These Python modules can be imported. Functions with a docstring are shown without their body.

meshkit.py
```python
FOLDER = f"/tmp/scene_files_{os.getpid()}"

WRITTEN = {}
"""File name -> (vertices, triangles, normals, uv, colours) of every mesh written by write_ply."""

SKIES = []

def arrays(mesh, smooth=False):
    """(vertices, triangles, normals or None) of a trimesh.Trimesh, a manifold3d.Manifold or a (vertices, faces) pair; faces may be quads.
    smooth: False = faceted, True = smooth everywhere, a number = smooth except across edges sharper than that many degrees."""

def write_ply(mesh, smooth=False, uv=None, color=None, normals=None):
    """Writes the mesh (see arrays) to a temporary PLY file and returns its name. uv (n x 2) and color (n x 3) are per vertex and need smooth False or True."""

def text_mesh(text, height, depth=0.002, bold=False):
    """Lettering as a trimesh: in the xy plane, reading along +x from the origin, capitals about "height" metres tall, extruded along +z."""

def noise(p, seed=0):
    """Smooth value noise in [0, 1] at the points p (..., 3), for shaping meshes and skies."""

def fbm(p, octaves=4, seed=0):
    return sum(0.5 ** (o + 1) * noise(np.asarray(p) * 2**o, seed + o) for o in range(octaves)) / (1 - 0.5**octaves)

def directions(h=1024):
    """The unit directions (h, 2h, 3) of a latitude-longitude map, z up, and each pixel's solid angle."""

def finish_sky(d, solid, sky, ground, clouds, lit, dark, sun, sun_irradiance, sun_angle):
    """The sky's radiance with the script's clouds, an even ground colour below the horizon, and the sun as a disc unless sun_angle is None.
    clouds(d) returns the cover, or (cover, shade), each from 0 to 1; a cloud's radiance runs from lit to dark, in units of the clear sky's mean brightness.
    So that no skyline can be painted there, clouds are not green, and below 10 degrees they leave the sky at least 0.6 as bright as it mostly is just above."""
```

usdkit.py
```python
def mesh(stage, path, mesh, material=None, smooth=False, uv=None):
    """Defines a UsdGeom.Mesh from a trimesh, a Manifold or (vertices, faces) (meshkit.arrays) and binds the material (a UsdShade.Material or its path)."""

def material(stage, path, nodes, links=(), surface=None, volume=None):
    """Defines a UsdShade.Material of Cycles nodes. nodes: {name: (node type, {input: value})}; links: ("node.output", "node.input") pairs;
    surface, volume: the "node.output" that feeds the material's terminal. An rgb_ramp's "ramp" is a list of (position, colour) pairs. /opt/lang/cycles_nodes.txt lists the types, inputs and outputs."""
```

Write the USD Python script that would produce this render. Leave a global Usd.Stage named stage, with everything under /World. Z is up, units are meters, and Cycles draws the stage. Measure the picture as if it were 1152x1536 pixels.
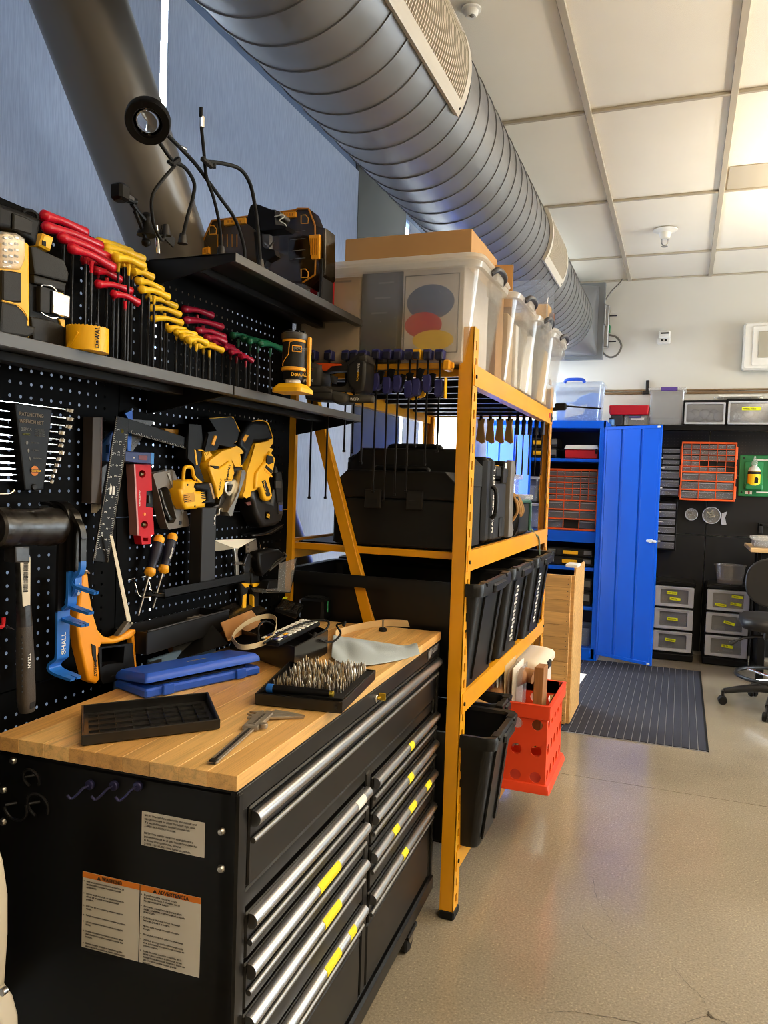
import math, random
import numpy as np
import trimesh
import manifold3d
from shapely.geometry import Polygon
from pxr import Usd, UsdGeom, UsdLux, UsdShade, Gf, Sdf, Vt
import usdkit, meshkit

rng = random.Random(7)
stage = Usd.Stage.CreateInMemory()
UsdGeom.SetStageUpAxis(stage, UsdGeom.Tokens.z)
UsdGeom.SetStageMetersPerUnit(stage, 1.0)
UsdGeom.Xform.Define(stage, '/World')
stage.SetDefaultPrim(stage.GetPrimAtPath('/World'))
UsdGeom.Scope.Define(stage, '/World/Looks')

# ------------------------------------------------------------------ camera
FPX, YAW, PITCH, ROLL = 1165.0, math.radians(20.904), math.radians(2.327), math.radians(1.875)
EYE = np.array([0.0, 0.0, 1.325])
EXPOSURE = -0.42
_f = np.array([-math.sin(YAW) * math.cos(PITCH), math.cos(YAW) * math.cos(PITCH), -math.sin(PITCH)])
_r = np.array([math.cos(YAW), math.sin(YAW), 0.0])
_u = np.cross(_r, _f)
CR = math.cos(ROLL) * _r + math.sin(ROLL) * _u
CU = -math.sin(ROLL) * _r + math.cos(ROLL) * _u
cam = UsdGeom.Camera.Define(stage, '/World/camera')
m = np.eye(4)
m[0, :3], m[1, :3], m[2, :3], m[3, :3] = CR, CU, -_f, EYE
cam.AddTransformOp().Set(Gf.Matrix4d(*m.ravel().tolist()))
cam.CreateHorizontalApertureAttr(36.0)
cam.CreateVerticalApertureAttr(48.0)
cam.CreateFocalLengthAttr(36.0 * FPX / 1152)
cam.CreateClippingRangeAttr(Gf.Vec2f(0.05, 200))
cam.CreateExposureAttr(EXPOSURE)


def at(x, y, X=None, Y=None, Z=None):
    """The world point that a pixel of the photograph shows on the plane X=, Y= or Z=."""
    d = (x - 576) / FPX * CR + (768 - y) / FPX * CU + _f
    i, v = [(k, w) for k, w in enumerate((X, Y, Z)) if w is not None][0]
    return EYE + d * (v - EYE[i]) / d[i]


def wp(pts, X, o=(0, 0), s=1.0):
    """Pixels (optionally of a crop at o, magnified s times) to (Y, Z) on the wall plane X."""
    return [tuple(at(o[0] + x / s, o[1] + y / s, X=X)[1:]) for x, y in pts]


def bp(pts, Y, o=(0, 0), s=1.0):
    return [tuple(at(o[0] + x / s, o[1] + y / s, Y=Y)[[0, 2]]) for x, y in pts]


# ------------------------------------------------------------------ daylight and lamps
dome = UsdLux.DomeLight.Define(stage, '/World/sky_light')
DAY = 6.5
dome.CreateIntensityAttr(DAY)
dome.CreateColorAttr(Gf.Vec3f(0.86, 0.93, 1.0))


def rect_light(name, loc, sx, sy, power, color, up=False):
    l = UsdLux.RectLight.Define(stage, '/World/' + name)
    l.CreateWidthAttr(sx); l.CreateHeightAttr(sy)
    l.CreateIntensityAttr(power); l.CreateColorAttr(Gf.Vec3f(*color))
    l.AddTranslateOp().Set(Gf.Vec3d(*loc))
    if up:
        l.AddRotateXOp().Set(180.0)


WARM = (1.0, 0.85, 0.63)
PENDANTS = [(0.95, 4.55), (0.95, 2.2), (0.95, -0.2), (2.7, 4.55), (2.7, 2.2), (2.7, -0.2)]
PZ = 2.56
for i, (px, py) in enumerate(PENDANTS):
    rect_light('pendant_uplight_%03d' % i, (px, py, PZ + 0.045), 0.16, 1.5, 64.0, WARM, True)
    rect_light('pendant_downlight_%03d' % i, (px, py, PZ - 0.045), 0.16, 1.5, 24.0, WARM)

# ------------------------------------------------------------------ helpers
def srgb(r, g, b):
    return tuple((c / 12.92 if c <= 0.04045 else ((c + 0.055) / 1.055) ** 2.4) for c in (r / 255, g / 255, b / 255))


def mat(name, rgb, rough=0.5, metal=0.0, var=0.0, scale=20.0, bump=0.0, bscale=300.0, stretch=(1, 1, 1), spec=0.38, coat=0.0, rand=0.0, rvar=0.0):
    """A principled material whose colour, gloss and relief vary with noise."""
    c = np.array(srgb(*rgb))
    n = {'p': ('principled_bsdf', {'base_color': tuple(c), 'roughness': rough, 'metallic': metal, 'specular_ior_level': spec, 'coat_weight': coat}), 'g': ('texture_coordinate', {}),
         'm': ('mapping', {'scale': stretch})}
    l = [('g.object', 'm.vector')]
    if var or rvar:
        n['n'] = ('noise_texture', {'scale': scale, 'detail': 4.0}); l.append(('m.vector', 'n.vector'))
    if var:
        n['r'] = ('rgb_ramp', {'ramp': [(0.3, tuple(c * (1 - var))), (0.7, tuple(np.minimum(c * (1 + var), 1)))]})
        l += [('n.fac', 'r.fac')]
        src = 'r.color'
    else:
        src = None
    if rand:
        n['o'] = ('object_info', {}); n['mr'] = ('map_range', {'from_min': 0.0, 'from_max': 1.0, 'to_min': 1 - rand, 'to_max': 1 + rand})
        n['h'] = ('hsv', {'color': tuple(c)}); l += [('o.random', 'mr.value'), ('mr.result', 'h.value')] + ([(src, 'h.color')] if src else []); src = 'h.color'
    if src: l.append((src, 'p.base_color'))
    if rvar:
        n['q'] = ('map_range', {'from_min': 0.3, 'from_max': 0.7, 'to_min': max(rough - rvar, 0.02), 'to_max': rough + rvar})
        l += [('n.fac', 'q.value'), ('q.result', 'p.roughness')]
    if bump:
        n['bn'] = ('noise_texture', {'scale': bscale, 'detail': 2.0}); n['b'] = ('bump', {'strength': bump, 'distance': 0.002})
        l += [('m.vector', 'bn.vector'), ('bn.fac', 'b.height'), ('b.normal', 'p.normal')]
    return usdkit.material(stage, '/World/Looks/' + name, n, l, surface='p.BSDF')


def clear(name, rgb, fog=0.3, rough=0.15, gloss=0.06, tint=(0.96, 0.96, 0.96)):
    """Clear or milky plastic sheet: part of the light goes straight through, part is scattered."""
    c = srgb(*rgb)
    n = {'t': ('transparent_bsdf', {'color': tint}), 'p': ('principled_bsdf', {'base_color': c, 'roughness': rough}),
         'tl': ('translucent_bsdf', {'color': c}), 'a': ('mix_closure', {'fac': 0.4}), 'm': ('mix_closure', {'fac': fog}),
         'gl': ('glossy_bsdf', {'roughness': rough * 0.5, 'color': (0.9, 0.9, 0.9)}), 'f': ('mix_closure', {'fac': gloss})}
    return usdkit.material(stage, '/World/Looks/' + name, n, [('p.BSDF', 'a.closure1'), ('tl.BSDF', 'a.closure2'), ('t.BSDF', 'm.closure1'), ('a.closure', 'm.closure2'),
                           ('m.closure', 'f.closure1'), ('gl.BSDF', 'f.closure2')], surface='f.closure')


def smooth_line(pts, k=6):
    """Catmull-Rom through the points."""
    p = np.asarray(pts, float); p = np.vstack([2 * p[0] - p[1], p, 2 * p[-1] - p[-2]])
    out = []
    for i in range(1, len(p) - 2):
        for t in np.linspace(0, 1, k, endpoint=False):
            a, b, c, d = p[i - 1:i + 3]
            out.append(0.5 * (2 * b + (c - a) * t + (2 * a - 5 * b + 4 * c - d) * t * t + (3 * b - a - 3 * c + d) * t ** 3))
    return np.array(out + [p[-2]])


def inset(poly, d):
    """Each corner of a simple polygon moved inwards by its mitre (outwards for d < 0)."""
    p = np.asarray(poly, float); a = np.roll(p, 1, 0); b = np.roll(p, -1, 0)
    e1 = p - a; e1 /= np.linalg.norm(e1, axis=1, keepdims=True) + 1e-12
    e2 = b - p; e2 /= np.linalg.norm(e2, axis=1, keepdims=True) + 1e-12
    n1 = np.stack([-e1[:, 1], e1[:, 0]], 1); n2 = np.stack([-e2[:, 1], e2[:, 0]], 1)
    n = n1 + n2; k = 1 + (n1 * n2).sum(1, keepdims=True)
    return p + d * n / np.maximum(k, 0.35)


def rrect(w, d, r, n=4, cx=0.0, cy=0.0):
    """Rounded rectangle as points, anticlockwise."""
    r = min(r, w / 2 - 1e-5, d / 2 - 1e-5); out = []
    for i, (sx, sy) in enumerate(((1, 1), (-1, 1), (-1, -1), (1, -1))):
        for t in np.linspace(0, math.pi / 2, n):
            a = t + i * math.pi / 2
            out.append((cx + sx * (w / 2 - r) + r * math.cos(a), cy + sy * (d / 2 - r) + r * math.sin(a)))
    return out


def circ(cx, cy, r, n=20):
    return [(cx + r * math.cos(2 * math.pi * i / n), cy + r * math.sin(2 * math.pi * i / n)) for i in range(n)]


_texts = {}


class MB:
    """Collects simple shapes into one mesh."""
    def __init__(s):
        s.v, s.f, s.n = [], [], 0

    def add(s, v, f, M=None):
        v = np.asarray(v, float); f = np.asarray(f, int)
        if f.shape[1] == 4:
            f = np.vstack([f[:, [0, 1, 2]], f[:, [0, 2, 3]]])
        if M is not None:
            v = v @ M[:3, :3].T + M[:3, 3]
            if np.linalg.det(M[:3, :3]) < 0: f = f[:, ::-1]
        s.v.append(v); s.f.append(f + s.n); s.n += len(v)
        return s

    def mesh(s):
        return np.vstack(s.v), np.vstack(s.f)

    def box(s, c, size, b=0.0, M=None):
        """A box with chamfered edges, c its centre."""
        h = np.asarray(size, float) / 2; b = min(b, 0.45 * h.min() * 2 * 0.5)
        if b <= 0:
            v = np.array([(x, y, z) for x in (-1, 1) for y in (-1, 1) for z in (-1, 1)], float) * h
            f = np.array([(0, 1, 3, 2), (4, 6, 7, 5), (0, 4, 5, 1), (2, 3, 7, 6), (0, 2, 6, 4), (1, 5, 7, 3)])
            return s.add(v + c, f, M)
        return s.loft([[(x, y, z) for x, y in rrect(2 * (h[0] - i), 2 * (h[1] - i), b, 2)] for i, z in ((b, -h[2]), (0, -h[2] + b), (0, h[2] - b), (b, h[2]))], M=(np.eye(4) if M is None else M) @ tr(*c))

    def loft(s, rings, cap=(True, True), M=None, closed=False):
        n = len(rings[0]); v = np.vstack([np.asarray(r, float) for r in rings]); f = []
        k = len(rings)
        for i in range(k if closed else k - 1):
            a, b = i * n, ((i + 1) % k) * n
            j = np.arange(n); jj = (j + 1) % n
            f.append(np.stack([a + j, a + jj, b + jj, b + j], 1))
        f = np.vstack(f); f = np.vstack([f[:, [0, 1, 2]], f[:, [0, 2, 3]]])
        extra = []
        if not closed:
            if cap[0]: extra += [(0, i + 1, i) for i in range(1, n - 1)]
            if cap[1]: extra += [((k - 1) * n, (k - 1) * n + i, (k - 1) * n + i + 1) for i in range(1, n - 1)]
        if extra: f = np.vstack([f, extra])
        return s.add(v, f, M)

    def lathe(s, prof, n=24, M=None, o=(0, 0, 0)):
        """prof: (radius, height) pairs, turned about z at o."""
        t = np.arange(n) * 2 * math.pi / n; c, q = np.cos(t), np.sin(t)
        return s.loft([np.stack([o[0] + max(r, 1e-5) * c, o[1] + max(r, 1e-5) * q, np.full(n, o[2] + z)], 1) for r, z in prof], M=M)

    def tube(s, pts, r, n=8, closed=False, M=None):
        p = np.asarray(pts, float); k = len(p)
        t = np.gradient(p, axis=0) if not closed else np.roll(p, -1, 0) - np.roll(p, 1, 0)
        t /= np.linalg.norm(t, axis=1, keepdims=True) + 1e-12
        a = np.cross(t[0], (0, 0, 1.0) if abs(t[0][2]) < 0.9 else (1.0, 0, 0)); rr = np.broadcast_to(r, (k,)); rings = []
        th = np.arange(n) * 2 * math.pi / n
        for i in range(k):
            a = a - t[i] * (a @ t[i]); a /= np.linalg.norm(a) + 1e-12
            b = np.cross(t[i], a)
            rings.append(p[i] + rr[i] * (np.cos(th)[:, None] * a + np.sin(th)[:, None] * b))
        return s.loft(rings, M=M, closed=closed)

    def cyl(s, p0, p1, r0, r1=None, n=16, b=0.0, M=None):
        p0, p1 = np.asarray(p0, float), np.asarray(p1, float); r1 = r0 if r1 is None else r1
        if b:
            d = (p1 - p0) / np.linalg.norm(p1 - p0) * b
            return s.tube([p0, p0 + d, p1 - d, p1], [r0 - b, r0, r1, r1 - b], n, M=M)
        return s.tube([p0, p1], [r0, r1], n, M=M)

    def ext(s, poly, c0, c1, b=0.0, steps=1, holes=(), M=None):
        """A polygon extruded from c0 to c1 with its edges bevelled (rounded in steps)."""
        p = np.asarray(poly, float)
        x, y = p[:, 0], p[:, 1]
        if np.sum(x * np.roll(y, -1) - np.roll(x, -1) * y) < 0: p = p[::-1]
        if holes:
            q = Polygon(p, [np.asarray(h) for h in holes]).buffer(0)
            g = trimesh.creation.extrude_polygon(q, c1 - c0)
            return s.add(np.array(g.vertices) + (0, 0, c0), np.array(g.faces), M)
        lev = [(0.0, 0.0)] if not b else [(b * (1 - math.sin(a)), b * (1 - math.cos(a))) for a in np.linspace(0, math.pi / 2, steps + 1)]
        rings = [np.column_stack([inset(p, i), np.full(len(p), c0 + d)]) for i, d in lev]
        rings += [np.column_stack([inset(p, i), np.full(len(p), c1 - d)]) for i, d in lev[::-1]]
        s.loft(rings, cap=(False, False), M=M)
        capp = rings[0][:, :2]
        v, f = trimesh.creation.triangulate_polygon(Polygon(capp).buffer(0) if Polygon(capp).is_valid else Polygon(p).buffer(0))
        v = np.asarray(v); f = np.asarray(f)
        w = np.cross(v[f[:, 1]] - v[f[:, 0]], v[f[:, 2]] - v[f[:, 0]])
        f = np.where((w < 0)[:, None], f[:, ::-1], f)
        s.add(np.column_stack([v, np.full(len(v), c1)]), f, M)
        return s.add(np.column_stack([v, np.full(len(v), c0)]), f[:, ::-1], M)

    def strip(s, path, half, thick, axis=0):
        """A flat bar bent along path (2-D points in the plane across axis 0 = x): width 2*half along the axis, thickness thick."""
        p = np.asarray(path, float); t = np.gradient(p, axis=0); t /= np.linalg.norm(t, axis=1, keepdims=True) + 1e-12
        nn = np.stack([-t[:, 1], t[:, 0]], 1); h = np.broadcast_to(half, (len(p),)); rings = []
        for q, k, w in zip(p, nn, h):
            a, b = q + k * thick / 2, q - k * thick / 2
            rings.append([(-w, *a), (-w, *b), (w, *b), (w, *a)])
        return s.loft(rings)

    def text(s, txt, height, M, depth=0.0006, bold=False, center=False):
        k = (txt, bold)
        if k not in _texts:
            g = meshkit.text_mesh(txt, 1.0, 1.0, bold); _texts[k] = np.array(g.vertices), np.array(g.faces)
        v, f = _texts[k]; v = v * (height, height, depth)
        if center: v = v - ((v[:, 0].max() + v[:, 0].min()) / 2, height / 2, 0)
        return s.add(v, f, M)


def tr(x=0, y=0, z=0):
    M = np.eye(4); M[:3, 3] = x, y, z; return M


def rot(axis, deg):
    return trimesh.transformations.rotation_matrix(math.radians(deg), axis)


def frame(o, ex, ey):
    ex, ey = np.asarray(ex, float), np.asarray(ey, float)
    ex = ex / np.linalg.norm(ex); ez = np.cross(ex, ey); ez /= np.linalg.norm(ez)
    M = np.eye(4); M[:3, 0], M[:3, 1], M[:3, 2], M[:3, 3] = ex, np.cross(ez, ex), ez, o
    return M


RX, RY, RZ = (1, 0, 0), (0, 1, 0), (0, 0, 1)
WORLD = np.eye(4)
WALL = frame((0, 0, 0), (0, 1, 0), (0, 0, 1))      # (a, b, c) = (Y, Z, X): things hung on the left pegboard
BACK = frame((0, 0, 0), (1, 0, 0), (0, 0, 1))      # (a, b, c) = (X, Z, -Y): things facing the room from the end wall
BO = np.array([-0.605, 1.005, 0.0]); BA = math.radians(2.58)
BENCH = frame(BO, (-math.sin(BA), math.cos(BA), 0), (-math.cos(BA), -math.sin(BA), 0))   # x along the drawers, y towards the wall

_names = {}


def number(parent, name):
    k = (parent, name); i = _names.get(k, 0); _names[k] = i + 1
    return f'{parent}/{name}' if i == 0 else f'{parent}/{name}_{i:03d}'


def tag(prim, label=None, cat=None, group=None, kind=None):
    for k, v in (('label', label), ('category', cat), ('group', group), ('kind', kind)):
        if v: prim.SetCustomDataByKey(k, v)


class Thing:
    """One Xform under /World whose children are parts. Parts are given in the coordinates of frame A, o is the thing's base there."""
    def __init__(s, name, label, cat, A=WORLD, o=(0, 0, 0), group=None, kind=None):
        s.path = number('/World', name); s.A, s.o = A, np.asarray(o, float)
        x = UsdGeom.Xform.Define(stage, s.path); s.prim = x.GetPrim()
        s.op = x.AddTransformOp(); s.M = A @ tr(*s.o)
        s.op.Set(Gf.Matrix4d(*s.M.T.ravel().tolist()))
        tag(s.prim, label, cat, group, kind); s.label, s.cat, s.group = label, cat, group

    def add(s, name, mb, m, smooth=35, parent=None, label=None, kind=None):
        v, f = mb.mesh() if isinstance(mb, MB) else mb
        p = number(parent or s.path, name)
        g = usdkit.mesh(stage, p, (v - s.o, f), m, smooth=smooth)
        tag(g.GetPrim(), label, None, None, kind)
        return p

    def dup(s, M, label=None, group=None):
        """A copy of the thing at frame M (4 x 4, world)."""
        name = s.path.rsplit('/', 1)[1].rstrip('0123456789').rstrip('_')
        p = number('/World', name); x = UsdGeom.Xform.Define(stage, p)
        x.GetPrim().GetReferences().AddInternalReference(s.path); x.GetPrim().SetInstanceable(True)
        x.AddTransformOp().Set(Gf.Matrix4d(*np.asarray(M).T.ravel().tolist()))
        tag(x.GetPrim(), label or s.label, s.cat, group or s.group)
        return x.GetPrim()


def struct(name, mb, m, smooth=35, label=None):
    p = number('/World', name); v, f = mb.mesh() if isinstance(mb, MB) else mb
    g = usdkit.mesh(stage, p, (v, f), m, smooth=smooth); tag(g.GetPrim(), label, None, None, 'structure')
    return p


def child(parent, name, mb, m, smooth=35, label=None, kind=None):
    p = number(parent, name); v, f = mb.mesh() if isinstance(mb, MB) else mb
    tag(usdkit.mesh(stage, p, (v, f), m, smooth=smooth).GetPrim(), label, None, None, kind)
    return p


ORD = ['first', 'second', 'third', 'fourth', 'fifth', 'sixth', 'seventh', 'eighth', 'ninth', 'tenth', 'eleventh', 'twelfth', 'thirteenth', 'fourteenth', 'fifteenth', 'sixteenth', 'seventeenth', 'eighteenth', 'nineteenth', 'twentieth']
# ------------------------------------------------------------------ materials
BLACK = mat('black_powder_coat', (11, 11, 12), 0.45, bump=0.15, bscale=900, spec=0.15)
BLACKPL = mat('black_plastic', (14, 14, 15), 0.45, bump=0.1, bscale=500, spec=0.16)
DARKPL = mat('dark_grey_plastic', (34, 33, 32), 0.5, bump=0.15, bscale=500, spec=0.2)
PEG = mat('pegboard_black', (8, 8, 8), 0.6, spec=0.04)
SHELFM = mat('shelf_black_metal', (16, 16, 16), 0.42, spec=0.3)
YEL = mat('tool_yellow_plastic', (240, 180, 20), 0.4)
RACKY = mat('rack_yellow_paint', (228, 158, 16), 0.38, var=0.05, scale=6, coat=0.2)
STEEL = mat('brushed_steel', (190, 188, 184), 0.25, 1.0, bump=0.05, bscale=200)
CHROME = mat('chrome', (225, 225, 225), 0.1, 1.0)
DSTEEL = mat('dark_steel', (60, 60, 62), 0.35, 0.8)
ALU = mat('anodised_aluminium', (178, 178, 180), 0.28, 1.0)
WHITE = mat('white_plastic', (226, 224, 218), 0.4)
PAPER = mat('paper_white', (228, 224, 214), 0.85)
INK = mat('black_ink', (18, 18, 18), 0.7)
WPRINT = mat('white_print', (222, 220, 214), 0.6)
GPRINT = mat('grey_print', (120, 118, 112), 0.6)
YPRINT = mat('yellow_print', (235, 180, 40), 0.6)
ORANGE = mat('orange_plastic', (226, 84, 28), 0.4)
ORED = mat('crate_orange_red', (232, 72, 34), 0.42)
RED = mat('red_plastic', (190, 24, 34), 0.35)
GRIPRED = mat('grip_red', (196, 16, 40), 0.28, rvar=0.08, scale=30)
GRIPYEL = mat('grip_yellow', (238, 190, 24), 0.38)
GRIPMAR = mat('grip_maroon', (150, 16, 44), 0.3)
GRIPGRN = mat('grip_green', (20, 92, 62), 0.38)
BLUEC = mat('case_blue', (34, 82, 190), 0.4, bump=0.1)
BARBLUE = mat('bar_blue_paint', (34, 104, 190), 0.35, var=0.06, scale=30)
NAVY = mat('navy_plastic', (44, 45, 104), 0.42)
DNAVY = mat('dark_navy_grip', (26, 26, 46), 0.5)
CABBLUE = mat('cabinet_blue_paint', (0, 86, 212), 0.3, var=0.03, scale=3, spec=0.35)
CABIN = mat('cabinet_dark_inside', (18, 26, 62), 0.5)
CARD = mat('cardboard', (186, 142, 92), 0.85, var=0.05, scale=8, bump=0.1)
LCARD = mat('pale_cardboard', (196, 170, 132), 0.85, var=0.05, scale=8)
TOTE = clear('milky_tote_plastic', (240, 236, 228), 0.12, 0.2, 0.05)
TOTELID = clear('milky_lid_plastic', (240, 238, 232), 0.5, 0.25, 0.05)
CLEARPL = clear('clear_plastic', (225, 230, 235), 0.2, 0.1, 0.09)
CLEARBL = clear('clear_bluish_plastic', (205, 222, 245), 0.2, 0.12, 0.06)
AMBER = clear('amber_smoked_plastic', (44, 30, 14), 0.55, 0.12, 0.04, (0.42, 0.27, 0.10))
WIN = clear('drawer_window_plastic', (176, 178, 184), 0.3, 0.2, 0.05)
GREEN = mat('board_green', (28, 118, 66), 0.45)
LIME = mat('label_lime_yellow', (226, 232, 30), 0.7)
LABY = mat('label_yellow', (238, 214, 20), 0.65)
RUBBER = mat('black_rubber', (16, 16, 16), 0.65, spec=0.25)
CARTG = mat('cart_grey_plastic', (172, 174, 180), 0.4)
PINE = mat('pine_wood', (196, 152, 92), 0.65, var=0.18, scale=3.0, stretch=(2, 24, 24), rand=0.12)
DWOOD = mat('brown_wood', (150, 102, 58), 0.65, var=0.2, scale=3.0, stretch=(20, 20, 2))
WINDGREY = mat('frame_dark_grey_paint', (26, 28, 28), 0.5)
CREAM = mat('cream_wood_moulding', (196, 186, 164), 0.6)
GREYBR = mat('grey_brown_alloy', (106, 98, 88), 0.42, 0.35)
BLUEGREY = mat('blue_grey_paint', (96, 122, 152), 0.6)
TIPS = mat('screwdriver_yellow', (244, 168, 34), 0.35)
MATRIB = mat('mat_dark_navy_carpet', (40, 42, 54), 0.95, var=0.2, scale=300, bump=0.6, bscale=500)
MATBASE = mat('mat_grey_vinyl', (140, 142, 150), 0.8)


def wood_mat(name, rgb):
    c = np.array(srgb(*rgb))
    n = {'g': ('texture_coordinate', {}), 'm': ('mapping', {'scale': (1.2, 26, 26)}), 'n': ('noise_texture', {'scale': 2.2, 'detail': 5.0, 'distortion': 0.6}), 'r': ('rgb_ramp', {'ramp': [(0.32, tuple(c * 0.76)), (0.5, tuple(c)), (0.7, tuple(np.minimum(c * 1.12, 1)))]}),
         'm2': ('mapping', {'scale': (6, 220, 220)}), 'n2': ('noise_texture', {'scale': 2.0}), 'r2': ('rgb_ramp', {'ramp': [(0.36, (0.8, 0.76, 0.7)), (0.48, (1, 1, 1))]}), 'x': ('mix_color', {'blend_type': 'multiply', 'fac': 0.7}),
         'o': ('object_info', {}), 'mr': ('map_range', {'to_min': 0.9, 'to_max': 1.1}), 'h': ('hsv', {}), 'p': ('principled_bsdf', {'roughness': 0.36})}
    return usdkit.material(stage, '/World/Looks/' + name, n, [('g.object', 'm.vector'), ('m.vector', 'n.vector'), ('n.fac', 'r.fac'), ('g.object', 'm2.vector'), ('m2.vector', 'n2.vector'), ('n2.fac', 'r2.fac'), ('r.color', 'x.a'), ('r2.color', 'x.b'),
        ('x.result', 'h.color'), ('o.random', 'mr.value'), ('mr.result', 'h.value'), ('h.color', 'p.base_color')], surface='p.BSDF')


def floor_material():
    n = {'g': ('geometry', {}), 'n1': ('noise_texture', {'scale': 1.1, 'detail': 3.0}), 'n2': ('noise_texture', {'scale': 150.0, 'detail': 4.0, 'roughness': 0.75}), 'v': ('voronoi_texture', {'scale': 230.0}),
         'r1': ('rgb_ramp', {'ramp': [(0.3, srgb(132, 122, 105)), (0.7, srgb(150, 139, 121))]}),
         'r2': ('rgb_ramp', {'ramp': [(0.34, (0.66, 0.64, 0.62)), (0.5, (1, 1, 1)), (0.6, (1.15, 1.15, 1.12)), (0.7, (2.1, 2.05, 1.9))]}),
         'mx': ('mix_color', {'blend_type': 'multiply', 'fac': 0.85, 'use_clamp': False}), 'q': ('map_range', {'from_min': 0.3, 'from_max': 0.7, 'to_min': 0.13, 'to_max': 0.2}),
         'b': ('bump', {'strength': 0.015, 'distance': 0.001}), 'p': ('principled_bsdf', {'specular_ior_level': 0.5, 'coat_weight': 0.25, 'coat_roughness': 0.10})}
    return usdkit.material(stage, '/World/Looks/polished_concrete', n, [('g.position', 'n1.vector'), ('g.position', 'n2.vector'), ('n1.fac', 'r1.fac'), ('n2.fac', 'r2.fac'), ('r1.color', 'mx.a'), ('r2.color', 'mx.b'),
        ('mx.result', 'p.base_color'), ('n1.fac', 'q.value'), ('q.result', 'p.roughness'), ('n2.fac', 'b.height'), ('b.normal', 'p.normal')], surface='p.BSDF')


def shade_material():
    n = {'g': ('geometry', {}), 'm': ('mapping', {'scale': (1, 1, 0.06)}), 'n': ('noise_texture', {'scale': 260.0, 'detail': 3.0}),
         'r': ('rgb_ramp', {'ramp': [(0.3, srgb(150, 155, 165)), (0.7, srgb(166, 171, 182))]}), 'd': ('diffuse_bsdf', {}), 't': ('translucent_bsdf', {}), 'a': ('mix_closure', {'fac': 0.32}),
         'mb': ('noise_texture', {'scale': 500.0}), 'b': ('bump', {'strength': 0.2, 'distance': 0.001})}
    return usdkit.material(stage, '/World/Looks/roller_shade_fabric', n, [('g.position', 'm.vector'), ('m.vector', 'n.vector'), ('n.fac', 'r.fac'), ('r.color', 'd.color'), ('r.color', 't.color'), ('g.position', 'mb.vector'), ('mb.fac', 'b.height'),
        ('b.normal', 'd.normal'), ('d.BSDF', 'a.closure1'), ('t.BSDF', 'a.closure2')], surface='a.closure')


FLOORM = floor_material()
SHADEM = shade_material()
WALLM = mat('wall_paint_cream', (206, 202, 192), 0.7, bump=0.12, bscale=250)
TILEM = mat('ceiling_tile', (234, 227, 213), 0.9, var=0.02, scale=2, bump=0.25, bscale=420, rand=0.02)
GRIDM = mat('ceiling_grid_paint', (176, 166, 148), 0.6)
GLASS = usdkit.material(stage, '/World/Looks/window_glass', {'t': ('transparent_bsdf', {'color': (0.95, 0.97, 0.97)}), 'g': ('glossy_bsdf', {'roughness': 0.02}), 'm': ('mix_closure', {'fac': 0.04})},
                        [('t.BSDF', 'm.closure1'), ('g.BSDF', 'm.closure2')], surface='m.closure')
LENSM = usdkit.material(stage, '/World/Looks/lens_glass', {'p': ('principled_bsdf', {'transmission_weight': 1.0, 'roughness': 0.02, 'ior': 1.45})}, [], surface='p.BSDF')
DUCTM = mat('galvanised_duct', (140, 141, 144), 0.4, 0.65, var=0.06, scale=3, rvar=0.05)
PIPEM = mat('painted_steel_pipe', (112, 106, 98), 0.3, 0.35, var=0.04, scale=4)
LAMPM = usdkit.material(stage, '/World/Looks/lamp_diffuser', {'e': ('emission', {'color': WARM, 'strength': 6.0})}, [], surface='e.emission')

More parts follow.
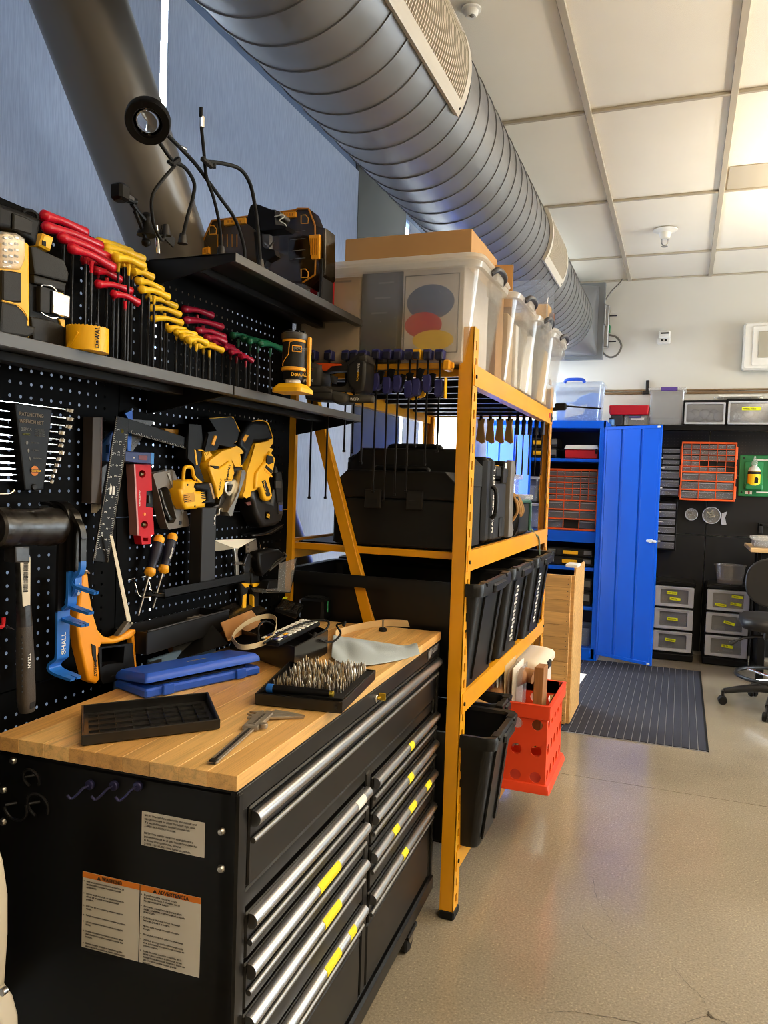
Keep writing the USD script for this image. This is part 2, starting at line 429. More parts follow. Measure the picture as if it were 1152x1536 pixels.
# ------------------------------------------------------------------ the room
YB, XL, XR, YR, ZC, XCEIL = 6.75, -1.8, 4.2, -2.6, 3.04, -1.2
fl = UsdGeom.Xform.Define(stage, '/World/floor').GetPrim(); tag(fl, kind='structure')
JY = 3.612
for y0, y1 in ((YR, JY - 0.002), (JY + 0.002, YB)):
    child('/World/floor', 'slab', MB().box(((XL + XR) / 2 - 0.15, (y0 + y1) / 2, -0.05), (XR - XL + 0.3, y1 - y0, 0.1)), FLOORM, smooth=False)
child('/World/floor', 'joint_filler', MB().box(((XL + XR) / 2, JY, -0.054), (XR - XL, 0.004, 0.1)), RUBBER, smooth=False, label='dark sawn control joint')


def crack(pts, w=0.0016):
    pts = [at(x, y, Z=0.0) for x, y in pts]
    p = smooth_line(pts, 8); r2 = np.random.RandomState(len(pts)); p = p[:, :2] + r2.normal(0, 0.0022, (len(p), 2))
    t = np.gradient(p, axis=0); t /= np.linalg.norm(t, axis=1, keepdims=True); nn = np.stack([-t[:, 1], t[:, 0]], 1)
    ww = w * (0.4 + 0.9 * r2.rand(len(p), 1)) / 2
    a, b = p + nn * ww, p - nn * ww; k = len(p)
    v = np.vstack([np.column_stack([a, np.full(k, 0.0006)]), np.column_stack([b, np.full(k, 0.0006)])])
    i = np.arange(k - 1)
    child('/World/floor', 'crack', (v, np.stack([k + i, k + i + 1, i + 1, i], 1)), CRACKM, smooth=False)


CRACKM = mat('crack_dark', (84, 76, 64), 0.9)
crack([(890, 1312), (893, 1340), (905, 1362), (920, 1385)], 0.0014)
crack([(873, 1388), (885, 1405), (905, 1415), (930, 1432)], 0.0014)
crack([(1012, 1452), (1030, 1475), (1052, 1495), (1058, 1506)], 0.0014)
crack([(820, 1518), (860, 1518), (900, 1524), (960, 1536), (980, 1545)], 0.002)
crack([(1022, 1536), (1045, 1529), (1062, 1524), (1080, 1532), (1092, 1537)], 0.002)
crack([(1062, 1524), (1063, 1519), (1066, 1526), (1075, 1531)], 0.004)

# end wall, side and rear walls
struct('wall_back', MB().box(((XL + XR) / 2, YB + 0.05, 1.6), (XR - XL + 0.4, 0.1, 3.6)), WALLM)
struct('wall_right', MB().box((XR + 0.05, (YR + 3.8) / 2, 1.6), (0.1, 3.8 - YR, 3.6)).box((XR + 0.05, (6.5 + YB) / 2, 1.6), (0.1, YB - 6.5, 3.6)).box((XR + 0.05, 5.15, .25), (0.1, 2.7, .7)).box((XR + 0.05, 5.15, 3.0), (0.1, 2.7, 0.8)), WALLM)
struct('window_4', MB().box((XR + 0.05, 5.15, 1.6), (0.008, 2.7, 2.0)), GLASS, smooth=False)
struct('wall_rear', MB().box(((XL + XR) / 2, YR - 0.05, 1.6), (XR - XL + 0.4, 0.1, 3.6)), WALLM)
# window wall: sill, head, mullions, glass, roller shades
SILL, HEAD, SHT = 0.30, 3.32, 3.08
wl = UsdGeom.Xform.Define(stage, '/World/wall_left').GetPrim(); tag(wl, kind='structure')
child('/World/wall_left', 'sill_wall', MB().box((XL - 0.14, (YR + YB) / 2, SILL / 2), (0.2, YB - YR, SILL)), WALLM)
child('/World/wall_left', 'head_wall', MB().box((XL - 0.12, (YR + YB) / 2, (HEAD + 3.5) / 2), (0.2, YB - YR, 3.5 - HEAD)), WINDGREY)
child('/World/wall_left', 'shade_pocket', MB().box((XL - 0.06, (YR + YB) / 2, 3.17), (0.06, YB - YR, 0.15), 0.01), mat('pocket_blue_grey', (74, 92, 120), 0.6))
child('/World/wall_left', 'end_pier', MB().box((XL - 0.1, 6.62, 1.6), (0.3, 0.26, 3.2)), WALLM)
for y0, y1 in ((4.16, 4.98), (1.0, 1.12), (-2.6, -2.4)):
    child('/World/wall_left', 'mullion', MB().box((XL - 0.09, (y0 + y1) / 2, (SILL + HEAD) / 2), (0.16, y1 - y0, HEAD - SILL), 0.006), WINDGREY)
for y in (2.30, 5.5, 6.0):
    child('/World/wall_left', 'glazing_bar', MB().box((XL - 0.14, y, (SILL + HEAD) / 2), (0.06, 0.05, HEAD - SILL), 0.004), WINDGREY)
for i, (y0, y1) in enumerate(((-2.4, 1.0), (1.12, 4.16), (4.98, 6.49)), 1):
    struct('window_%d' % i, MB().box((XL - 0.16, (y0 + y1) / 2, (SILL + HEAD) / 2), (0.008, y1 - y0, HEAD - SILL)), GLASS, smooth=False)
sg = 'grey roller shades drawn down over the windows'
for k, (y0, y1, z0, lab) in enumerate(((-2.38, 2.335, 0.34, 'grey-blue woven roller shade left of the bright gap, behind the leaning steel pipe'), (2.375, 4.13, 0.34, 'grey-blue woven roller shade right of the bright gap, under the round duct'),
                                     (5.02, 5.36, 0.34, 'narrow bluish roller shade far down the window wall, seen through the yellow rack'))):
    t = Thing('roller_shade', lab, 'roller shade', o=(XL, (y0 + y1) / 2, z0), group=None)
    t.add('fabric', MB().box((XL, (y0 + y1) / 2, (z0 + SHT) / 2), (0.0015, y1 - y0, SHT - z0)), SHADEM, smooth=False)
    t.add('hem_bar', MB().box((XL, (y0 + y1) / 2, z0), (0.012, y1 - y0, 0.03), 0.003), WINDGREY)
# neighbouring building seen through the last window
t = Thing('building', 'pale building with a dark window band outside the far window', 'building', o=(-14, 22, 0))
t.add('wall', MB().box((-14, 22, 2.0), (3, 26, 8)), mat('outside_wall', (215, 218, 222), 0.8))
t.add('window_band', MB().box((-12.48, 22, 1.9), (0.08, 24, 0.5)), BLUEGREY)
t.add('window_band', MB().box((-12.48, 22, 4.2), (0.08, 24, 0.8)), BLUEGREY)

# suspended ceiling: T-grid and 2 x 4 ft tiles
ce = UsdGeom.Xform.Define(stage, '/World/ceiling').GetPrim(); tag(ce, kind='structure')
GX, GY, TX, TY = 0.135, 6.06, 0.612, 1.178
xs = [XCEIL] + [GX + TX * i for i in range(-2, 7)]; xs = [x for x in xs if XCEIL <= x < XR] + [XR]
ys = [YR] + [GY + TY * i for i in range(-8, 2)]; ys = sorted({round(y, 4) for y in ys if YR <= y < YB} | {YB})
grid = MB()
for x in xs: grid.box((x, (YR + YB) / 2, ZC - 0.002), (0.030, YB - YR, 0.016), 0.002)
child('/World/ceiling', 'main_runner', grid, GRIDM, kind='stuff')
for y in ys: child('/World/ceiling', 'cross_tee', MB().box(((XCEIL + XR) / 2, y, ZC - 0.001), (XR - XCEIL, 0.020, 0.014), 0.002), GRIDM)
for i in range(len(xs) - 1):
    for j in range(len(ys) - 1):
        a, b, c, d = xs[i], xs[i + 1], ys[j], ys[j + 1]
        child('/World/ceiling', 'tile', MB().box(((a + b) / 2, (c + d) / 2, ZC + 0.016), (b - a - 0.004, d - c - 0.004, 0.018), 0.003), TILEM)
child('/World/ceiling', 'bulkhead', MB().box((XCEIL - 0.02, (YR + YB) / 2, ZC + 0.2), (0.04, YB - YR, 0.42)), WALLM)
child('/World/ceiling', 'slab_above', MB().box(((XL + XR) / 2, (YR + YB) / 2, 3.5), (XR - XL + 0.6, YB - YR, 0.1)), WALLM)
child('/World/ceiling', 'access_panel', MB().box((0.41, 4.725, ZC + 0.004), (0.5, 0.36, 0.006), 0.002), GRIDM)
# pendants of the room (outside the picture, they light it)
for i, (px, py) in enumerate(PENDANTS):
    t = Thing('pendant_light', f'long slim linear pendant light, {("farthest", "middle", "nearest")[i % 3]} of the row {("nearer the rack", "nearer the right wall")[i // 3]}', 'lamp', o=(px, py, PZ), group='linear pendants')
    t.add('housing', MB().box((px, py, PZ), (0.18, 1.54, 0.075), 0.008), WHITE)
    [t.add('hanger', MB().cyl((px, py + d, PZ + 0.03), (px, py + d, ZC), 0.003), STEEL) for d in (-.6, .6)]
# wall rail, little things on wall and ceiling
struct('trim_1', MB().box((1.0, YB - 0.008, 2.133), (5.2, 0.016, 0.014), 0.002).box((1.0, YB - 0.004, 2.11), (5.2, 0.008, 0.02), 0.002), mat('rail_brown', (122, 96, 66), 0.6))
t = Thing('rail_bracket', 'short dark upright bracket standing on the wall rail above the red lid', 'bracket', A=BACK, o=(-0.3, 2.13, -YB + 0.01))
t.add('plate', MB().box((-0.3, 2.165, -YB + 0.012), (0.026, 0.1, 0.02), 0.003), DSTEEL)
t.add('foot', MB().box((-0.312, 2.112, -YB + 0.02), (0.05, 0.025, 0.03), 0.003), DSTEEL)
t = Thing('sprinkler', 'white pendent fire sprinkler head on the ceiling', 'sprinkler', o=(-0.179, 5.51, ZC))
t.add('escutcheon', MB().lathe([(0.078, 0.0), (0.078, -0.004), (0.055, -0.014), (0.04, -0.02), (0.03, -0.055), (0.02, -0.06), (0, -0.06)][::-1], 24, o=(-0.179, 5.51, ZC)), WHITE)
t.add('frame', MB().tube([(-0.199, 5.51, ZC - 0.055), (-0.196, 5.51, ZC - 0.09), (-0.179, 5.51, ZC - 0.105), (-0.162, 5.51, ZC - 0.09), (-0.159, 5.51, ZC - 0.055)], 0.004), STEEL)
t.add('deflector', MB().cyl((-0.179, 5.51, ZC - 0.105), (-0.179, 5.51, ZC - 0.109), 0.02), STEEL)
SHELFLIP0 = mat('sensor_grey', (120, 118, 112), 0.4)
t = Thing('ceiling_sensor', 'small round white ceiling sensor beside the duct', 'sensor', o=(-0.789, 2.784, ZC))
t.add('body', MB().lathe([(0.0, -0.03), (0.018, -0.03), (0.024, -0.022), (0.026, -0.008), (0.036, -0.006), (0.036, 0.0)], 24, o=(-0.789, 2.784, ZC)), WHITE)
t.add('lens', MB().lathe([(0.0, -0.036), (0.007, -0.034), (0.01, -0.029)], 16, o=(-0.783, 2.776, ZC)), SHELFLIP0)
t = Thing('wall_sensor', 'small white wall-mounted detector box on the end wall', 'detector', A=BACK, o=(-0.19, 2.56, -YB))
t.add('body', MB().box((-0.186, 2.575, -YB + 0.03), (0.088, 0.062, 0.06), 0.008), WHITE)
t.add('bracket', MB().box((-0.19, 2.53, -YB + 0.018), (0.1, 0.05, 0.036), 0.006), WHITE)
t.add('slot', MB().box((-0.186, 2.585, -YB + 0.061), (0.06, 0.012, 0.003)), DARKPL)
t.add('eye', MB().cyl((-0.205, 2.532, -YB + 0.036), (-0.205, 2.532, -YB + 0.042), 0.008), DARKPL); t.add('eye', MB().cyl((-0.175, 2.532, -YB + 0.036), (-0.175, 2.532, -YB + 0.042), 0.008), DARKPL)
t = Thing('wall_cabinet', 'white wall box with a grey window panel on the end wall at the right edge', 'wall box', A=BACK, o=(0.63, 2.45, -YB))
t.add('body', MB().box((0.635, 2.455, -YB + 0.05), (0.48, 0.365, 0.1), 0.012), WHITE)
t.add('door', MB().box((0.66, 2.455, -YB + 0.104), (0.4, 0.3, 0.01), 0.003), WHITE)
t.add('window', MB().box((0.68, 2.462, -YB + 0.111), (0.36, 0.2, 0.006), 0.002), mat('window_grey_beige', (164, 158, 142), 0.3))

# leaning steel pipe brace
ax0, ax1 = np.array([-1.5, 1.615, 2.53]), np.array([-1.5, 1.982, 2.048]); dr = (ax1 - ax0) / np.linalg.norm(ax1 - ax0)
t = Thing('steel_pipe', 'thick grey-brown painted steel pipe leaning across the window shades', 'pipe', o=ax1 + dr * 2.4)
t.add('shaft', MB().cyl(ax0 - dr * 1.25, ax1 + dr * 2.5, 0.119, n=64), PIPEM)
t.add('base_plate', MB().box((-1.5, float((ax1 + dr * 2.5)[1]), 0.01), (0.45, 0.5, 0.02), 0.003), PIPEM)

# round spiral duct with its registers and end box
DX, DZ, DR = -0.979, 2.668, 0.26
t = Thing('air_duct', 'large grey spiral-seam round air duct running under the ceiling to the end wall', 'duct', o=(DX, 6.45, DZ))
pitch, off = 0.127, [(0.0, 0), (0.0, 0.0042), (0.010, 0.0042), (0.010, 0), (0.07, 0)]
rings = []; nth = 72; th = np.arange(nth + 1) * 2 * math.pi / nth
y = -2.55
rows = []
while y < 6.36:
    for d, h in off: rows.append((y + d, h))
    y += pitch
V = []; 
for yy, h in rows:
    V.append(np.column_stack([DX + (DR + h) * np.cos(th), yy + 0.025 + pitch * (th / (2 * math.pi)), DZ + (DR + h) * np.sin(th)]))
V = np.array(V); k, n = V.shape[:2]; idx = np.arange(k * n).reshape(k, n)
F = np.stack([idx[:-1, :-1], idx[1:, :-1], idx[1:, 1:], idx[:-1, 1:]], -1).reshape(-1, 4)
t.add('spiral_pipe', (V.reshape(-1, 3), F), DUCTM, smooth=40)


def reg(y0, y1, a0, a1):
    """A louvred register bent round the duct between angles a0 and a1 (degrees)."""
    fr = MB()
    A = np.radians(np.linspace(a0, a1, 15))

    def band(ya, yb, aa, r0, r1, mb):
        rr = []
        for a in aa:
            c, s_ = math.cos(a), math.sin(a)
            rr.append([(DX + r0 * c, ya, DZ + r0 * s_), (DX + r0 * c, yb, DZ + r0 * s_), (DX + r1 * c, yb, DZ + r1 * s_), (DX + r1 * c, ya, DZ + r1 * s_)])
        mb.loft(rr)
    w = 0.035; aw = w / DR
    band(y0, y0 + w, A, DR + 0.001, DR + 0.020, fr); band(y1 - w, y1, A, DR + 0.001, DR + 0.020, fr)
    e0 = np.linspace(A[0], A[0] + aw, 4); e1 = np.linspace(A[-1] - aw, A[-1], 4)
    band(y0 + w, y1 - w, e0, DR + 0.001, DR + 0.020, fr); band(y0 + w, y1 - w, e1, DR + 0.001, DR + 0.020, fr)
    p = t.add('register', fr, REGM, 30, label='off-white curved air register frame')
    bk = MB(); band(y0 + w, y1 - w, np.linspace(A[0] + aw, A[-1] - aw, 12), DR + 0.0005, DR + 0.0055, bk)
    t.add('damper', bk, REGD, 30, parent=p)
    yv = y0 + w + 0.012
    while yv < y1 - w - 0.006:
        lv = MB(); band(yv, yv + 0.004, np.linspace(A[0] + aw, A[-1] - aw, 12), DR + 0.005, DR + 0.017, lv)
        t.add('louvre', lv, REGM, 30, parent=p); yv += 0.0165
    for yy, a in ((y0 + 0.02, A[0] + aw * .5), (y1 - 0.02, A[0] + aw * .5)):
        c, s_ = math.cos(a), math.sin(a)
        t.add('screw', MB().cyl((DX + (DR + .019) * c, yy, DZ + (DR + .019) * s_), (DX + (DR + .022) * c, yy, DZ + (DR + .022) * s_), 0.004), DSTEEL, parent=p)


REGM = mat('register_off_white', (214, 206, 192), 0.5)
REGD = mat('register_shade_grey', (196, 186, 168), 0.7)
reg(1.80, 2.50, -31, 30); reg(4.21, 4.80, -31, 30)
bxm = MB().loft([[(DX + p[0], 6.33, DZ + p[1]) for p in circ(0, 0, DR + 0.004, 32)], [(DX + p[0], 6.56, DZ + 0.01 + p[1]) for p in rrect(0.56, 0.56, 0.01, 8)]][::-1])
t.add('transition', bxm, DUCTM, 50, label='square-to-round sheet metal transition')
FLG = mat('duct_flange', (122, 124, 126), 0.45, 0.5)
t.add('flange', MB().box((DX + 0.01, 6.585, DZ + 0.01), (0.64, 0.05, 0.62), 0.004), FLG, label='raised angle flange round the duct end')
t.add('flange', MB().box((DX + 0.0, 6.64, DZ + 0.02), (0.58, 0.05, 0.56), 0.004), FLG)
t.add('sleeve', MB().box((DX + 0.0, 6.705, DZ + 0.02), (0.52, 0.09, 0.5), 0.004), DUCTM)
t.add('clamp_plate', MB().box((DX + 0.335, 6.585, DZ + 0.06), (0.012, 0.07, 0.17), 0.003), ALU)
t = Thing('damper_actuator', 'grey damper actuator with a green tag on the duct end', 'actuator', o=(DX + 0.36, 6.67, DZ - 0.05))
ac = (DX + 0.335, 6.67, DZ - 0.02)
t.add('body', MB().box(ac, (0.05, 0.08, 0.34), 0.006), ALU)
t.add('tag', MB().box((ac[0] + 0.03, 6.67, DZ - 0.04), (0.012, 0.05, 0.06), 0.002), GREEN)
for dz in (0.07, -0.14): t.add('bolt', MB().cyl((ac[0] + 0.02, 6.67, DZ + dz), (ac[0] + 0.085, 6.67, DZ + dz), 0.006), DSTEEL)
CONDUIT = mat('flexible_conduit', (112, 108, 100), 0.5, 0.4)
t.add('conduit', MB().tube(smooth_line([(ac[0] - 0.01, 6.66, DZ + 0.2), (ac[0] + 0.03, 6.68, DZ + 0.27), (ac[0] + 0.085, 6.7, DZ + 0.33), (ac[0] + 0.115, 6.7, DZ + 0.372)]), 0.007), CONDUIT)
t.add('conduit', MB().tube(smooth_line([(ac[0] + 0.02, 6.66, DZ - 0.085), (ac[0] + 0.09, 6.66, DZ - 0.11), (ac[0] + 0.13, 6.66, DZ - 0.18), (ac[0] + 0.10, 6.66, DZ - 0.25), (ac[0] + 0.04, 6.66, DZ - 0.27), (ac[0] - 0.02, 6.66, DZ - 0.22), (ac[0] - 0.01, 6.66, DZ - 0.14)]), 0.008), CONDUIT)
# ------------------------------------------------------------------ pegboard wall on the left
SIDE = np.array([[0, 0, 1, 0], [0, 1, 0, 0], [1, 0, 0, 0], [0, 0, 0, 1]], float)   # (X, Z) outlines stretched along Y, in wall coordinates
PX = -1.17


def pegpanel(y0, y1, z0, z1, m=0.022, r=0.0034, pitch=0.0254, skip=()):
    """A sheet with real holes, in wall coordinates (Y, Z, X)."""
    ny, nz = int((y1 - y0 - 2 * m) // pitch), int((z1 - z0 - 2 * m) // pitch)
    cy, cz = (y0 + y1) / 2, (z0 + z1) / 2
    a0, b0 = cy - ny * pitch / 2, cz - nz * pitch / 2
    I, J = np.meshgrid(np.arange(ny), np.arange(nz), indexing='ij')
    cx, cyy = a0 + (I.ravel() + 0.5) * pitch, b0 + (J.ravel() + 0.5) * pitch
    h = pitch / 2; t = np.arange(8) * math.pi / 4 + math.pi / 8
    loc = np.vstack([[(h, h), (-h, h), (-h, -h), (h, -h)], np.column_stack([r * np.cos(t), r * np.sin(t)])])
    v = np.stack([cx, cyy], 1)[:, None] + loc[None]
    q = []
    for k in range(4):
        # corner k lies at 45+90k degrees, between octagon points 2k and 2k+1
        o0, o1, o2 = 4 + (2 * k) % 8, 4 + (2 * k + 1) % 8, 4 + (2 * k + 2) % 8
        q += [(k, o1, o0), (k, o2, o1), (k, (k + 1) % 4, o2)]
    f = (np.arange(len(cx)) * 12)[:, None, None] + np.array(q)[None]
    mb = MB().add(np.column_stack([v.reshape(-1, 2), np.full(len(cx) * 12, PX)]), f.reshape(-1, 3))
    a1, b1 = a0 + ny * pitch, b0 + nz * pitch
    for ya, yb, za, zb in ((y0, a0, z0, z1), (a1, y1, z0, z1), (a0, a1, z0, b0), (a0, a1, b1, z1)):
        mb.add([(ya, za, PX), (yb, za, PX), (yb, zb, PX), (ya, zb, PX)], [(0, 1, 2, 3)])
    for ya, yb, za, zb in ((y0, y0 + 0.002, z0, z1), (y1 - 0.002, y1, z0, z1), (y0, y1, z0, z0 + 0.002), (y0, y1, z1 - 0.002, z1)):
        mb.box(((ya + yb) / 2, (za + zb) / 2, PX - 0.0105), (yb - ya, zb - za, 0.02))
    return mb


t = Thing('pegboard_wall', 'black perforated pegboard wall hung with tools behind the workbench', 'pegboard', A=WALL, o=(1.4, 0.0, PX))
ZS = 0.905
for y0, y1, z0, z1 in ((0.60, 1.398, ZS, 1.812), (0.60, 1.398, 0.30, ZS - 0.003), (1.402, 2.20, 1.224, 1.812), (1.402, 2.20, 0.60, 1.221)):
    t.add('panel', pegpanel(y0, y1, z0, z1), PEG, smooth=False)
for y in (0.62, 1.40, 2.185): t.add('post', MB().box((y, 0.9, PX - 0.036), (0.03, 1.8, 0.03), 0.002), BLACK)

# steel shelves hooked into the pegboard
SD = 0.23


def peg_shelf(y0, y1, zt, label):
    t = Thing('peg_shelf', label, 'shelf', A=WALL, o=((y0 + y1) / 2, zt, PX))
    t.add('tray', MB().box(((y0 + y1) / 2, zt - 0.002, PX + SD / 2), (y1 - y0, 0.003, SD)), SHELFM)
    t.add('front_lip', MB().box(((y0 + y1) / 2, zt - 0.010, PX + SD), (y1 - y0, 0.020, 0.004), 0.001).box(((y0 + y1) / 2, zt - 0.0195, PX + SD - 0.010), (y1 - y0, 0.0015, 0.018)), SHELFLIP)
    for y in (y0 + 0.001, y1 - 0.001):
        t.add('end_bracket', MB().ext([(PX + 0.001, zt), (PX + SD, zt), (PX + SD, zt - 0.018), (PX + 0.001, zt - 0.062)], y - 0.001, y + 0.001, M=SIDE), SHELFM, smooth=False)
    t.add('under_brace', MB().box(((y0 + y1) / 2, zt - 0.012, PX + 0.09), (y1 - y0 - 0.01, 0.018, 0.03), 0.002), SHELFM)
    return t


SHELFLIP = mat('shelf_lip_grey_black', (60, 57, 54), 0.42, spec=0.5)
Z1, Z2 = 1.524, 1.815
peg_shelf(0.72, 1.496, Z1, 'black steel pegboard shelf holding cases and hex keys, nearest to the camera')
peg_shelf(1.50, 2.242, Z1, 'black steel pegboard shelf holding the router and the sander')
peg_shelf(1.492, 2.225, Z2, 'upper black steel pegboard shelf carrying gooseneck arms and the amber case')

# ---- T-handle hex keys
ZA, ZB_ = ((0, 280), 3.49), ((200, 280), 3.2)


def hexkey(ends, zm, col, dark, xw, label, group, rad):
    (o, s) = zm
    a, b = wp([(ends[0], ends[1]), (ends[2], ends[3])], xw, o, s)
    a, b = np.array([*a, xw]), np.array([*b, xw])
    L = np.linalg.norm(b - a); mid = a * 0.52 + b * 0.48
    t = Thing('hex_key', label, 'hex key', A=WALL, o=(mid[0], Z1, xw), group=group)
    u = (b - a) / L; bow = np.array([0, 0.006, 0])
    pts = smooth_line([a, a * 0.8 + b * 0.2 + bow * .5, mid + bow, a * 0.2 + b * 0.8 + bow * .5, b], 4); k = len(pts)
    s_ = np.linspace(0, 1, k); rr = rad * (0.92 + 0.2 * np.cos(s_ * 2 * math.pi)) * np.clip(np.minimum(s_ * L / (rad * .8) + 0.45, (1 - s_) * L / (rad * .8) + 0.45), 0, 1)
    g = MB().tube(pts, rr, 12)
    grip = t.add('grip', g, col, 60)
    t.add('collar', MB().cyl(mid - (0, rad * 0.6, 0), mid - (0, rad * 1.1 + 0.018, 0), rad * 0.52, rad * 0.3, 8), col)
    t.add('shaft', MB().cyl((mid[0], mid[1] - rad, xw), (mid[0], Z1 + 0.0005, xw), 0.0028, n=6), dark)
    return t


HEXDARK = mat('black_oxide_steel', (32, 32, 34), 0.35, 0.5)
reds = [(215, 150, 455, 250), (222, 208, 535, 318), (305, 262, 592, 388), (358, 318, 600, 432), (430, 385, 602, 436), (490, 438, 632, 492), (500, 510, 692, 550), (585, 562, 728, 612)]
for i, e in enumerate(reds):
    hexkey(e, ZA, GRIPRED, HEXDARK, -1.125 + 0.022 * (i % 4), f'bright red T-handle hex key, {ORD[i]} from the left of its row', 'red T-handle hex keys', 0.0105 - 0.0004 * i)
yel = [(505, 290, 690, 350), (545, 318, 755, 385), (552, 350, 690, 402), (595, 370, 755, 420), (625, 402, 760, 440), (690, 447, 800, 478), (712, 492, 850, 545), (730, 538, 886, 582), (766, 582, 926, 632), (778, 634, 946, 672), (792, 692, 956, 716)]
for i, e in enumerate(yel):
    hexkey(e, ZA, GRIPYEL, HEXDARK, -1.125 + 0.021 * (i % 4), f'yellow T-handle hex key, {ORD[i]} of the upper yellow run behind the hole saw', 'yellow T-handle hex keys, upper run', 0.0095 - 0.0002 * i)
yel2 = [(165, 686, 250, 694), (200, 703, 300, 716), (225, 722, 325, 738), (255, 738, 352, 752), (282, 750, 392, 770), (302, 765, 430, 788)]
for i, e in enumerate(yel2):
    hexkey(e, ZB_, GRIPYEL, HEXDARK, -1.05 + 0.018 * (i % 4), f'yellow T-handle hex key, {ORD[i]} of the lower yellow run next to the dark red ones', 'yellow T-handle hex keys, lower run', 0.0075)
mar = [(235, 588, 382, 622), (242, 640, 430, 676), (302, 690, 440, 724), (346, 726, 442, 748), (376, 752, 482, 777), (432, 774, 502, 797), (462, 797, 532, 817), (512, 817, 570, 838)]
for i, e in enumerate(mar):
    hexkey(e, ZB_, GRIPMAR, HEXDARK, -1.145 + 0.021 * (i % 4), f'dark red T-handle hex key under the upper shelf, {ORD[i]} from the left of its row', 'dark red T-handle hex keys', 0.009 - 0.0002 * i)
grn = [(470, 716, 542, 728), (522, 732, 602, 746), (548, 742, 652, 757), (602, 752, 716, 782)]
for i, e in enumerate(grn):
    hexkey(e, ZB_, GRIPGRN, HEXDARK, -1.14 + 0.021 * (i % 4), f'dark green T-handle hex key left of the router, {ORD[i]} of four from the left', 'green T-handle hex keys', 0.009)

# ---- cases at the left end of the shelf
W = lambda pts, X, o=(0, 0), s=1.0: wp(pts, X, o, s)
X0 = -0.965
O1, S1 = (0, 290), 6.4
t = Thing('bit_case', 'yellow bit set case with a clear window and black latch at the left picture edge', 'case', A=WALL, o=(0.86, Z1, X0 - 0.05))
base = W([(-40, 395), (100, 385), (180, 430), (270, 475), (285, 500), (292, 1390), (-120, 1330)], X0, O1, S1)
zmin = min(p[1] for p in base); base = [(p[0], p[1]) for p in base]
t.add('body', MB().ext(base, -1.09, X0, 0.004, 2), YEL)
w1 = t.add('window', MB().ext(W([(-40, 370), (100, 385), (185, 440), (185, 640), (140, 740), (-60, 715)], X0, O1, S1), X0 + 0.0005, X0 + 0.014, 0.004, 2), CLEARPL)
for i in range(5):
    for j in range(3):
        p = W([(15 + j * 55, 430 + i * 58)], X0, O1, S1)[0]
        t.add('bit', MB().cyl((p[0] - 0.0025, p[1], X0 + 0.006), (p[0] + 0.003, p[1], X0 + 0.006), 0.0022, n=6), (STEEL, SHELFLIP)[(i + j) % 2], parent=w1)
t.add('centre_latch', MB().ext(W([(-20, 740), (160, 765), (165, 1050), (-20, 1040)], X0, O1, S1), X0, X0 + 0.010, 0.002), DARKPL)
t.add('lower_latch', MB().ext(W([(-60, 1040), (90, 1075), (150, 1130), (190, 1190), (195, 1270), (275, 1285), (255, 1360), (190, 1388), (-80, 1350)], X0, O1, S1), X0, X0 + 0.016, 0.004, 2), DARKPL)
ar = [np.array([*p, X0 + 0.016]) for p in W([(-60, 1035), (60, 1062), (130, 1105), (175, 1165), (195, 1225)], X0, O1, S1)]
t.add('trim', MB().tube(smooth_line(ar), 0.0012, 6), YEL)
t = Thing('battery_tool', 'black battery tool with a strap loop lying on top of the yellow bit case', 'power tool', A=WALL, o=(0.88, 1.68, -1.02))
t.add('body', MB().ext(W([(-60, 70), (20, 108), (210, 170), (350, 235), (385, 275), (340, 500), (290, 480), (120, 365), (-60, 330)], -0.99, O1, S1), -1.07, -0.985, 0.008, 3), BLACKPL)
t.add('panel', MB().ext(W([(110, 190), (230, 230), (300, 270), (290, 400), (110, 350)], -0.985, O1, S1), -0.986, -0.981, 0.002), DARKPL)
t.add('strap', MB().tube(smooth_line([np.array([*p, -1.02]) for p in W([(215, 180), (250, 160), (310, 170), (350, 205), (355, 250)], -1.02, O1, S1)]), 0.0028, 8), BLACKPL)
t.add('yellow_label', MB().ext(W([(385, 385), (490, 425), (455, 560), (345, 505)], -1.02, O1, S1), -1.06, -1.012, 0.003), YEL)
t.add('print', MB().box((*W([(420, 480)], -1.012, O1, S1)[0], -1.0115), (0.008, 0.008, 0.001), 0, None), INK)
t = Thing('tool_case', 'small black tool case with a silver wire latch beside the yellow bit case', 'case', A=WALL, o=(0.955, Z1, -1.0))
XC = -0.975
fa = lambda pts, c0, c1, b=0.003: MB().ext(W(pts, XC, O1, S1), c0, c1, b, 2)
t.add('base', fa([(300, 1180), (505, 1215), (640, 1290), (640, 1480), (325, 1415)], -1.06, XC), DARKPL)
t.add('middle', fa([(310, 850), (640, 935), (640, 1310), (310, 1200)], -1.05, XC - 0.006), BLACKPL)
t.add('lid', fa([(290, 510), (350, 515), (465, 575), (610, 640), (655, 770), (645, 855), (325, 775)], -1.055, XC + 0.002), DARKPL)
t.add('lid_rim', fa([(328, 780), (640, 860), (628, 945), (330, 865)], -1.055, XC), DARKPL)
t.add('latch', fa([(475, 935), (640, 990), (635, 1200), (470, 1150)], XC - 0.004, XC + 0.008, 0.002), CHROME, label='ribbed silver latch plate')
t.add('latch_pad', fa([(370, 890), (470, 915), (465, 1160), (370, 1135)], XC - 0.006, XC + 0.004, 0.002), DARKPL)
wr = [np.array([*p, XC + 0.006]) for p in W([(520, 945), (470, 895), (390, 882), (365, 895)], XC, O1, S1)]
wr2 = [np.array([*p, XC + 0.006]) for p in W([(365, 1145), (420, 1180), (490, 1200), (525, 1190)], XC, O1, S1)]
t.add('latch_wire', MB().tube(smooth_line(wr), 0.0012, 6), CHROME); t.add('latch_wire', MB().tube(smooth_line(wr2), 0.0012, 6), CHROME)
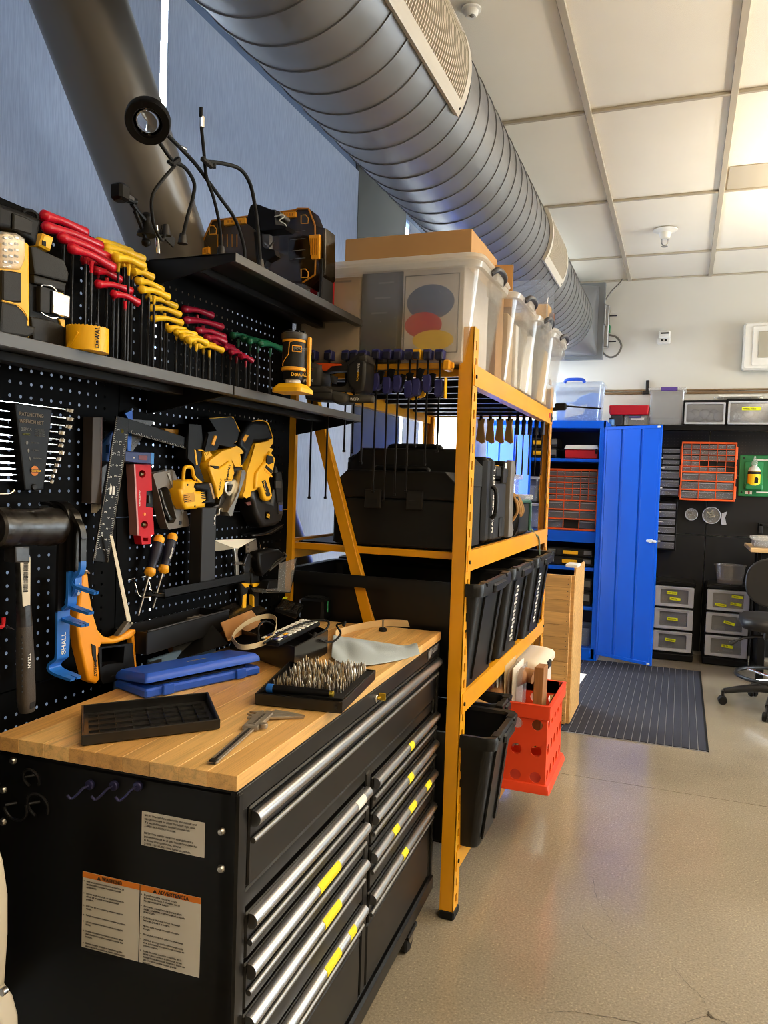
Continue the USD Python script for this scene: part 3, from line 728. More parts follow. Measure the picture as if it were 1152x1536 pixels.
t.add('yellow_tab', fa([(585, 945), (630, 965), (640, 1000), (600, 1000)], XC - 0.02, XC - 0.003, 0.001), YEL); t.add('yellow_tab', fa([(580, 1200), (640, 1215), (640, 1300), (610, 1290)], XC - 0.02, XC - 0.003, 0.001), YEL)
# hole saw
c = at(131, 528, Z=Z1 + 0.001); R0 = 0.034; H0 = 0.043
t = Thing('hole_saw', 'yellow hole saw cup with a toothed rim standing on the shelf edge', 'hole saw', o=(c[0], c[1], Z1))
th = np.arange(96) * 2 * math.pi / 96
teeth = np.array([0.0018 * ((i % 3) / 2.0) for i in range(96)])
mk = lambda r, z: np.column_stack([c[0] + r * np.cos(th), c[1] + r * np.sin(th), Z1 + np.broadcast_to(z, 96)])
t.add('cup', MB().loft([mk(0.004, 0.0005), mk(R0, 0.0005), mk(R0, H0 - 0.003 + teeth), mk(R0 - 0.0025, H0 - 0.003 + teeth), mk(R0 - 0.0025, 0.004), mk(0.004, 0.004)]), YEL, 40)
d = EYE[:2] - c[:2]; ang = math.atan2(d[1], d[0])
txt = MB().text('DeWALT', 0.0075, frame((c[0] + (R0 + .0004) * math.cos(ang + .55), c[1] + (R0 + .0004) * math.sin(ang + .55), Z1 + 0.004), (0, 0, 1), (math.sin(ang + .55), -math.cos(ang + .55), 0)), bold=True)
t.add('lettering', txt, INK)
a2 = ang - 0.75; ex = np.array([-math.sin(a2), math.cos(a2), 0.0])
t.add('slot_lip', MB().box((0, 0, 0), (0.006, 0.034, 0.003), 0.001, M=frame((c[0] + R0 * math.cos(a2), c[1] + R0 * math.sin(a2), Z1 + 0.015), ex, (0, 0, 1)) @ rot(RZ, -38)), YEL)

# ---- wrench rack
O5, S5 = (0, 590), 8.86
XW = PX + 0.02
t = Thing('wrench_holder', 'black printed holder card of a ratcheting wrench set on the pegboard', 'wrench rack', A=WALL, o=(1.15 * .9, 1.3, PX))
hold = W([(175, 120), (680, 210), (565, 1285), (310, 1290)], XW, O5, S5)
t.add('body', MB().ext(hold, PX + 0.002, XW + 0.004, 0.003, 2), BLACKPL)
xf = XW + 0.0045
ex = np.array([*W([(620, 300)], xf, O5, S5)[0], xf]) - np.array([*W([(250, 265)], xf, O5, S5)[0], xf])


def ptxt(mb, s, x, y, h, bold=False, zm=(O5, S5), X=xf, up=0.0, d=None):
    p = W([(x, y)], X, *zm)[0]
    return mb.text(s, h, frame((p[0], p[1], X), (1, up, 0) if d is None else d, (0, 1, 0)), bold=bold)


px1 = 0.00012
mm = lambda dy: abs(W([(400, 300 + dy)], xf, O5, S5)[0][1] - W([(400, 300)], xf, O5, S5)[0][1])
mb = MB(); ptxt(mb, 'RATCHETING', 252, 290, mm(46), True); ptxt(mb, 'WRENCH SET', 256, 385, mm(46), True); t.add('title', mb, mat('card_beige_print', (150, 134, 114), 0.7))
mb = MB(); ptxt(mb, '12PCS', 275, 492, mm(40), True); t.add('lettering', mb, GPRINT)
mb = MB(); ptxt(mb, 'METRIC', 297, 552, mm(24), True); t.add('lettering', mb, mat('card_green_print', (108, 110, 50), 0.7))
for r in range(4):
    mb = MB(); ptxt(mb, ('8mm 9mm 10mm', '11mm 12mm 13mm', '14mm 15mm 16mm', '17mm 18mm 19mm')[r], 460, 484 + r * 27, mm(14)); t.add('small_print', mb, GPRINT)
for r, (s_, y) in enumerate((('CR-V STEEL', 664), ('72 TEETH', 766), ('REVERSIBLE', 872))):
    mb = MB(); ptxt(mb, s_, 410 + 15 * r, y, mm(18)); t.add('small_print', mb, GPRINT)
    q = W([(356 + 20 * r, 655 + 105 * r)], xf, O5, S5)[0]
    t.add('icon', MB().ext([(q[0] + .0028 * math.cos(a) * (1, .9, .45)[r] + .0012 * math.sin(a) * (0, 0, -1)[r], q[1] + .0038 * math.sin(a)) for a in np.linspace(0, 2 * math.pi, 14, endpoint=False)], xf, xf + 0.0005), GPRINT)
q = W([(460, 1030)], xf, O5, S5)[0]
t.add('badge', MB().ext(circ(q[0], q[1], 0.0095, 28), xf, xf + 0.0006), mat('badge_orange_print', (206, 120, 40), 0.6))
t.add('badge_band', MB().box((q[0], q[1], xf + 0.0008), (0.021, 0.006, 0.0006)), mat('badge_brown_print', (90, 44, 20), 0.6))
mb = MB().text('CUSTOM', 0.0036, frame((q[0] - 0.0085, q[1] - 0.0018, xf + 0.0011), (1, 0, 0), (0, 1, 0)), bold=True); t.add('badge_lettering', mb, YPRINT)
q = W([(450, 1245)], xf, O5, S5)[0]
t.add('hang_tab', MB().ext(circ(q[0], q[1], 0.006, 14), xf - 0.001, xf + 0.003, 0.001), DARKPL)
wz = [222, 335, 435, 515, 612, 685, 780, 862, 945, 1018, 1090, 1165]
wl_ = [(1010, 130), (1010, 110), (990, 118), (895, 130), (900, 140), (880, 158), (890, 130), (848, 135), (822, 140), (795, 160), (765, 165), (750, 165)]
for i, (yy, (xr, xl2)) in enumerate(zip(wz, wl_)):
    b_ = W([(xr, yy + 6)], XW, O5, S5)[0]; a_ = W([(-180 + 10 * i, yy - 75 + 2 * i)], XW, O5, S5)[0]
    z_ = b_[1]; hr = 0.0115 - 0.0005 * i
    t = Thing('combination_wrench', f'chrome combination wrench in the black holder card, {ORD[i]} from the top', 'wrench', A=WALL, o=((a_[0] + b_[0]) / 2, z_, XW + 0.001), group='chrome wrenches in the holder card')
    ym = (a_[0] + b_[0]) / 2; n = 12
    A_ = lambda Y, Xo: np.array([Y, z_, Xo])
    w_ = 0.0032 - 0.0001 * i
    t.add('shank', MB().box((ym, z_, PX + 0.012), (b_[0] - a_[0] - 2 * hr, 0.0036, w_ * 2.2), 0.001), CHROME)
    M1 = frame((b_[0] - hr, z_, PX + 0.012), (1, 0, 0), (0, 0, -1)) @ rot(RX, 12)
    t.add('ring_end', MB().loft([[(x * k, y * k, z) for x, y in circ(0, 0, hr, 20)] for k, z in ((1, -.0032), (1, .0032), (.62, .0032), (.62, -.0032))], closed=True, M=M1), CHROME, 30)
    M2 = frame((a_[0] + hr, z_, PX + 0.012), (1, 0, 0), (0, 0, -1))
    t.add('open_end', MB().ext([(hr, .5 * hr), (.3 * hr, hr), (-hr, .95 * hr), (-hr, .45 * hr), (-.1 * hr, .4 * hr), (-.1 * hr, -.4 * hr), (-hr, -.45 * hr), (-hr, -.95 * hr), (.3 * hr, -hr), (hr, -.5 * hr)], -.003, .003, 0.0008, M=M2), CHROME)
t = Thing('peg_hook', 'bare chrome peg hook at the left picture edge under the wrench set', 'hook', A=WALL, o=(1.0, 1.25, PX))
q = [np.array([*W([(x, y)], PX + 0.03, O5, S5)[0], PX + 0.03]) for x, y in ((-140, 1335), (-40, 1340), (110, 1338), (150, 1320), (185, 1300))]
t.add('rod', MB().tube(smooth_line(q), 0.002, 8), CHROME); t.add('ball', MB().lathe([(0, -.003), (.003, -.0015), (.0035, 0), (.003, .0015), (0, .003)], 12, o=q[-1]), CHROME)
t.add('stem', MB().cyl((q[0][0], q[0][1], PX - 0.004), q[0], 0.002), CHROME)
# ------------------------------------------------------------------ tools hung on the pegboard
O4, S4 = (0, 590), 3.07
O6, S6 = (130, 600), 5.906      # close crop of the square and the level
O7, S7 = (260, 600), 6.4        # close crop of the battery tools
OZ5, SZ5 = (130, 600), 3.6
OM, SM = (0, 740), 4.518        # mallet, pry bars, hacksaw
pt3 = lambda pts, X, o=(0, 0), s=1.0: [np.array([*p, X]) for p in wp(pts, X, o, s)]


def plate(pts, zm, c0, c1, b=0.002, steps=2, holes=()):
    """An outline in a crop's pixels, taken at depth X = c1, extruded from c0 to c1 (wall coordinates)."""
    return MB().ext(wp(pts, c1, *zm), c0, c1, b, steps, holes=[wp(h, c1, *zm) for h in holes])


def wtext(s, x, y, zm, X, h, d=(1, 0, 0), up=(0, 1, 0), bold=True):
    p = wp([(x, y)], X, *zm)[0]
    return MB().text(s, h, frame((p[0], p[1], X), d, up), bold=bold)


# mallet
zm = (OM, SM); XH = -1.10
t = Thing('mallet', 'big black rubber mallet with a grey grip, hanging head-up on the pegboard', 'mallet', A=WALL, o=(1.13, 1.0, XH))
h0, h1 = pt3([(-60, 235), (385, 225)], XH, *zm)
hr = 0.036
ax = (h1 - h0) / np.linalg.norm(h1 - h0)
MM = frame(h0, np.cross(ax, (0, 0, 1)), (0, 0, 1))
L = np.linalg.norm(h1 - h0)
MM = np.eye(4); MM[:3, 2] = ax; MM[:3, 0] = (0, 0, 1); MM[:3, 1] = np.cross(ax, (0, 0, 1)); MM[:3, 3] = h0
MALLET = mat('mallet_black_rubber', (30, 27, 25), 0.3, rvar=0.1, scale=40, spec=0.5)
t.add('head', MB().lathe([(0, 0), (hr * .9, 0), (hr, 0.004), (hr, L * .22), (hr * .93, L * .25), (hr * .93, L * .7), (hr, L * .74), (hr, L - 0.004), (hr * .9, L), (0, L)], 32, M=MM), MALLET, 40)
t.add('neck', plate([(105, 360), (205, 360), (205, 470), (105, 470)], zm, XH - 0.014, XH + 0.014, 0.003), MALLET)
hp = pt3([(150, 440), (158, 700), (165, 900), (172, 1150), (178, 1400), (182, 1480)], XH, *zm)
wid = [0.0118, 0.0122, 0.0135, 0.0155, 0.0160, 0.013]
rings = []
for p, w in zip(hp, wid): rings.append([(p[0] + a, p[1], p[2] + b) for a, b in rrect(2 * w, 2 * w * .8, w * .6, 4)][::-1])
t.add('handle', MB().loft(rings[:3]), MALLET, 40)
gp = t.add('grip', MB().loft(rings[2:]), mat('grip_dark_brown_grey', (62, 55, 48), 0.6, bump=0.2, bscale=400), 40)
for k in range(11):
    q = pt3([(150, 975 + k * 37)], XH + 0.0135, *zm)[0]
    t.add('grip_dimple', MB().cyl(q - (0, 0, .001), q + (0, 0, .0006), 0.0018, n=8), INK, parent=gp)
st = wp([(135, 440), (205, 432), (203, 755), (155, 768)], XH + 0.011, *zm)
sp = t.add('sticker', MB().ext(st, XH + 0.0105, XH + 0.0115), mat('sticker_cream', (206, 196, 178), 0.7))
for k in range(5):
    q = wp([(172 + k * 6 - 12, 470)], XH + 0.0118, *zm)[0]
    t.add('sticker_print', MB().text('WARNING: WEAR SAFETY GOGGLES', 0.0022, frame((q[0], q[1], XH + 0.0117), (0, -1, 0), (1, 0, 0))), INK, parent=sp)
t.add('lettering', wtext('TITAN', 190, 1085, zm, XH + 0.0155, 0.0062, d=(0, -1, 0), up=(1, 0, 0)), WPRINT)
t.add('hang_hole', plate([(200, 1400), (235, 1390), (238, 1450), (205, 1465)], zm, XH + 0.009, XH + 0.0125, 0.001), INK)

# three pry bars
BARBLK = mat('pry_bar_black', (20, 19, 19), 0.22, spec=0.5)


def pry(label, ytop, top, split, body_bot, claw, bw, X0, txt=None, ty=0):
    """Pixels of the hook top, the paint split, the lower bend; the bar bends away from the wall at both ends."""
    zt = wp([top], X0, *zm)[0]; zs = wp([split], X0, *zm)[0]; zb = wp([body_bot], X0, *zm)[0]; zc = wp([claw], X0, *zm)[0]
    yy = zs[0]
    t = Thing('pry_bar', label, 'pry bar', A=WALL, o=(yy, zb[1], X0), group=None)
    up = [(zs[1], X0), ((zs[1] + zt[1]) / 2, X0), (zt[1] - 0.035, X0 + 0.001), (zt[1] - 0.012, X0 - 0.006), (zt[1], X0 - 0.022), (zt[1] + 0.002, X0 - 0.045)]
    h = (zs[1] - zb[1])
    lo = [(zs[1] + 0.002, X0), (zb[1] + 0.030, X0), (zb[1] + 0.018, X0 - 0.004), (zb[1] + 0.009, X0 - 0.016), (zb[1] - 0.001, X0 - 0.019), (zb[1] - 0.008, X0 - 0.008), (zb[1] - 0.012, X0 + 0.012), (zb[1] - 0.016, X0 + 0.034)]
    u2, l2 = smooth_line(up, 5), smooth_line(lo, 5)
    off = lambda mb: (mb.v.__setitem__(slice(None), [v_ + (yy, 0, 0) for v_ in mb.v]), mb)[1]
    t.add('black_gooseneck', off(MB().strip(u2, bw, 0.0055)), BARBLK, 40)
    body = l2[:-4]
    t.add('blue_bar', off(MB().strip(body, bw, 0.0055)), BARBLUE, 40)
    ct = l2[-5:]
    for sgn in (-1, 1):
        mb = MB().strip(ct, np.linspace(bw * .5, bw * .36, 5), 0.005)
        mb.v = [v_ + (yy + sgn * bw * 0.52, 0, 0) for v_ in mb.v]
        t.add('claw', mb, BARBLUE, 40)
    if txt:
        t.add('lettering', MB().text(txt, bw * 0.62, frame((yy + bw * .3, ty, X0 + 0.0032), (0, 1, 0), (-1, 0, 0)), bold=True), WPRINT)
    return t


tyz = wp([(430, 1090)], -1.085, *zm)[0][1]
pry('largest blue pry bar with a black gooseneck, leftmost of three beside the mallet', 0, (360, 80), (425, 800), (400, 1190), (480, 1340), 0.0158, -1.085, 'SHALL', tyz)
pry('middle-sized blue pry bar between the largest one and the smallest one', 0, (430, 75), (487, 530), (470, 830), (560, 930), 0.0118, -1.070, None)
pry('smaller blue pry bar hanging just left of the orange hacksaw', 0, (500, 105), (525, 530), (525, 745), (600, 800), 0.0085, -1.060, 'SHALL', wp([(530, 690)], -1.06, *zm)[0][1])
pry('smallest blue pry bar, topmost of the blue claws against the hacksaw frame', 0, (535, 175), (558, 465), (552, 610), (620, 650), 0.0070, -1.045, None)

# hacksaw
t = Thing('hacksaw', 'orange hacksaw with a black grip and a pale blade on the pegboard', 'saw', A=WALL, o=(1.4, 1.0, -1.11))
HSO = mat('hacksaw_orange', (232, 150, 24), 0.4)
t.add('frame', MB().ext(wp([(560, 560), (600, 545), (612, 680), (640, 830), (668, 925), (705, 968), (770, 985), (830, 965), (895, 925), (925, 925), (925, 950), (890, 985), (780, 1020), (690, 1022), (668, 1100), (680, 1260), (655, 1292), (600, 1270), (545, 1050), (520, 880), (535, 760)], -1.10, *zm), -1.125, -1.10, 0.005, 3), HSO, 40)
t.add('frame_slot', plate([(622, 1020), (650, 1035), (655, 1180), (628, 1100)], zm, -1.10, -1.0985, 0.0003), INK)
t.add('handle_bar', plate([(895, 985), (912, 960), (928, 1190), (915, 1200)], zm, -1.12, -1.104, 0.002), HSO)
t.add('grip', MB().ext(wp([(672, 1045), (860, 1020), (898, 1015), (915, 1195), (890, 1250), (700, 1292), (682, 1260), (676, 1150)], -1.098, *zm), -1.13, -1.098, holes=[wp([(690, 1052), (845, 1036), (836, 1148), (720, 1160), (690, 1180)], -1.098, *zm)]), BLACKPL, 30)
gl = pt3([(690, 1230), (740, 1185), (880, 1165)], -1.112, *zm)
t.add('grip_pad', MB().tube(smooth_line([gl[0], (gl[0] + gl[2]) / 2 + (0, .004, 0), gl[2]]), [0.008] * 13, 10), BLACKPL, 60)
t.add('grip_shadow_ribs', MB().box((*wp([(780, 1232)], -1.1, *zm)[0], -1.098), (0.03, 0.003, 0.002), 0.0005), RUBBER)
t.add('blade', MB().ext(wp([(745, 285), (765, 290), (890, 868), (862, 872)], -1.112, *zm), -1.1132, -1.112), mat('blade_cream', (212, 200, 176), 0.5))
t.add('blade_clamp', plate([(875, 868), (900, 890), (880, 915), (830, 960), (800, 968), (845, 905)], zm, -1.12, -1.106, 0.002), GREYBR)
t.add('pin', MB().cyl(pt3([(895, 880)], -1.115, *zm)[0], pt3([(895, 880)], -1.1, *zm)[0], 0.0025), CHROME)
t.add('top_hook', MB().tube(smooth_line(pt3([(585, 545), (575, 525), (592, 528), (606, 542)], -1.10, *zm)), 0.002, 8), STEEL)
mb = wtext('DeWALT', 640, 1130, zm, -1.0982, 0.006, d=(0, -1, 0), up=(1, 0, 0)); t.add('lettering', mb, INK)

# grey-brown bar at the seam
z6 = (O6, S6)
t = Thing('flat_bar', 'tall grey-brown flat bar hanging behind the black framing square', 'bar', A=WALL, o=(1.38, 1.35, PX))
t.add('slab', plate([(55, 150), (130, 152), (122, 925), (40, 915)], z6, PX + 0.004, PX + 0.03, 0.002), mat('bar_brown_grey', (62, 54, 48), 0.6))
t.add('edge', plate([(128, 152), (142, 154), (134, 925), (122, 925)], z6, PX + 0.004, PX + 0.028, 0.001), mat('bar_pinkish_edge', (92, 66, 62), 0.6))
t.add('cream_end', plate([(92, 925), (132, 905), (130, 955), (88, 1000)], z6, PX + 0.004, PX + 0.02, 0.001), CREAM)

# clear speed square with its printed scale, behind
t = Thing('speed_square', 'translucent grey speed square with printed scale, mostly hidden by the framing square', 'square', A=WALL, o=(1.5, 1.4, PX))
t.add('plate', plate([(395, 170), (605, 185), (560, 240), (405, 460), (350, 450), (370, 300)], z6, PX + 0.004, PX + 0.007, 0.0005), mat('square_smoky_grey', (84, 84, 84), 0.4))
for k in range(7):
    a_, b_ = pt3([(430 + k * 20, 190 + k * 2), (425 + k * 14, 225 - k)], PX + 0.0073, *z6); t.add('scale_mark', MB().cyl(a_, b_, 0.0006, n=4), GPRINT)
for k in range(8):
    a_, b_ = pt3([(520 - k * 18, 300 + k * 20), (470 - k * 12, 285 + k * 20)], PX + 0.0073, *z6); t.add('scale_mark', MB().cyl(a_, b_, 0.0006, n=4), GPRINT)
t.add('lower_leg', plate([(130, 600), (185, 565), (150, 760), (120, 900), (125, 760)], z6, PX + 0.004, PX + 0.007, 0.0005), mat('square_smoky_grey_dark', (66, 66, 66), 0.4))
# blue layout square head
t = Thing('layout_square', 'blue layout square behind the black framing square', 'square', A=WALL, o=(1.45, 1.38, PX))
DKBL = mat('square_blue_anodised', (32, 82, 158), 0.4, 0.3)
t.add('blade', plate([(340, 120), (405, 85), (408, 165), (395, 455), (362, 450), (365, 160)], z6, PX + 0.008, PX + 0.014, 0.001), DKBL)
t.add('head', MB().ext(wp([(235, 280), (225, 320), (205, 460), (200, 545), (120, 542), (122, 410)], PX + 0.016, *z6), PX + 0.008, PX + 0.016, holes=[wp([(170, 400), (205, 390), (195, 475), (170, 478)], PX + 0.016, *z6)]), DKBL, False)
t = Thing('magnetic_level', 'navy block level with a red vial window above the red level', 'level', A=WALL, o=(1.53, 1.33, PX))
t.add('body', plate([(345, 455), (575, 465), (572, 568), (345, 545)], z6, PX + 0.006, PX + 0.034, 0.002), mat('level_navy', (28, 46, 100), 0.45))
t.add('end_cap', plate([(572, 465), (602, 467), (598, 570), (570, 568)], z6, PX + 0.006, PX + 0.033, 0.002), mat('level_light_blue', (50, 128, 200), 0.4))
t.add('vial_window', plate([(462, 490), (540, 492), (538, 535), (462, 530)], z6, PX + 0.033, PX + 0.0348, 0.0005), mat('vial_dark_red', (110, 22, 30), 0.3))
t.add('print', plate([(412, 505), (428, 505), (428, 517), (412, 517)], z6, PX + 0.033, PX + 0.0346, 0.0002), WPRINT)

# black framing square with ticks
XS = PX + 0.042
t = Thing('framing_square', 'black framing square with white graduations, hanging over the blue squares', 'square', A=WALL, o=(1.45, 1.3, XS))
vleg = [(262, 140), (372, 165), (365, 300), (322, 600), (185, 1440), (55, 1425), (180, 740)]
t.add('long_leg', plate(vleg, z6, XS - 0.003, XS, 0.0006), BLACKPL, False)
t.add('short_leg', plate([(372, 165), (905, 340), (880, 435), (365, 285)], z6, XS - 0.0028, XS - 0.0004, 0.0006), BLACKPL, False)
t.add('edge_line', MB().tube(pt3([(264, 150), (180, 740), (60, 1422)], XS + 0.0002, *z6), 0.0008, 4).tube(pt3([(366, 300), (322, 600), (188, 1437)], XS + 0.0002, *z6), 0.0008, 4).tube(pt3([(372, 288), (880, 430)], XS, *z6), 0.0006, 4), GPRINT, kind='stuff', label='pale edge lines of the scale')
tk = MB()
def lerp(a, b, u): return (a[0] + (b[0] - a[0]) * u, a[1] + (b[1] - a[1]) * u)
for k in range(72):
    u = k / 72; p = lerp((262, 165), (65, 1415), u); n_ = 26 if k % 6 == 0 else 12
    a_, b_ = pt3([p, (p[0] + n_, p[1] + n_ * .16)], XS + 0.0003, *z6); tk.cyl(a_, b_, 0.0004, n=4)
    p = lerp((360, 305), (185, 1425), u)
    a_, b_ = pt3([p, (p[0] - n_, p[1] - n_ * .16)], XS + 0.0003, *z6); tk.cyl(a_, b_, 0.0004, n=4)
for k in range(34):
    p = lerp((395, 292), (872, 425), k / 33); n_ = 22 if k % 6 == 0 else 11
    a_, b_ = pt3([p, (p[0] + n_ * .3, p[1] - n_)], XS, *z6); tk.cyl(a_, b_, 0.0004, n=4)
t.add('graduation', tk, WPRINT, False, kind='stuff')
nm = MB()
for k in range(1, 12):
    for a0, a1, dx in (((262, 165), (65, 1415), 42), ((360, 305), (185, 1425), -42)):
        p = lerp(a0, a1, k / 12); q = wp([(p[0] + dx, p[1] + 8)], XS + 0.0003, *z6)[0]
        nm.text(str(k if dx > 0 else 12 - k), 0.006, frame((q[0], q[1], XS + 0.0002), (0.16, 1, 0), (-1, 0.16, 0)), depth=0.0004)
t.add('numerals', nm, WPRINT, False, kind='stuff')
t.add('logo', MB().ext(wp([(232, 762), (252, 765), (246, 840), (228, 838)], XS + 0.0006, *z6), XS, XS + 0.0006).ext(wp([(212, 740), (226, 770), (218, 840), (203, 835)], XS + 0.0006, *z6), XS, XS + 0.0006), WPRINT, False, kind='stuff', label='white printed logo')
t.add('hang_hole', MB().cyl(pt3([(310, 275)], XS - .001, *z6)[0], pt3([(310, 275)], XS + .0005, *z6)[0], 0.0045, n=14), mat('hole_olive', (120, 116, 40), 0.5))

# red level
XR_ = PX + 0.024
t = Thing('torpedo_level', 'red torpedo level hanging upright between the framing square and the stapler', 'level', A=WALL, o=(1.53, 1.2, PX))
body = [(418, 568), (572, 572), (580, 800), (530, 805), (525, 945), (585, 955), (598, 1190), (572, 1195), (568, 1275), (490, 1280), (478, 1205), (450, 1200)]
def ring_hole(cx, cy, r): return [(cx + r * math.cos(a), cy + 1.15 * r * math.sin(a)) for a in np.linspace(0, 2 * math.pi, 18, endpoint=False)]
REDL = mat('level_red', (186, 20, 32), 0.5, spec=0.2)
t.add('body', MB().ext(wp(body, XR_, *z6), PX + 0.004, XR_, holes=[wp(ring_hole(493, 655, 30), XR_, *z6), wp(ring_hole(513, 1105, 30), XR_, *z6), wp([(500, 1220), (545, 1222), (543, 1252), (503, 1250)], XR_, *z6)]), REDL, 20)
for cy, cx in ((655, 493), (1105, 513)):
    a_, b_ = pt3([(cx - 24, cy), (cx + 24, cy + 4)], PX + 0.016, *z6)
    t.add('vial', MB().cyl(a_, b_, 0.0038, n=10), mat('vial_olive_clear', (120, 110, 80), 0.15))
t.add('edge_rail', plate([(418, 568), (432, 570), (465, 1200), (450, 1200)], z6, PX + 0.003, XR_ + 0.001, 0.0004), mat('level_edge_grey', (170, 120, 116), 0.4, 0.4))
t.add('centre_vial', plate([(530, 805), (585, 802), (588, 950), (527, 945)], z6, PX + 0.004, PX + 0.014, 0.001), BLACKPL)
t.add('centre_tube', MB().cyl(*pt3([(548, 845), (550, 915)], PX + 0.017, *z6), 0.004), mat('vial_dark_green', (30, 40, 30), 0.2))
q = pt3([(512, 1012)], XR_, *z6)[0]; t.add('dot', MB().cyl(q, q + (0, 0, .0012), 0.0040, n=20), mat('dot_orange', (240, 120, 20), 0.4))
t.add('lettering', wtext('CRAFTSMAN', 462, 800, z6, XR_ + 0.0003, 0.0042, d=(0.03, -1, 0), up=(1, 0.03, 0)), WPRINT)

# stapler
t = Thing('staple_gun', 'grey-brown metal staple gun hanging tilted right of the red level', 'stapler', A=WALL, o=(1.6, 1.2, PX))
XG = PX + 0.028
t.add('body', MB().ext(wp([(588, 665), (598, 650), (760, 618), (778, 628), (845, 820), (862, 985), (885, 985), (912, 1105), (900, 1118), (735, 1148), (722, 1140), (700, 1080), (628, 800)], XG, *z6), PX + 0.004, XG, holes=[wp([(632, 790), (692, 765), (720, 780), (795, 1050), (770, 1090), (722, 1095), (700, 1060)], XG, *z6)]), GREYBR, 20)
t.add('top_strip', plate([(715, 650), (735, 645), (862, 990), (850, 1010)], z6, XG - 0.002, XG + 0.002, 0.0008), mat('stapler_light_edge', (150, 142, 130), 0.35, 0.6))
t.add('lever', plate([(640, 800), (665, 790), (735, 1010), (770, 1060), (740, 1070), (700, 1010)], z6, PX + 0.008, PX + 0.022, 0.002), mat('lever_dark', (40, 38, 36), 0.3, 0.5))
t.add('spring_wire', MB().tube(smooth_line(pt3([(655, 800), (690, 930), (735, 1040)], PX + 0.024, *z6)), 0.0012, 6), STEEL)
q = pt3([(828, 1086)], XG, *z6)[0]; t.add('screw', MB().cyl(q, q + (0, 0, .0015), 0.005, n=16), DSTEEL)

# battery tools
z7 = (O7, S7)
t = Thing('battery_driver', 'yellow battery tool hanging head-down with a loop guard, leftmost of the yellow tools', 'power tool', A=WALL, o=(1.7, 1.3, PX))
t.add('handle', plate([(150, 230), (270, 240), (290, 480), (250, 640), (300, 780), (230, 800), (200, 620), (140, 560)], z7, PX + 0.01, PX + 0.05, 0.010, 3), BLACKPL, 50)
t.add('yellow_stripe', plate([(203, 475), (218, 480), (238, 620), (222, 628)], z7, PX + 0.045, PX + 0.0515, 0.001), YEL)
lp = pt3([(95, 775), (105, 660), (150, 640), (180, 660), (200, 740), (265, 800)], PX + 0.05, *z7)
t.add('loop_guard', MB().tube(smooth_line(lp), 0.0045, 10), YEL)
t.add('head', plate([(95, 775), (190, 760), (270, 800), (230, 830), (225, 870), (325, 880), (330, 960), (310, 1040), (130, 1055), (95, 1000), (62, 860), (90, 845)], z7, PX + 0.008, PX + 0.058, 0.008, 3), YEL, 50)
t.add('battery', plate([(225, 800), (350, 790), (380, 800), (415, 950), (400, 1000), (290, 985), (330, 960), (325, 880), (240, 860), (215, 840)], z7, PX + 0.012, PX + 0.064, 0.006, 3), BLACKPL, 50)
t.add('battery_trim', plate([(345, 800), (365, 800), (402, 950), (385, 950)], z7, PX + 0.06, PX + 0.0655, 0.001), mat('trim_tan', (176, 140, 96), 0.5))
for k in range(4): t.add('vent', plate([(272, 872 + k * 21), (310, 876 + k * 21), (312, 886 + k * 21), (274, 882 + k * 21)], z7, PX + 0.056, PX + 0.0588, 0.0003), INK)
pl = t.add('rating_plate', plate([(92, 905), (200, 885), (212, 975), (108, 990)], z7, PX + 0.0575, PX + 0.0588, 0.0003), mat('plate_dark_yellow', (196, 140, 14), 0.5))
for k, s_ in enumerate(('DCF887 20V MAX', 'TYPE 1  0-3250/MIN', 'MADE IN U.S.A.', 'WEAR EYE PROTECTION')):
    t.add('plate_print', wtext(s_, 98 + 3 * k, 925 + 19 * k, z7, PX + 0.0589, 0.0017, d=(1, 0.12, 0), up=(-0.12, 1, 0)), INK, parent=pl)
for x, y in ((135, 815), (222, 772), (205, 1020)): q = pt3([(x, y)], PX + .0575, *z7)[0]; t.add('screw', MB().cyl(q, q + (0, 0, .0012), 0.0026, n=10), INK)

t = Thing('jigsaw', 'yellow and black jigsaw with a silver shoe, middle of the hanging yellow tools', 'power tool', A=WALL, o=(1.8, 1.35, PX))
JX = PX + 0.06
t.add('handle', plate([(345, 180), (560, 165), (585, 185), (650, 360), (575, 420), (640, 440), (540, 450), (440, 430), (420, 480), (300, 500), (340, 330), (330, 310), (420, 300)], z7, PX + 0.01, JX, 0.010, 3), BLACKPL, 50)
t.add('handle_trim', MB().tube(smooth_line(pt3([(345, 178), (555, 165), (580, 185), (648, 350), (570, 418)], JX - 0.003, *z7)), 0.0016, 6), YEL)
t.add('switch', plate([(400, 340), (425, 345), (395, 440), (370, 425)], z7, JX - 0.006, JX + 0.003, 0.002), TIPS)
t.add('side_trim', MB().tube(smooth_line(pt3([(240, 480), (290, 490), (320, 530), (350, 480), (355, 400), (340, 330)], JX - 0.004, *z7)), 0.0016, 6), YEL)
t.add('trigger', plate([(290, 490), (350, 490), (385, 530), (350, 560), (310, 590)], z7, PX + 0.015, JX - 0.004, 0.003), YEL)
t.add('motor_housing', plate([(350, 580), (470, 490), (545, 470), (610, 440), (655, 470), (685, 510), (640, 520), (665, 640), (595, 640), (560, 570), (585, 700), (560, 780), (500, 780), (470, 900), (430, 950), (400, 830), (340, 620)], z7, PX + 0.008, JX + 0.004, 0.012, 4), YEL, 50)
t.add('front_panel', plate([(540, 585), (582, 615), (582, 690), (555, 770), (495, 770), (465, 880), (425, 930), (410, 840), (350, 640), (440, 660)], z7, JX - 0.002, JX + 0.010, 0.004, 3), YEL, 50)
t.add('vent', plate([(372, 630), (440, 635), (445, 655), (400, 660)], z7, JX + 0.003, JX + 0.011, 0.001), INK)
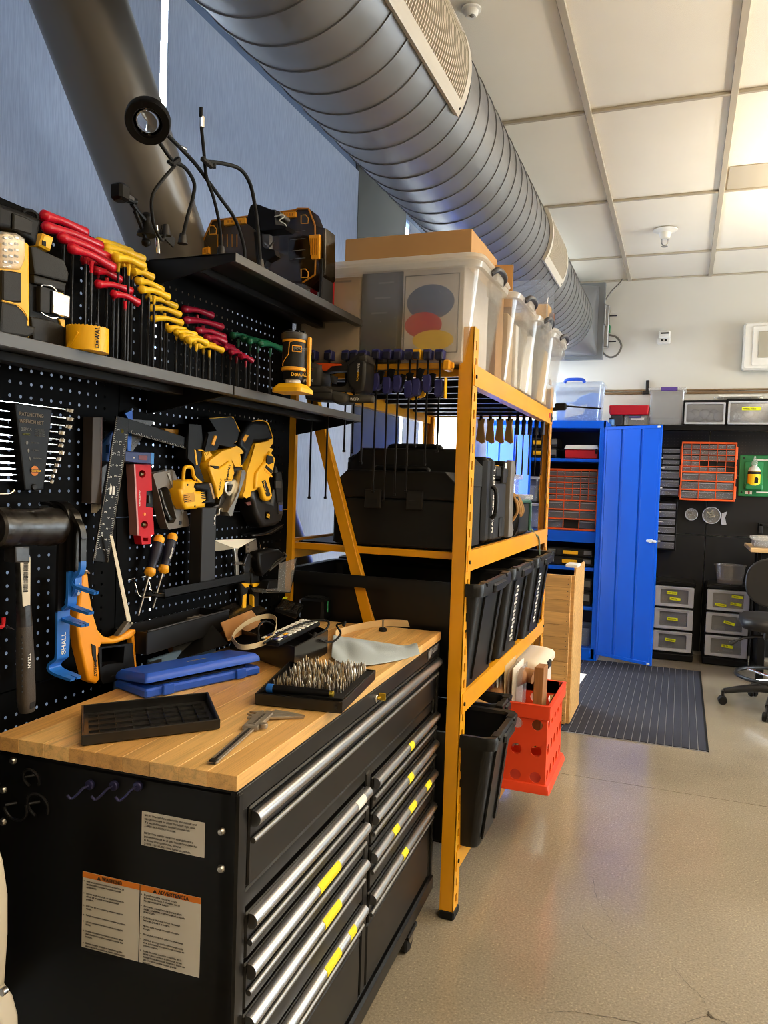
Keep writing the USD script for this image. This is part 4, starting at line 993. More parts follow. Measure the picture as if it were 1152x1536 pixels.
t.add('lettering', wtext('DeWALT', 520, 772, z7, JX + 0.0103, 0.0075, d=(0.30, 1, 0), up=(-1, 0.30, 0)), INK)
t.add('small_lettering', wtext('20V MAX', 445, 870, z7, JX + 0.0103, 0.005, d=(0.25, 1, 0), up=(-1, 0.25, 0)), INK)
t.add('collar', plate([(590, 640), (665, 635), (680, 690), (620, 745), (580, 720)], z7, PX + 0.015, JX, 0.006, 3), DARKPL, 50)
SHOE = mat('jigsaw_shoe_metal', (200, 196, 186), 0.25, 0.9)
t.add('shoe', plate([(660, 675), (685, 672), (698, 700), (690, 740), (585, 1040), (570, 1110), (545, 1115), (520, 1075), (590, 960), (625, 880)], z7, PX + 0.006, JX + 0.016, 0.004, 2), SHOE, 30)
t.add('plunger', plate([(500, 790), (590, 755), (640, 770), (600, 880), (540, 930), (500, 880)], z7, PX + 0.02, JX + 0.002, 0.004), SHOE)
t.add('blade_clamp', plate([(530, 815), (575, 810), (560, 870), (530, 880)], z7, JX - 0.002, JX + 0.006, 0.001), INK)
t.add('front_guard', plate([(470, 890), (540, 920), (520, 1060), (490, 1100), (440, 1100), (350, 1085), (340, 1040), (440, 1000)], z7, PX + 0.01, JX - 0.012, 0.004), DSTEEL)
t.add('guard_wire', MB().tube(smooth_line(pt3([(345, 1045), (375, 1095), (430, 1100), (440, 1050), (470, 1050), (495, 1100)], JX - 0.006, *z7)), 0.003, 8), SHOE)

t = Thing('reciprocating_saw', 'yellow and black battery saw next to the rack post, rightmost of the hanging yellow tools', 'power tool', A=WALL, o=(2.0, 1.3, PX))
RX_ = PX + 0.07
t.add('handle', plate([(660, 330), (720, 230), (760, 195), (890, 205), (915, 230), (960, 380), (880, 400), (780, 410), (720, 560), (660, 640), (690, 500), (640, 440)], z7, PX + 0.01, RX_, 0.010, 3), BLACKPL, 50)
t.add('handle_trim', MB().tube(smooth_line(pt3([(755, 205), (830, 195), (890, 208), (915, 240), (955, 365)], RX_ - 0.003, *z7)), 0.0016, 6), YEL)
t.add('lock_button', plate([(695, 330), (730, 335), (690, 410), (668, 380)], z7, RX_ - 0.01, RX_ + 0.002, 0.002), TIPS)
t.add('body', plate([(790, 420), (900, 400), (955, 360), (960, 410), (925, 460), (960, 470), (890, 600), (850, 700), (845, 780), (800, 860), (745, 880), (740, 925), (700, 945), (665, 915), (690, 860), (705, 700), (750, 560)], z7, PX + 0.01, RX_ + 0.004, 0.012, 4), YEL, 50)
t.add('side_panel', plate([(880, 600), (935, 490), (985, 560), (960, 700), (925, 760), (955, 920), (935, 965), (900, 975), (870, 950), (840, 840), (790, 850), (800, 700)], z7, RX_ - 0.004, RX_ + 0.012, 0.006, 3), YEL, 50)
t.add('vent_frame', plate([(905, 530), (960, 540), (965, 600), (920, 620), (895, 600)], z7, RX_ + 0.010, RX_ + 0.0138, 0.001), INK)
t.add('vent_bar', plate([(895, 625), (960, 680), (945, 705), (888, 650)], z7, RX_ + 0.010, RX_ + 0.0138, 0.001), INK)
for k in range(4): t.add('vent', plate([(870 + k * 20, 660 + k * 18), (880 + k * 20, 655 + k * 18), (895 + k * 20, 690 + k * 16), (885 + k * 20, 695 + k * 16)], z7, RX_ + 0.010, RX_ + 0.013, 0.0005), TIPS)
lt = t.add('name_plate', plate([(850, 780), (885, 765), (935, 910), (925, 925), (895, 925)], z7, RX_ + 0.010, RX_ + 0.0128, 0.001), INK)
t.add('lettering', wtext('DeWALT', 865, 785, z7, RX_ + 0.0130, 0.0058, d=(0.32, -1, 0), up=(1, 0.32, 0)), YPRINT, parent=lt)
t.add('gear_case', plate([(745, 890), (845, 790), (870, 950), (950, 975), (1000, 620), (1060, 800), (1070, 1050), (1050, 1160), (990, 1210), (870, 1230), (800, 1100), (770, 980)], z7, PX + 0.006, RX_ - 0.006, 0.012, 4), mat('gear_case_black', (26, 25, 24), 0.4), 50)
t.add('belt_clip', plate([(990, 700), (1040, 690), (1055, 840), (1055, 980), (1000, 985), (985, 830)], z7, RX_ - 0.012, RX_ - 0.002, 0.003), DARKPL)
t.add('clip_buckle', plate([(985, 780), (1040, 785), (1040, 850), (985, 845)], z7, RX_ - 0.004, RX_ + 0.002, 0.001), SHELFLIP)
t.add('gauge', plate([(1008, 980), (1055, 985), (1050, 1100), (1010, 1095)], z7, RX_ - 0.008, RX_ - 0.003, 0.001), SHELFLIP)
t.add('gauge_window', plate([(1018, 1005), (1048, 1008), (1045, 1065), (1020, 1062)], z7, RX_ - 0.004, RX_ - 0.0022, 0.0004), mat('gauge_blue', (60, 84, 170), 0.3))
q = wp([(905, 1110)], RX_ - 0.0055, *z7)[0]
t.add('emblem', MB().text('XR', 0.011, frame((q[0] - .008, q[1] - .004, RX_ - 0.006), (1, -0.2, 0), (0.2, 1, 0)), bold=True).box((q[0], q[1], RX_ - 0.0065), (0.026, 0.022, 0.001), 0.0003), YPRINT, kind='stuff', label='yellow XR emblem')
t.add('red_slot', plate([(690, 985), (770, 970), (780, 1000), (720, 1015)], z7, RX_ - 0.02, RX_ - 0.0155, 0.0004), mat('slot_dull_red', (96, 50, 44), 0.5))
t.add('shoe', plate([(780, 1290), (900, 1265), (1055, 1190), (1060, 1225), (950, 1290), (800, 1310)], z7, PX + 0.006, PX + 0.05, 0.003), BLACKPL)
t.add('shoe_edge', MB().tube(smooth_line(pt3([(760, 1300), (870, 1295), (960, 1260), (1055, 1195)], PX + 0.05, *z7)), 0.0015, 6), STEEL)
# small yellow bracket up left
t = Thing('angle_gauge', 'small dull yellow angle bracket on the pegboard above the framing square arm', 'bracket', A=WALL, o=(1.7, 1.42, PX))
t.add('plate', plate([(690, 250), (860, 265), (905, 335), (800, 310), (700, 275)], z6, PX + 0.004, PX + 0.02, 0.002), mat('bracket_dull_yellow', (170, 118, 20), 0.5))
t.add('hook', plate([(840, 265), (880, 240), (885, 215), (892, 250), (870, 285)], z6, PX + 0.004, PX + 0.02, 0.002), YEL)

# screwdrivers in their ring hooks
zd = ((200, 780), 4.608)
for i, (top, neck, tip, ring, lab) in enumerate((((178, 135), (108, 385), (35, 660), (85, 528), 'left'), ((270, 120), (202, 365), (135, 608), (175, 505), 'right'))):
    XD = PX + 0.03
    a_, b_, c_ = pt3([top, neck, tip], XD, *zd)
    t = Thing('screwdriver', f'navy and yellow screwdriver in a ring hook, the {lab} one of two', 'screwdriver', A=WALL, o=tuple(b_), group='two screwdrivers in ring hooks')
    u = (b_ - a_) / np.linalg.norm(b_ - a_); Ld = np.linalg.norm(b_ - a_); rd = 0.0125
    prof = lambda l0, l1, rr: MB().tube([a_ + u * Ld * l for l in np.linspace(l0, l1, len(rr))], rr, 16)
    t.add('butt', MB().tube([a_ - u * rd * f for f in (.95, .8, .5, .2, -.2, -.6)], [rd * .15, rd * .55, rd * .86, rd, rd * 1.02, rd * .95], 16), TIPS, 60)
    t.add('grip', prof(0.06, 0.84, [rd * .92, rd * 1.02, rd * 1.06, rd * 1.0, rd * .86, rd * .82, rd * .9]), DNAVY, 60)
    t.add('ferrule', prof(0.80, 1.02, [rd * .92, rd * 1.05, rd * 1.05, rd * .5]), TIPS, 60)
    t.add('shaft', MB().cyl(b_ - u * 0.005, c_, 0.0026, 0.0024, 10), STEEL)
    if lab == 'right':
        q = wp([(268, 190)], XD + rd * 1.1, *zd)[0]; t.add('lettering', MB().text('IRWIN', 0.006, frame((q[0], q[1], XD + rd * 1.12), (-u[0] * -1, u[1], 0), (1, .2, 0)), bold=True), WPRINT)
    h = Thing('ring_hook', f'chrome ring hook holding the {lab} screwdriver', 'hook', A=WALL, o=(*wp([ring], XD, *zd)[0], XD), group='ring hooks of the screwdrivers')
    q = np.array([*wp([ring], XD, *zd)[0], XD])
    h.add('ring', MB().tube([q + (0.0135 * math.cos(x), 0.0, 0.0135 * math.sin(x)) for x in np.linspace(0, 2 * math.pi, 24, endpoint=False)], 0.0015, 6, closed=True), CHROME)
    h.add('stem', MB().tube(smooth_line([q + (-0.0135, 0, 0), q + (-0.022, 0.008, -0.004), q + (-0.024, 0.032, -0.012), q + (-0.024, 0.042, PX - XD)], 4), 0.0015, 6), CHROME)
    h.add('clip', MB().tube([q + (-0.036, 0.040, -0.022), q + (-0.012, 0.042, -0.022)], 0.0015, 6), CHROME)

# small black pegboard ledge with a tall black box and small things
SZ = wp([(370, 500)], PX + 0.07, *zd)[0][1]
y0, y1 = wp([(195, 500)], PX + 0.07, *zd)[0][0], wp([(752, 400)], PX + 0.07, *zd)[0][0]
t = Thing('tool_ledge', 'narrow black pegboard ledge right of the screwdrivers carrying a tall black box', 'shelf', A=WALL, o=((y0 + y1) / 2, SZ, PX))
t.add('tray', MB().box(((y0 + y1) / 2, SZ, PX + 0.04), (y1 - y0, 0.003, 0.08)), BLACK)
t.add('lip', MB().box(((y0 + y1) / 2, SZ + 0.009, PX + 0.079), (y1 - y0, 0.022, 0.002)), BLACK)
bx0 = wp([(462, 430), (548, 10)], PX + 0.07, *zd)
t = Thing('tall_box', 'tall narrow black cardboard box with small white print on the pegboard ledge', 'box', A=WALL, o=((bx0[0][0] + bx0[1][0]) / 2, SZ, PX + 0.04))
zt = wp([(500, -85)], PX + 0.07, *zd)[0][1]
yb0, yb1 = wp([(465, 430)], PX + 0.07, *zd)[0][0], wp([(545, 430)], PX + 0.07, *zd)[0][0] + 0.012
t.add('carton', MB().box(((yb0 + yb1) / 2, (SZ + zt) / 2 + .001, PX + 0.052), (yb1 - yb0, zt - SZ - .002, 0.036), 0.0015), mat('carton_black', (26, 25, 25), 0.5))
t.add('lettering', MB().text('Parrot', 0.007, frame((yb1 - 0.0115, zt - 0.018, PX + 0.0705), (0, -1, 0), (1, 0, 0)), bold=True), WPRINT)
t.add('lettering', MB().text('2.0', 0.007, frame((yb0 + 0.02, SZ + 0.008, PX + 0.0705), (1, 0, 0), (0, 1, 0)), bold=True), WPRINT)
# drywall knife / T-shaped cream tool
t = Thing('taping_knife', 'wide cream and grey drywall taping knife hanging right of the tall black box', 'scraper', A=WALL, o=(1.85, 1.15, PX))
XK = PX + 0.03
t.add('blade_left', plate([(555, 140), (700, 190), (700, 200), (555, 218)], zd, XK - 0.004, XK, 0.0008), mat('knife_grey_beige', (150, 142, 124), 0.45, 0.4), False)
t.add('blade_top', plate([(555, 140), (850, 128), (790, 160), (725, 198), (700, 196)], zd, XK - 0.003, XK + 0.001, 0.0008), mat('knife_cream', (226, 220, 204), 0.45), False)
t.add('blade_right', plate([(780, 165), (850, 135), (865, 232), (782, 228)], zd, XK - 0.004, XK, 0.0008), GREYBR, False)
rk = MB()
for k in range(7): a_, b_ = pt3([(787, 168 + k * 9), (800, 168 + k * 9)], XK + .0005, *zd); rk.cyl(a_, b_, 0.0006, n=4)
t.add('rule_mark', rk, INK, kind='stuff')
t.add('stem', plate([(698, 192), (728, 196), (722, 240), (732, 290), (735, 380), (712, 380), (708, 290)], zd, XK - 0.006, XK + 0.002, 0.002), SHOE)
t.add('nut', MB().cyl(*pt3([(690, 298), (745, 300)], XK - 0.002, *zd), 0.005, n=10), STEEL)
# pliers
t = Thing('pliers', 'black pliers with yellow-striped handles hanging jaws-up beside the taping knife', 'pliers', A=WALL, o=(1.95, 1.05, PX))
XP = PX + 0.035
t.add('jaw', plate([(790, 235), (855, 230), (865, 330), (840, 370), (770, 370), (760, 320)], zd, XP - 0.010, XP, 0.003), DSTEEL)
t.add('handle', plate([(770, 350), (815, 360), (808, 440), (790, 520), (785, 640), (752, 640), (750, 520), (745, 430)], zd, XP - 0.014, XP - 0.001, 0.005, 3), RUBBER, 50)
t.add('handle', plate([(815, 360), (858, 345), (880, 430), (872, 520), (865, 640), (832, 640), (832, 520), (820, 440)], zd, XP - 0.014, XP - 0.001, 0.005, 3), RUBBER, 50)
t.add('yellow_band', plate([(748, 436), (806, 440), (800, 462), (775, 470)], zd, XP - 0.012, XP + 0.0005, 0.001), YEL); t.add('yellow_band', plate([(822, 440), (880, 434), (860, 458), (830, 466)], zd, XP - 0.012, XP + 0.0005, 0.001), YEL)
t.add('yellow_stripe', plate([(760, 520), (785, 510), (780, 640), (755, 640)], zd, XP - 0.012, XP + 0.0008, 0.002), YEL); t.add('yellow_stripe', plate([(826, 515), (838, 530), (838, 635), (828, 632)], zd, XP - 0.012, XP + 0.0008, 0.002), YEL)
for x, y in ((813, 250), (860, 310), (805, 350), (765, 310)): q = pt3([(x, y)], XP - .001, *zd)[0]; t.add('rivet', MB().cyl(q, q + (0, 0, .003), 0.0042, n=12), STEEL)
# goggles
t = Thing('safety_goggles', 'black safety goggles with a tinted lens hanging from a wire hook by the yellow post', 'goggles', A=WALL, o=(2.1, 1.1, PX))
XO = PX + 0.06
t.add('strap', plate([(870, 225), (935, 205), (1010, 200), (1050, 235), (1040, 270), (945, 345), (900, 390), (872, 330)], zd, XO - 0.05, XO, 0.008, 3), BLACKPL, 50)
t.add('rim', MB().tube(smooth_line(pt3([(1040, 225), (1052, 255), (985, 310), (940, 350)], XO + .002, *zd)), 0.003, 8), SHELFLIP)
t.add('rim', MB().tube(smooth_line(pt3([(1030, 260), (985, 290), (950, 330)], XO + .004, *zd)), 0.002, 8), STEEL)
t.add('wire_hook', MB().tube(smooth_line(pt3([(875, 170), (880, 225), (900, 220), (905, 190), (930, 195), (950, 220)], PX + .03, *zd)), 0.0014, 6), CHROME)
t = Thing('parts_tray', 'small clear amber-tinted hanging tray with black bits below the goggles', 'tray', A=WALL, o=(2.15, 1.0, PX))
t.add('front_panel', plate([(1010, 300), (1130, 265), (1085, 500), (1000, 490)], zd, XO + 0.018, XO + 0.020, 0.0003), CLEARPL, False)
t.add('rim', MB().tube(pt3([(1130, 265), (1085, 500), (925, 495)], XO + .020, *zd), 0.0012, 6), DARKPL)
t.add('floor', plate([(915, 480), (1000, 470), (1085, 490), (1080, 506), (925, 505)], zd, XO - 0.03, XO + 0.018, 0.001), CLEARPL)
t.add('bits', plate([(940, 420), (1000, 410), (1055, 470), (1040, 490), (920, 490)], zd, XO - 0.02, XO + 0.01, 0.004), BLACKPL)

# black belt-like tray low behind the bench with small stuff
zb = ((200, 780), 4.608)
t = Thing('hanging_bin', 'black open bin on the lower pegboard holding markers and a small grey gadget', 'bin', A=WALL, o=(1.65, 0.92, PX))
bl = wp([(85, 720), (560, 640)], PX + 0.09, *zb)
yb0, yb1, zt = bl[0][0], bl[1][0] + 0.06, wp([(200, 740)], PX + 0.09, *zb)[0][1]
BINM = mat('bin_black', (20, 19, 19), 0.35)
for nm_, c_, s_ in (('floor', ((yb0 + yb1) / 2, zt - 0.05, PX + 0.05), (yb1 - yb0, 0.003, 0.09)), ('front_wall', ((yb0 + yb1) / 2, zt - 0.026, PX + 0.094), (yb1 - yb0, 0.05, 0.003)), ('back_wall', ((yb0 + yb1) / 2, zt - 0.026, PX + 0.006), (yb1 - yb0, 0.05, 0.003)),
                   ('side_wall', (yb0, zt - 0.026, PX + 0.05), (0.003, 0.05, 0.09)), ('side_wall', (yb1, zt - 0.026, PX + 0.05), (0.003, 0.05, 0.09))):
    t.add(nm_, MB().box(c_, s_, 0.001), BINM)
t.add('rim', MB().tube([(yb0, zt, PX + 0.094), (yb1, zt, PX + 0.094)], 0.003, 8), BINM)
t = Thing('grey_gadget', 'small grey ribbed plastic gadget lying on the rim of the black hanging bin', 'gadget', A=WALL, o=(1.7, 0.93, PX + 0.05))
q = pt3([(455, 695)], PX + 0.06, *zb)[0]
t.add('body', MB().box(q, (0.075, 0.014, 0.04), 0.003), SHELFLIP)
for k in range(3): t.add('rib', MB().box(q + ((k - 1) * 0.022, 0.008, 0.0), (0.012, 0.004, 0.036), 0.001), mat('gadget_grey', (112, 104, 104), 0.5))
for k, (a_, b_, cc, lb) in enumerate((((165, 770), (300, 740), 'W', 'white marker pen in the black hanging bin'), ((265, 775), (415, 738), 'O', 'orange marker pen in the black hanging bin'))):
    a_, b_ = pt3([a_, b_], PX + 0.07, *zb)
    t = Thing('marker', lb, 'marker', A=WALL, o=tuple((a_ + b_) / 2)); d_ = (b_ - a_)
    t.add('barrel', MB().cyl(a_, a_ + d_ * .7, 0.0075, n=14, b=0.001), WHITE if cc == 'W' else TIPS); t.add('cap', MB().cyl(a_ + d_ * .68, b_, 0.0082, 0.0076, n=14, b=0.001), BLACKPL if cc == 'W' else ORANGE)
# blue-grey panels leaning low between bench and pegboard
t = Thing('leaning_sheet', 'pale blue-grey sheet panels leaning behind the workbench under the hacksaw', 'panel', A=WALL, o=(1.55, 0.0, PX + 0.04))
zp = (O4, S4)
ya, yb_ = wp([(548, 1340)], -1.125, *zp)[0][0], wp([(795, 1240)], -1.125, *zp)[0][0] + 0.14
t.add('sheet', MB().box(((ya + yb_) / 2, 0.455, PX + 0.035), (yb_ - ya, 0.85, 0.012), 0.002), BLUEGREY)
t.add('sheet', MB().box(((ya + yb_) / 2 + 0.06, 0.465, PX + 0.052), (yb_ - ya - 0.06, 0.868, 0.010), 0.002), mat('panel_pale_blue', (110, 140, 172), 0.6))
t.add('dark_strip', MB().box((ya + 0.10, 0.46, PX + 0.060), (0.05, 0.87, 0.006), 0.001), DARKPL)
# red-handled hook tool at the left edge
t = Thing('red_pick', 'red-handled pick on a peg hook at the left picture edge beside the mallet grip', 'pick', A=WALL, o=(1.08, 0.98, PX + .04))
t.add('handle', MB().tube(smooth_line(pt3([(-60, 900), (0, 905), (20, 895), (25, 840)], PX + .05, *zm)), 0.0035, 8), RED)
t.add('point', MB().tube(pt3([(0, 890), (60, 908), (95, 922)], PX + .045, *zm), [0.0035, 0.002, 0.0008], 8), STEEL)
# ------------------------------------------------------------------ mobile workbench (bench coordinates: x along the drawers, y to the wall, z up)
BL, BD, BT = 1.245, 0.462, 0.873
CABM = mat('cabinet_black_paint', (7, 7, 7), 0.34, spec=0.25)
DRWM = mat('drawer_front_black', (11, 10, 10), 0.34, spec=0.3)
HANDM = mat('drawer_handle_aluminium', (186, 186, 188), 0.3, 1.0)
WOODS = [wood_mat('butcher_block_%d' % i, c) for i, c in enumerate(((214, 162, 92), (221, 172, 102), (206, 152, 84), (227, 182, 114)))]
NAVYMET = mat('hook_navy_steel', (58, 58, 96), 0.3, 0.6)
t = Thing('workbench', 'black mobile workbench cabinet with a butcher-block top and aluminium drawer handles', 'workbench', A=BENCH, o=(BL / 2, BD / 2, 0))
FRONTF = frame((0, 0, 0), (1, 0, 0), (0, 0, 1))          # (x, z, -y): on the drawer side
ENDF = frame((0, 0, 0), (0, -1, 0), (0, 0, 1))           # (-y, z, -x): on the near end
TT = 0.024
# top: glued staves
rs = random.Random(3); k = 9; w = BD / k
for i in range(k):
    x = -0.004
    while x < BL - 0.01:
        ln = rs.uniform(0.42, 0.75); x1 = min(x + ln, BL); x1 = BL if BL - x1 < 0.2 else x1
        t.add('stave', MB().box(((x + x1) / 2, (i + .5) * w, BT - TT / 2), (x1 - x - 0.0002, w - 0.0003, TT), 0.0007), WOODS[rs.randrange(4)], False)
        x = x1
t.add('top_tray', MB().box((BL / 2, BD / 2, BT - TT - 0.003), (BL - 0.004, BD - 0.004, 0.006)), CABM)
# carcass: end panels, back, bottom, corner posts
ZB0 = 0.078; ZTOP = BT - TT - 0.006
t.add('end_panel', MB().box((0.012, BD / 2, (ZB0 + ZTOP) / 2), (0.02, BD, ZTOP - ZB0), 0.004), CABM)
t.add('end_panel', MB().box((BL - 0.014, BD / 2, (ZB0 + ZTOP) / 2), (0.02, BD, ZTOP - ZB0), 0.004), CABM)
t.add('back_panel', MB().box((BL / 2, BD - 0.01, (ZB0 + ZTOP) / 2), (BL - 0.05, 0.012, ZTOP - ZB0)), CABM)
t.add('bottom_rail', MB().box((BL / 2, BD / 2, ZB0 + 0.03), (BL - 0.05, BD - 0.01, 0.05), 0.006), CABM)
t.add('front_post', MB().box((0.024, 0.02, (ZB0 + ZTOP) / 2), (0.044, 0.03, ZTOP - ZB0), 0.005), CABM)
t.add('front_post', MB().box((BL - 0.024, 0.02, (ZB0 + ZTOP) / 2), (0.04, 0.03, ZTOP - ZB0), 0.005), CABM)
t.add('divider', MB().box((0.625, 0.03, 0.40), (0.03, 0.05, 0.52), 0.003), CABM)
t.add('fascia', MB().box((BL / 2, 0.008, 0.828), (BL - 0.004, 0.014, 0.038), 0.003), DRWM, label='black top fascia with the lock and the emblem')
t.add('cross_rail', MB().box((BL / 2, 0.024, 0.655), (BL - 0.08, 0.03, 0.03), 0.003), CABM)
lk = MB().cyl((0.638, 0.004, 0.826), (0.638, -0.006, 0.826), 0.009, n=20, b=0.002)
p = t.add('lock', lk, CHROME); t.add('key', MB().box((0.647, -0.014, 0.829), (0.004, 0.016, 0.017), 0.001).cyl((0.638, -0.006, 0.826), (0.646, -0.010, 0.828), 0.002, n=6), mat('key_brass', (196, 160, 40), 0.35, 0.6), parent=p)
t.add('lettering', MB().text('HUSKY', 0.017, frame((1.135, 0.0005, 0.826), (1, 0, 0), (0, 0, 1)), depth=0.001, bold=True), mat('emblem_grey', (150, 150, 152), 0.4, 0.5))
t.add('emblem', MB().ext([(1.098, .832), (1.104, .846), (1.112, .838), (1.124, .846), (1.128, .832), (1.120, .818), (1.116, .826), (1.108, .816), (1.100, .822)], 0.0, 0.0016, M=FRONTF), mat('emblem_grey_b', (150, 150, 152), 0.4, 0.5))


def drawer(x0, x1, z1, z0, name='drawer', hz=None, labels=(), ld=0.048):
    """A drawer front from z0 to z1 with a half-round aluminium pull along its top."""
    d = t.add(name, MB().box(((x0 + x1) / 2, 0.013, (z0 + z1) / 2), (x1 - x0, 0.018, z1 - z0 - 0.004), 0.003), DRWM)
    R = 0.0125; hz = z1 - 0.014 if hz is None else hz
    a = np.linspace(math.radians(-115), math.radians(100), 14)
    pts = [(-(0.002 + 0.012 * max(math.cos(b), -0.2)), hz + R * math.sin(b)) for b in a] + [(0.002, hz + R * 1.0), (0.002, hz - R * 0.9)]
    rings = [[(x, y, z) for y, z in pts] for x in (x0 + 0.002, x1 - 0.002)]
    h = t.add('pull', MB().loft(rings), HANDM, 30, parent=d)
    t.add('lip', MB().cyl((x0 + 0.004, -0.0005, hz - 0.036), (x1 - 0.004, -0.0005, hz - 0.034), 0.0048, n=10), LIPM, 60, parent=d)
    for lx, lw, m, s_ in labels:
        aa = np.linspace(math.radians(-40), math.radians(70), 8)
        pp = [(-(0.002 + 0.0127 * max(math.cos(b), -0.2)), hz + (R + .0007) * math.sin(b)) for b in aa]
        qq = [(-(0.002 + 0.0119 * max(math.cos(b), -0.2)), hz + (R - .0002) * math.sin(b)) for b in aa][::-1]
        t.add('label', MB().loft([[(lx - lw / 2, y, z) for y, z in pp + qq], [(lx + lw / 2, y, z) for y, z in pp + qq]]), m, 30, parent=d)
        b = math.radians(15); fy, fz = -(0.002 + 0.0127 * math.cos(b)) - .0001, hz + (R + .0007) * math.sin(b)
        t.add('label_print', MB().text(s_, 0.0055, frame((lx - lw / 2 + 0.003, fy, fz - .0025), (1, 0, 0), (0, 0.35, 0.93)), depth=0.0003), GPRINT, parent=d)


LIPM = mat('drawer_lip_steel', (150, 148, 146), 0.34, 0.9)
drawer(0.048, 1.226, 0.806, 0.674, hz=0.786, ld=0.086)
zl = [0.636, 0.553, 0.469, 0.363]
bot = [0.557, 0.473, 0.367, 0.285]
drawer(0.046, 0.604, zl[0], bot[0], hz=0.622, labels=[(0.535, 0.05, PAPER, 'LONG')])
drawer(0.046, 0.604, zl[1], bot[1], hz=0.540, labels=[(0.362, 0.105, LABY, 'MEASURING')])
drawer(0.046, 0.604, zl[2], bot[2], hz=0.455, labels=[(0.382, 0.085, LABY, 'WRENCHES')])
drawer(0.046, 0.604, zl[3], bot[3], hz=0.349, labels=[(0.505, 0.035, LABY, 'TAPE'), (0.395, 0.075, LABY, 'HAMMERS')])
drawer(0.652, 1.226, zl[0], bot[0], hz=0.622, labels=[(0.925, 0.035, LABY, 'GLUE')])
drawer(0.652, 1.226, zl[1], bot[1], hz=0.536, labels=[(0.925, 0.04, LABY, 'FILES')])
drawer(0.652, 1.226, zl[2], bot[2], hz=0.445, labels=[(1.115, 0.05, LABY, 'CLAMPS'), (0.955, 0.06, LABY, 'DRIVERS'), (0.805, 0.045, LABY, 'SAWS')])
drawer(0.652, 1.226, zl[3], bot[3], hz=0.345, labels=[(0.895, 0.04, LABY, 'BITS')])
for x0, x1 in ((0.046, 0.604), (0.652, 1.226)):
    t.add('lower_door', MB().box(((x0 + x1) / 2, 0.016, (ZB0 + 0.055 + 0.287) / 2), (x1 - x0, 0.02, 0.287 - ZB0 - 0.06), 0.004), DRWM)
t.add('kick_rail', MB().box((BL / 2, 0.012, ZB0 + 0.028), (BL - 0.01, 0.034, 0.05), 0.006), CABM)
# end panel: bolts, hooks, rings, labels
boltp = [(0.027, .782), (0.026, .724), (0.426, .833), (0.446, .78), (0.446, .725), (0.030, .40), (0.03, .2)]
for y, z in boltp:
    p = t.add('bolt', MB().lathe([(0.0, 0.006), (0.004, 0.0055), (0.0062, 0.003), (0.0068, 0.0)][::-1], 14, M=frame((0.002, y, z), (0, -1, 0), (0, 0, 1))), STEEL)
for i, y in enumerate((0.279, 0.233, 0.188)):
    z = 0.812 + 0.006 * i
    h = Thing('magnet_hook', f'small magnetic hook on the black workbench end, {ORD[i]} of three from the left', 'hook', A=BENCH, o=(0.0, y - 0.012, z + 0.006), group='magnetic hooks on the bench end')
    h.add('base', MB().cyl((0.0015, y - 0.012, z + 0.006), (-0.006, y - 0.012, z + 0.006), 0.008, n=18, b=0.0015), NAVYMET)
    h.add('hook', MB().tube(smooth_line([(-0.006, y - 0.012, z + 0.006), (-0.016, y - 0.009, z + 0.004), (-0.023, y - 0.004, z - 0.004), (-0.027, y + 0.004, z - 0.010), (-0.030, y + 0.009, z - 0.004)]), 0.0022, 8), NAVYMET)
for i, (y, z, r) in enumerate(((0.376, 0.815, 0.016), (0.362, 0.772, 0.021), (0.408, 0.762, 0.024))):
    h = Thing('ring_clip', f'black open ring clip on the black end of the workbench, {("upper", "lower right", "lower left")[i]} of three', 'clip', A=BENCH, o=(-0.004, y, z))
    a = np.linspace(-.6, 4.4, 22) if i != 2 else np.linspace(3.3, 6.6, 18)
    h.add('ring', MB().tube([(-0.012 - 0.004 * math.sin(b), y - r * math.cos(b), z + r * math.sin(b)) for b in a], 0.0026, 8), HEXDARK)
    h.add('foot', MB().cyl((0.002, y + r * .4, z), (-0.012, y + r * .9, z), 0.003, n=8), HEXDARK)
def lab(y0, y1, z0, z1, name, m=None):
    return t.add(name, MB().ext([(-y0, z0), (-y1, z0), (-y1, z1), (-y0, z1)], -0.0018, -0.0012, M=ENDF), m or LABP, False)
LABP = mat('label_cream_paper', (204, 196, 180), 0.8)
p = lab(0.170, 0.056, 0.735, 0.790, 'note_label')
note = ['NOTE: One handle comes with this cabinet and', 'can be mounted on either the left or right side.', 'If a second handle is desired, please call', '1-888-HD-HUSKY to order.', '', 'NOTE: Una manija viene con este gabinete y', 'puede instalarse en el lado izquierdo o derecho.', 'Si desea un segundo asa, llame al', '1-888-HD-HUSKY para hacer un pedido.']
def lines(rows, y, z, h, dz, mbold=False, parent=None, name='print', wmax=None):
    mb = MB()
    for i, s_ in enumerate(rows):
        if not s_: continue
        n0 = len(mb.v); hh = h
        mb.text(s_, hh, frame((-0.0004, y, z - i * dz), (0, -1, 0), (0, 0, 1)), depth=0.0004)
        if wmax:
            v = mb.v[-1]; ww = y - v[:, 1].min()
            if ww > wmax: mb.v[-1] = np.column_stack([v[:, 0], y + (v[:, 1] - y) * wmax / ww, v[:, 2]])
    t.add(name, mb, INK, False, parent=parent)
    return mb
FRX = 0.00
lines(note, 0.164, 0.7835, 0.0031, 0.0057, parent=p, wmax=0.104)
p = lab(0.281, 0.060, 0.5445, 0.671, 'warning_label')
t.add('orange_band', MB().ext([(-0.281, 0.6615), (-0.060, 0.6615), (-0.060, 0.671), (-0.281, 0.671)], -0.0012, -0.0008, M=ENDF), mat('label_orange', (220, 122, 30), 0.7), False, parent=p)
t.add('centre_line', MB().ext([(-0.171, 0.5445), (-0.1698, 0.5445), (-0.1698, 0.671), (-0.171, 0.671)], -0.0012, -0.0006, M=ENDF), INK, False, parent=p)
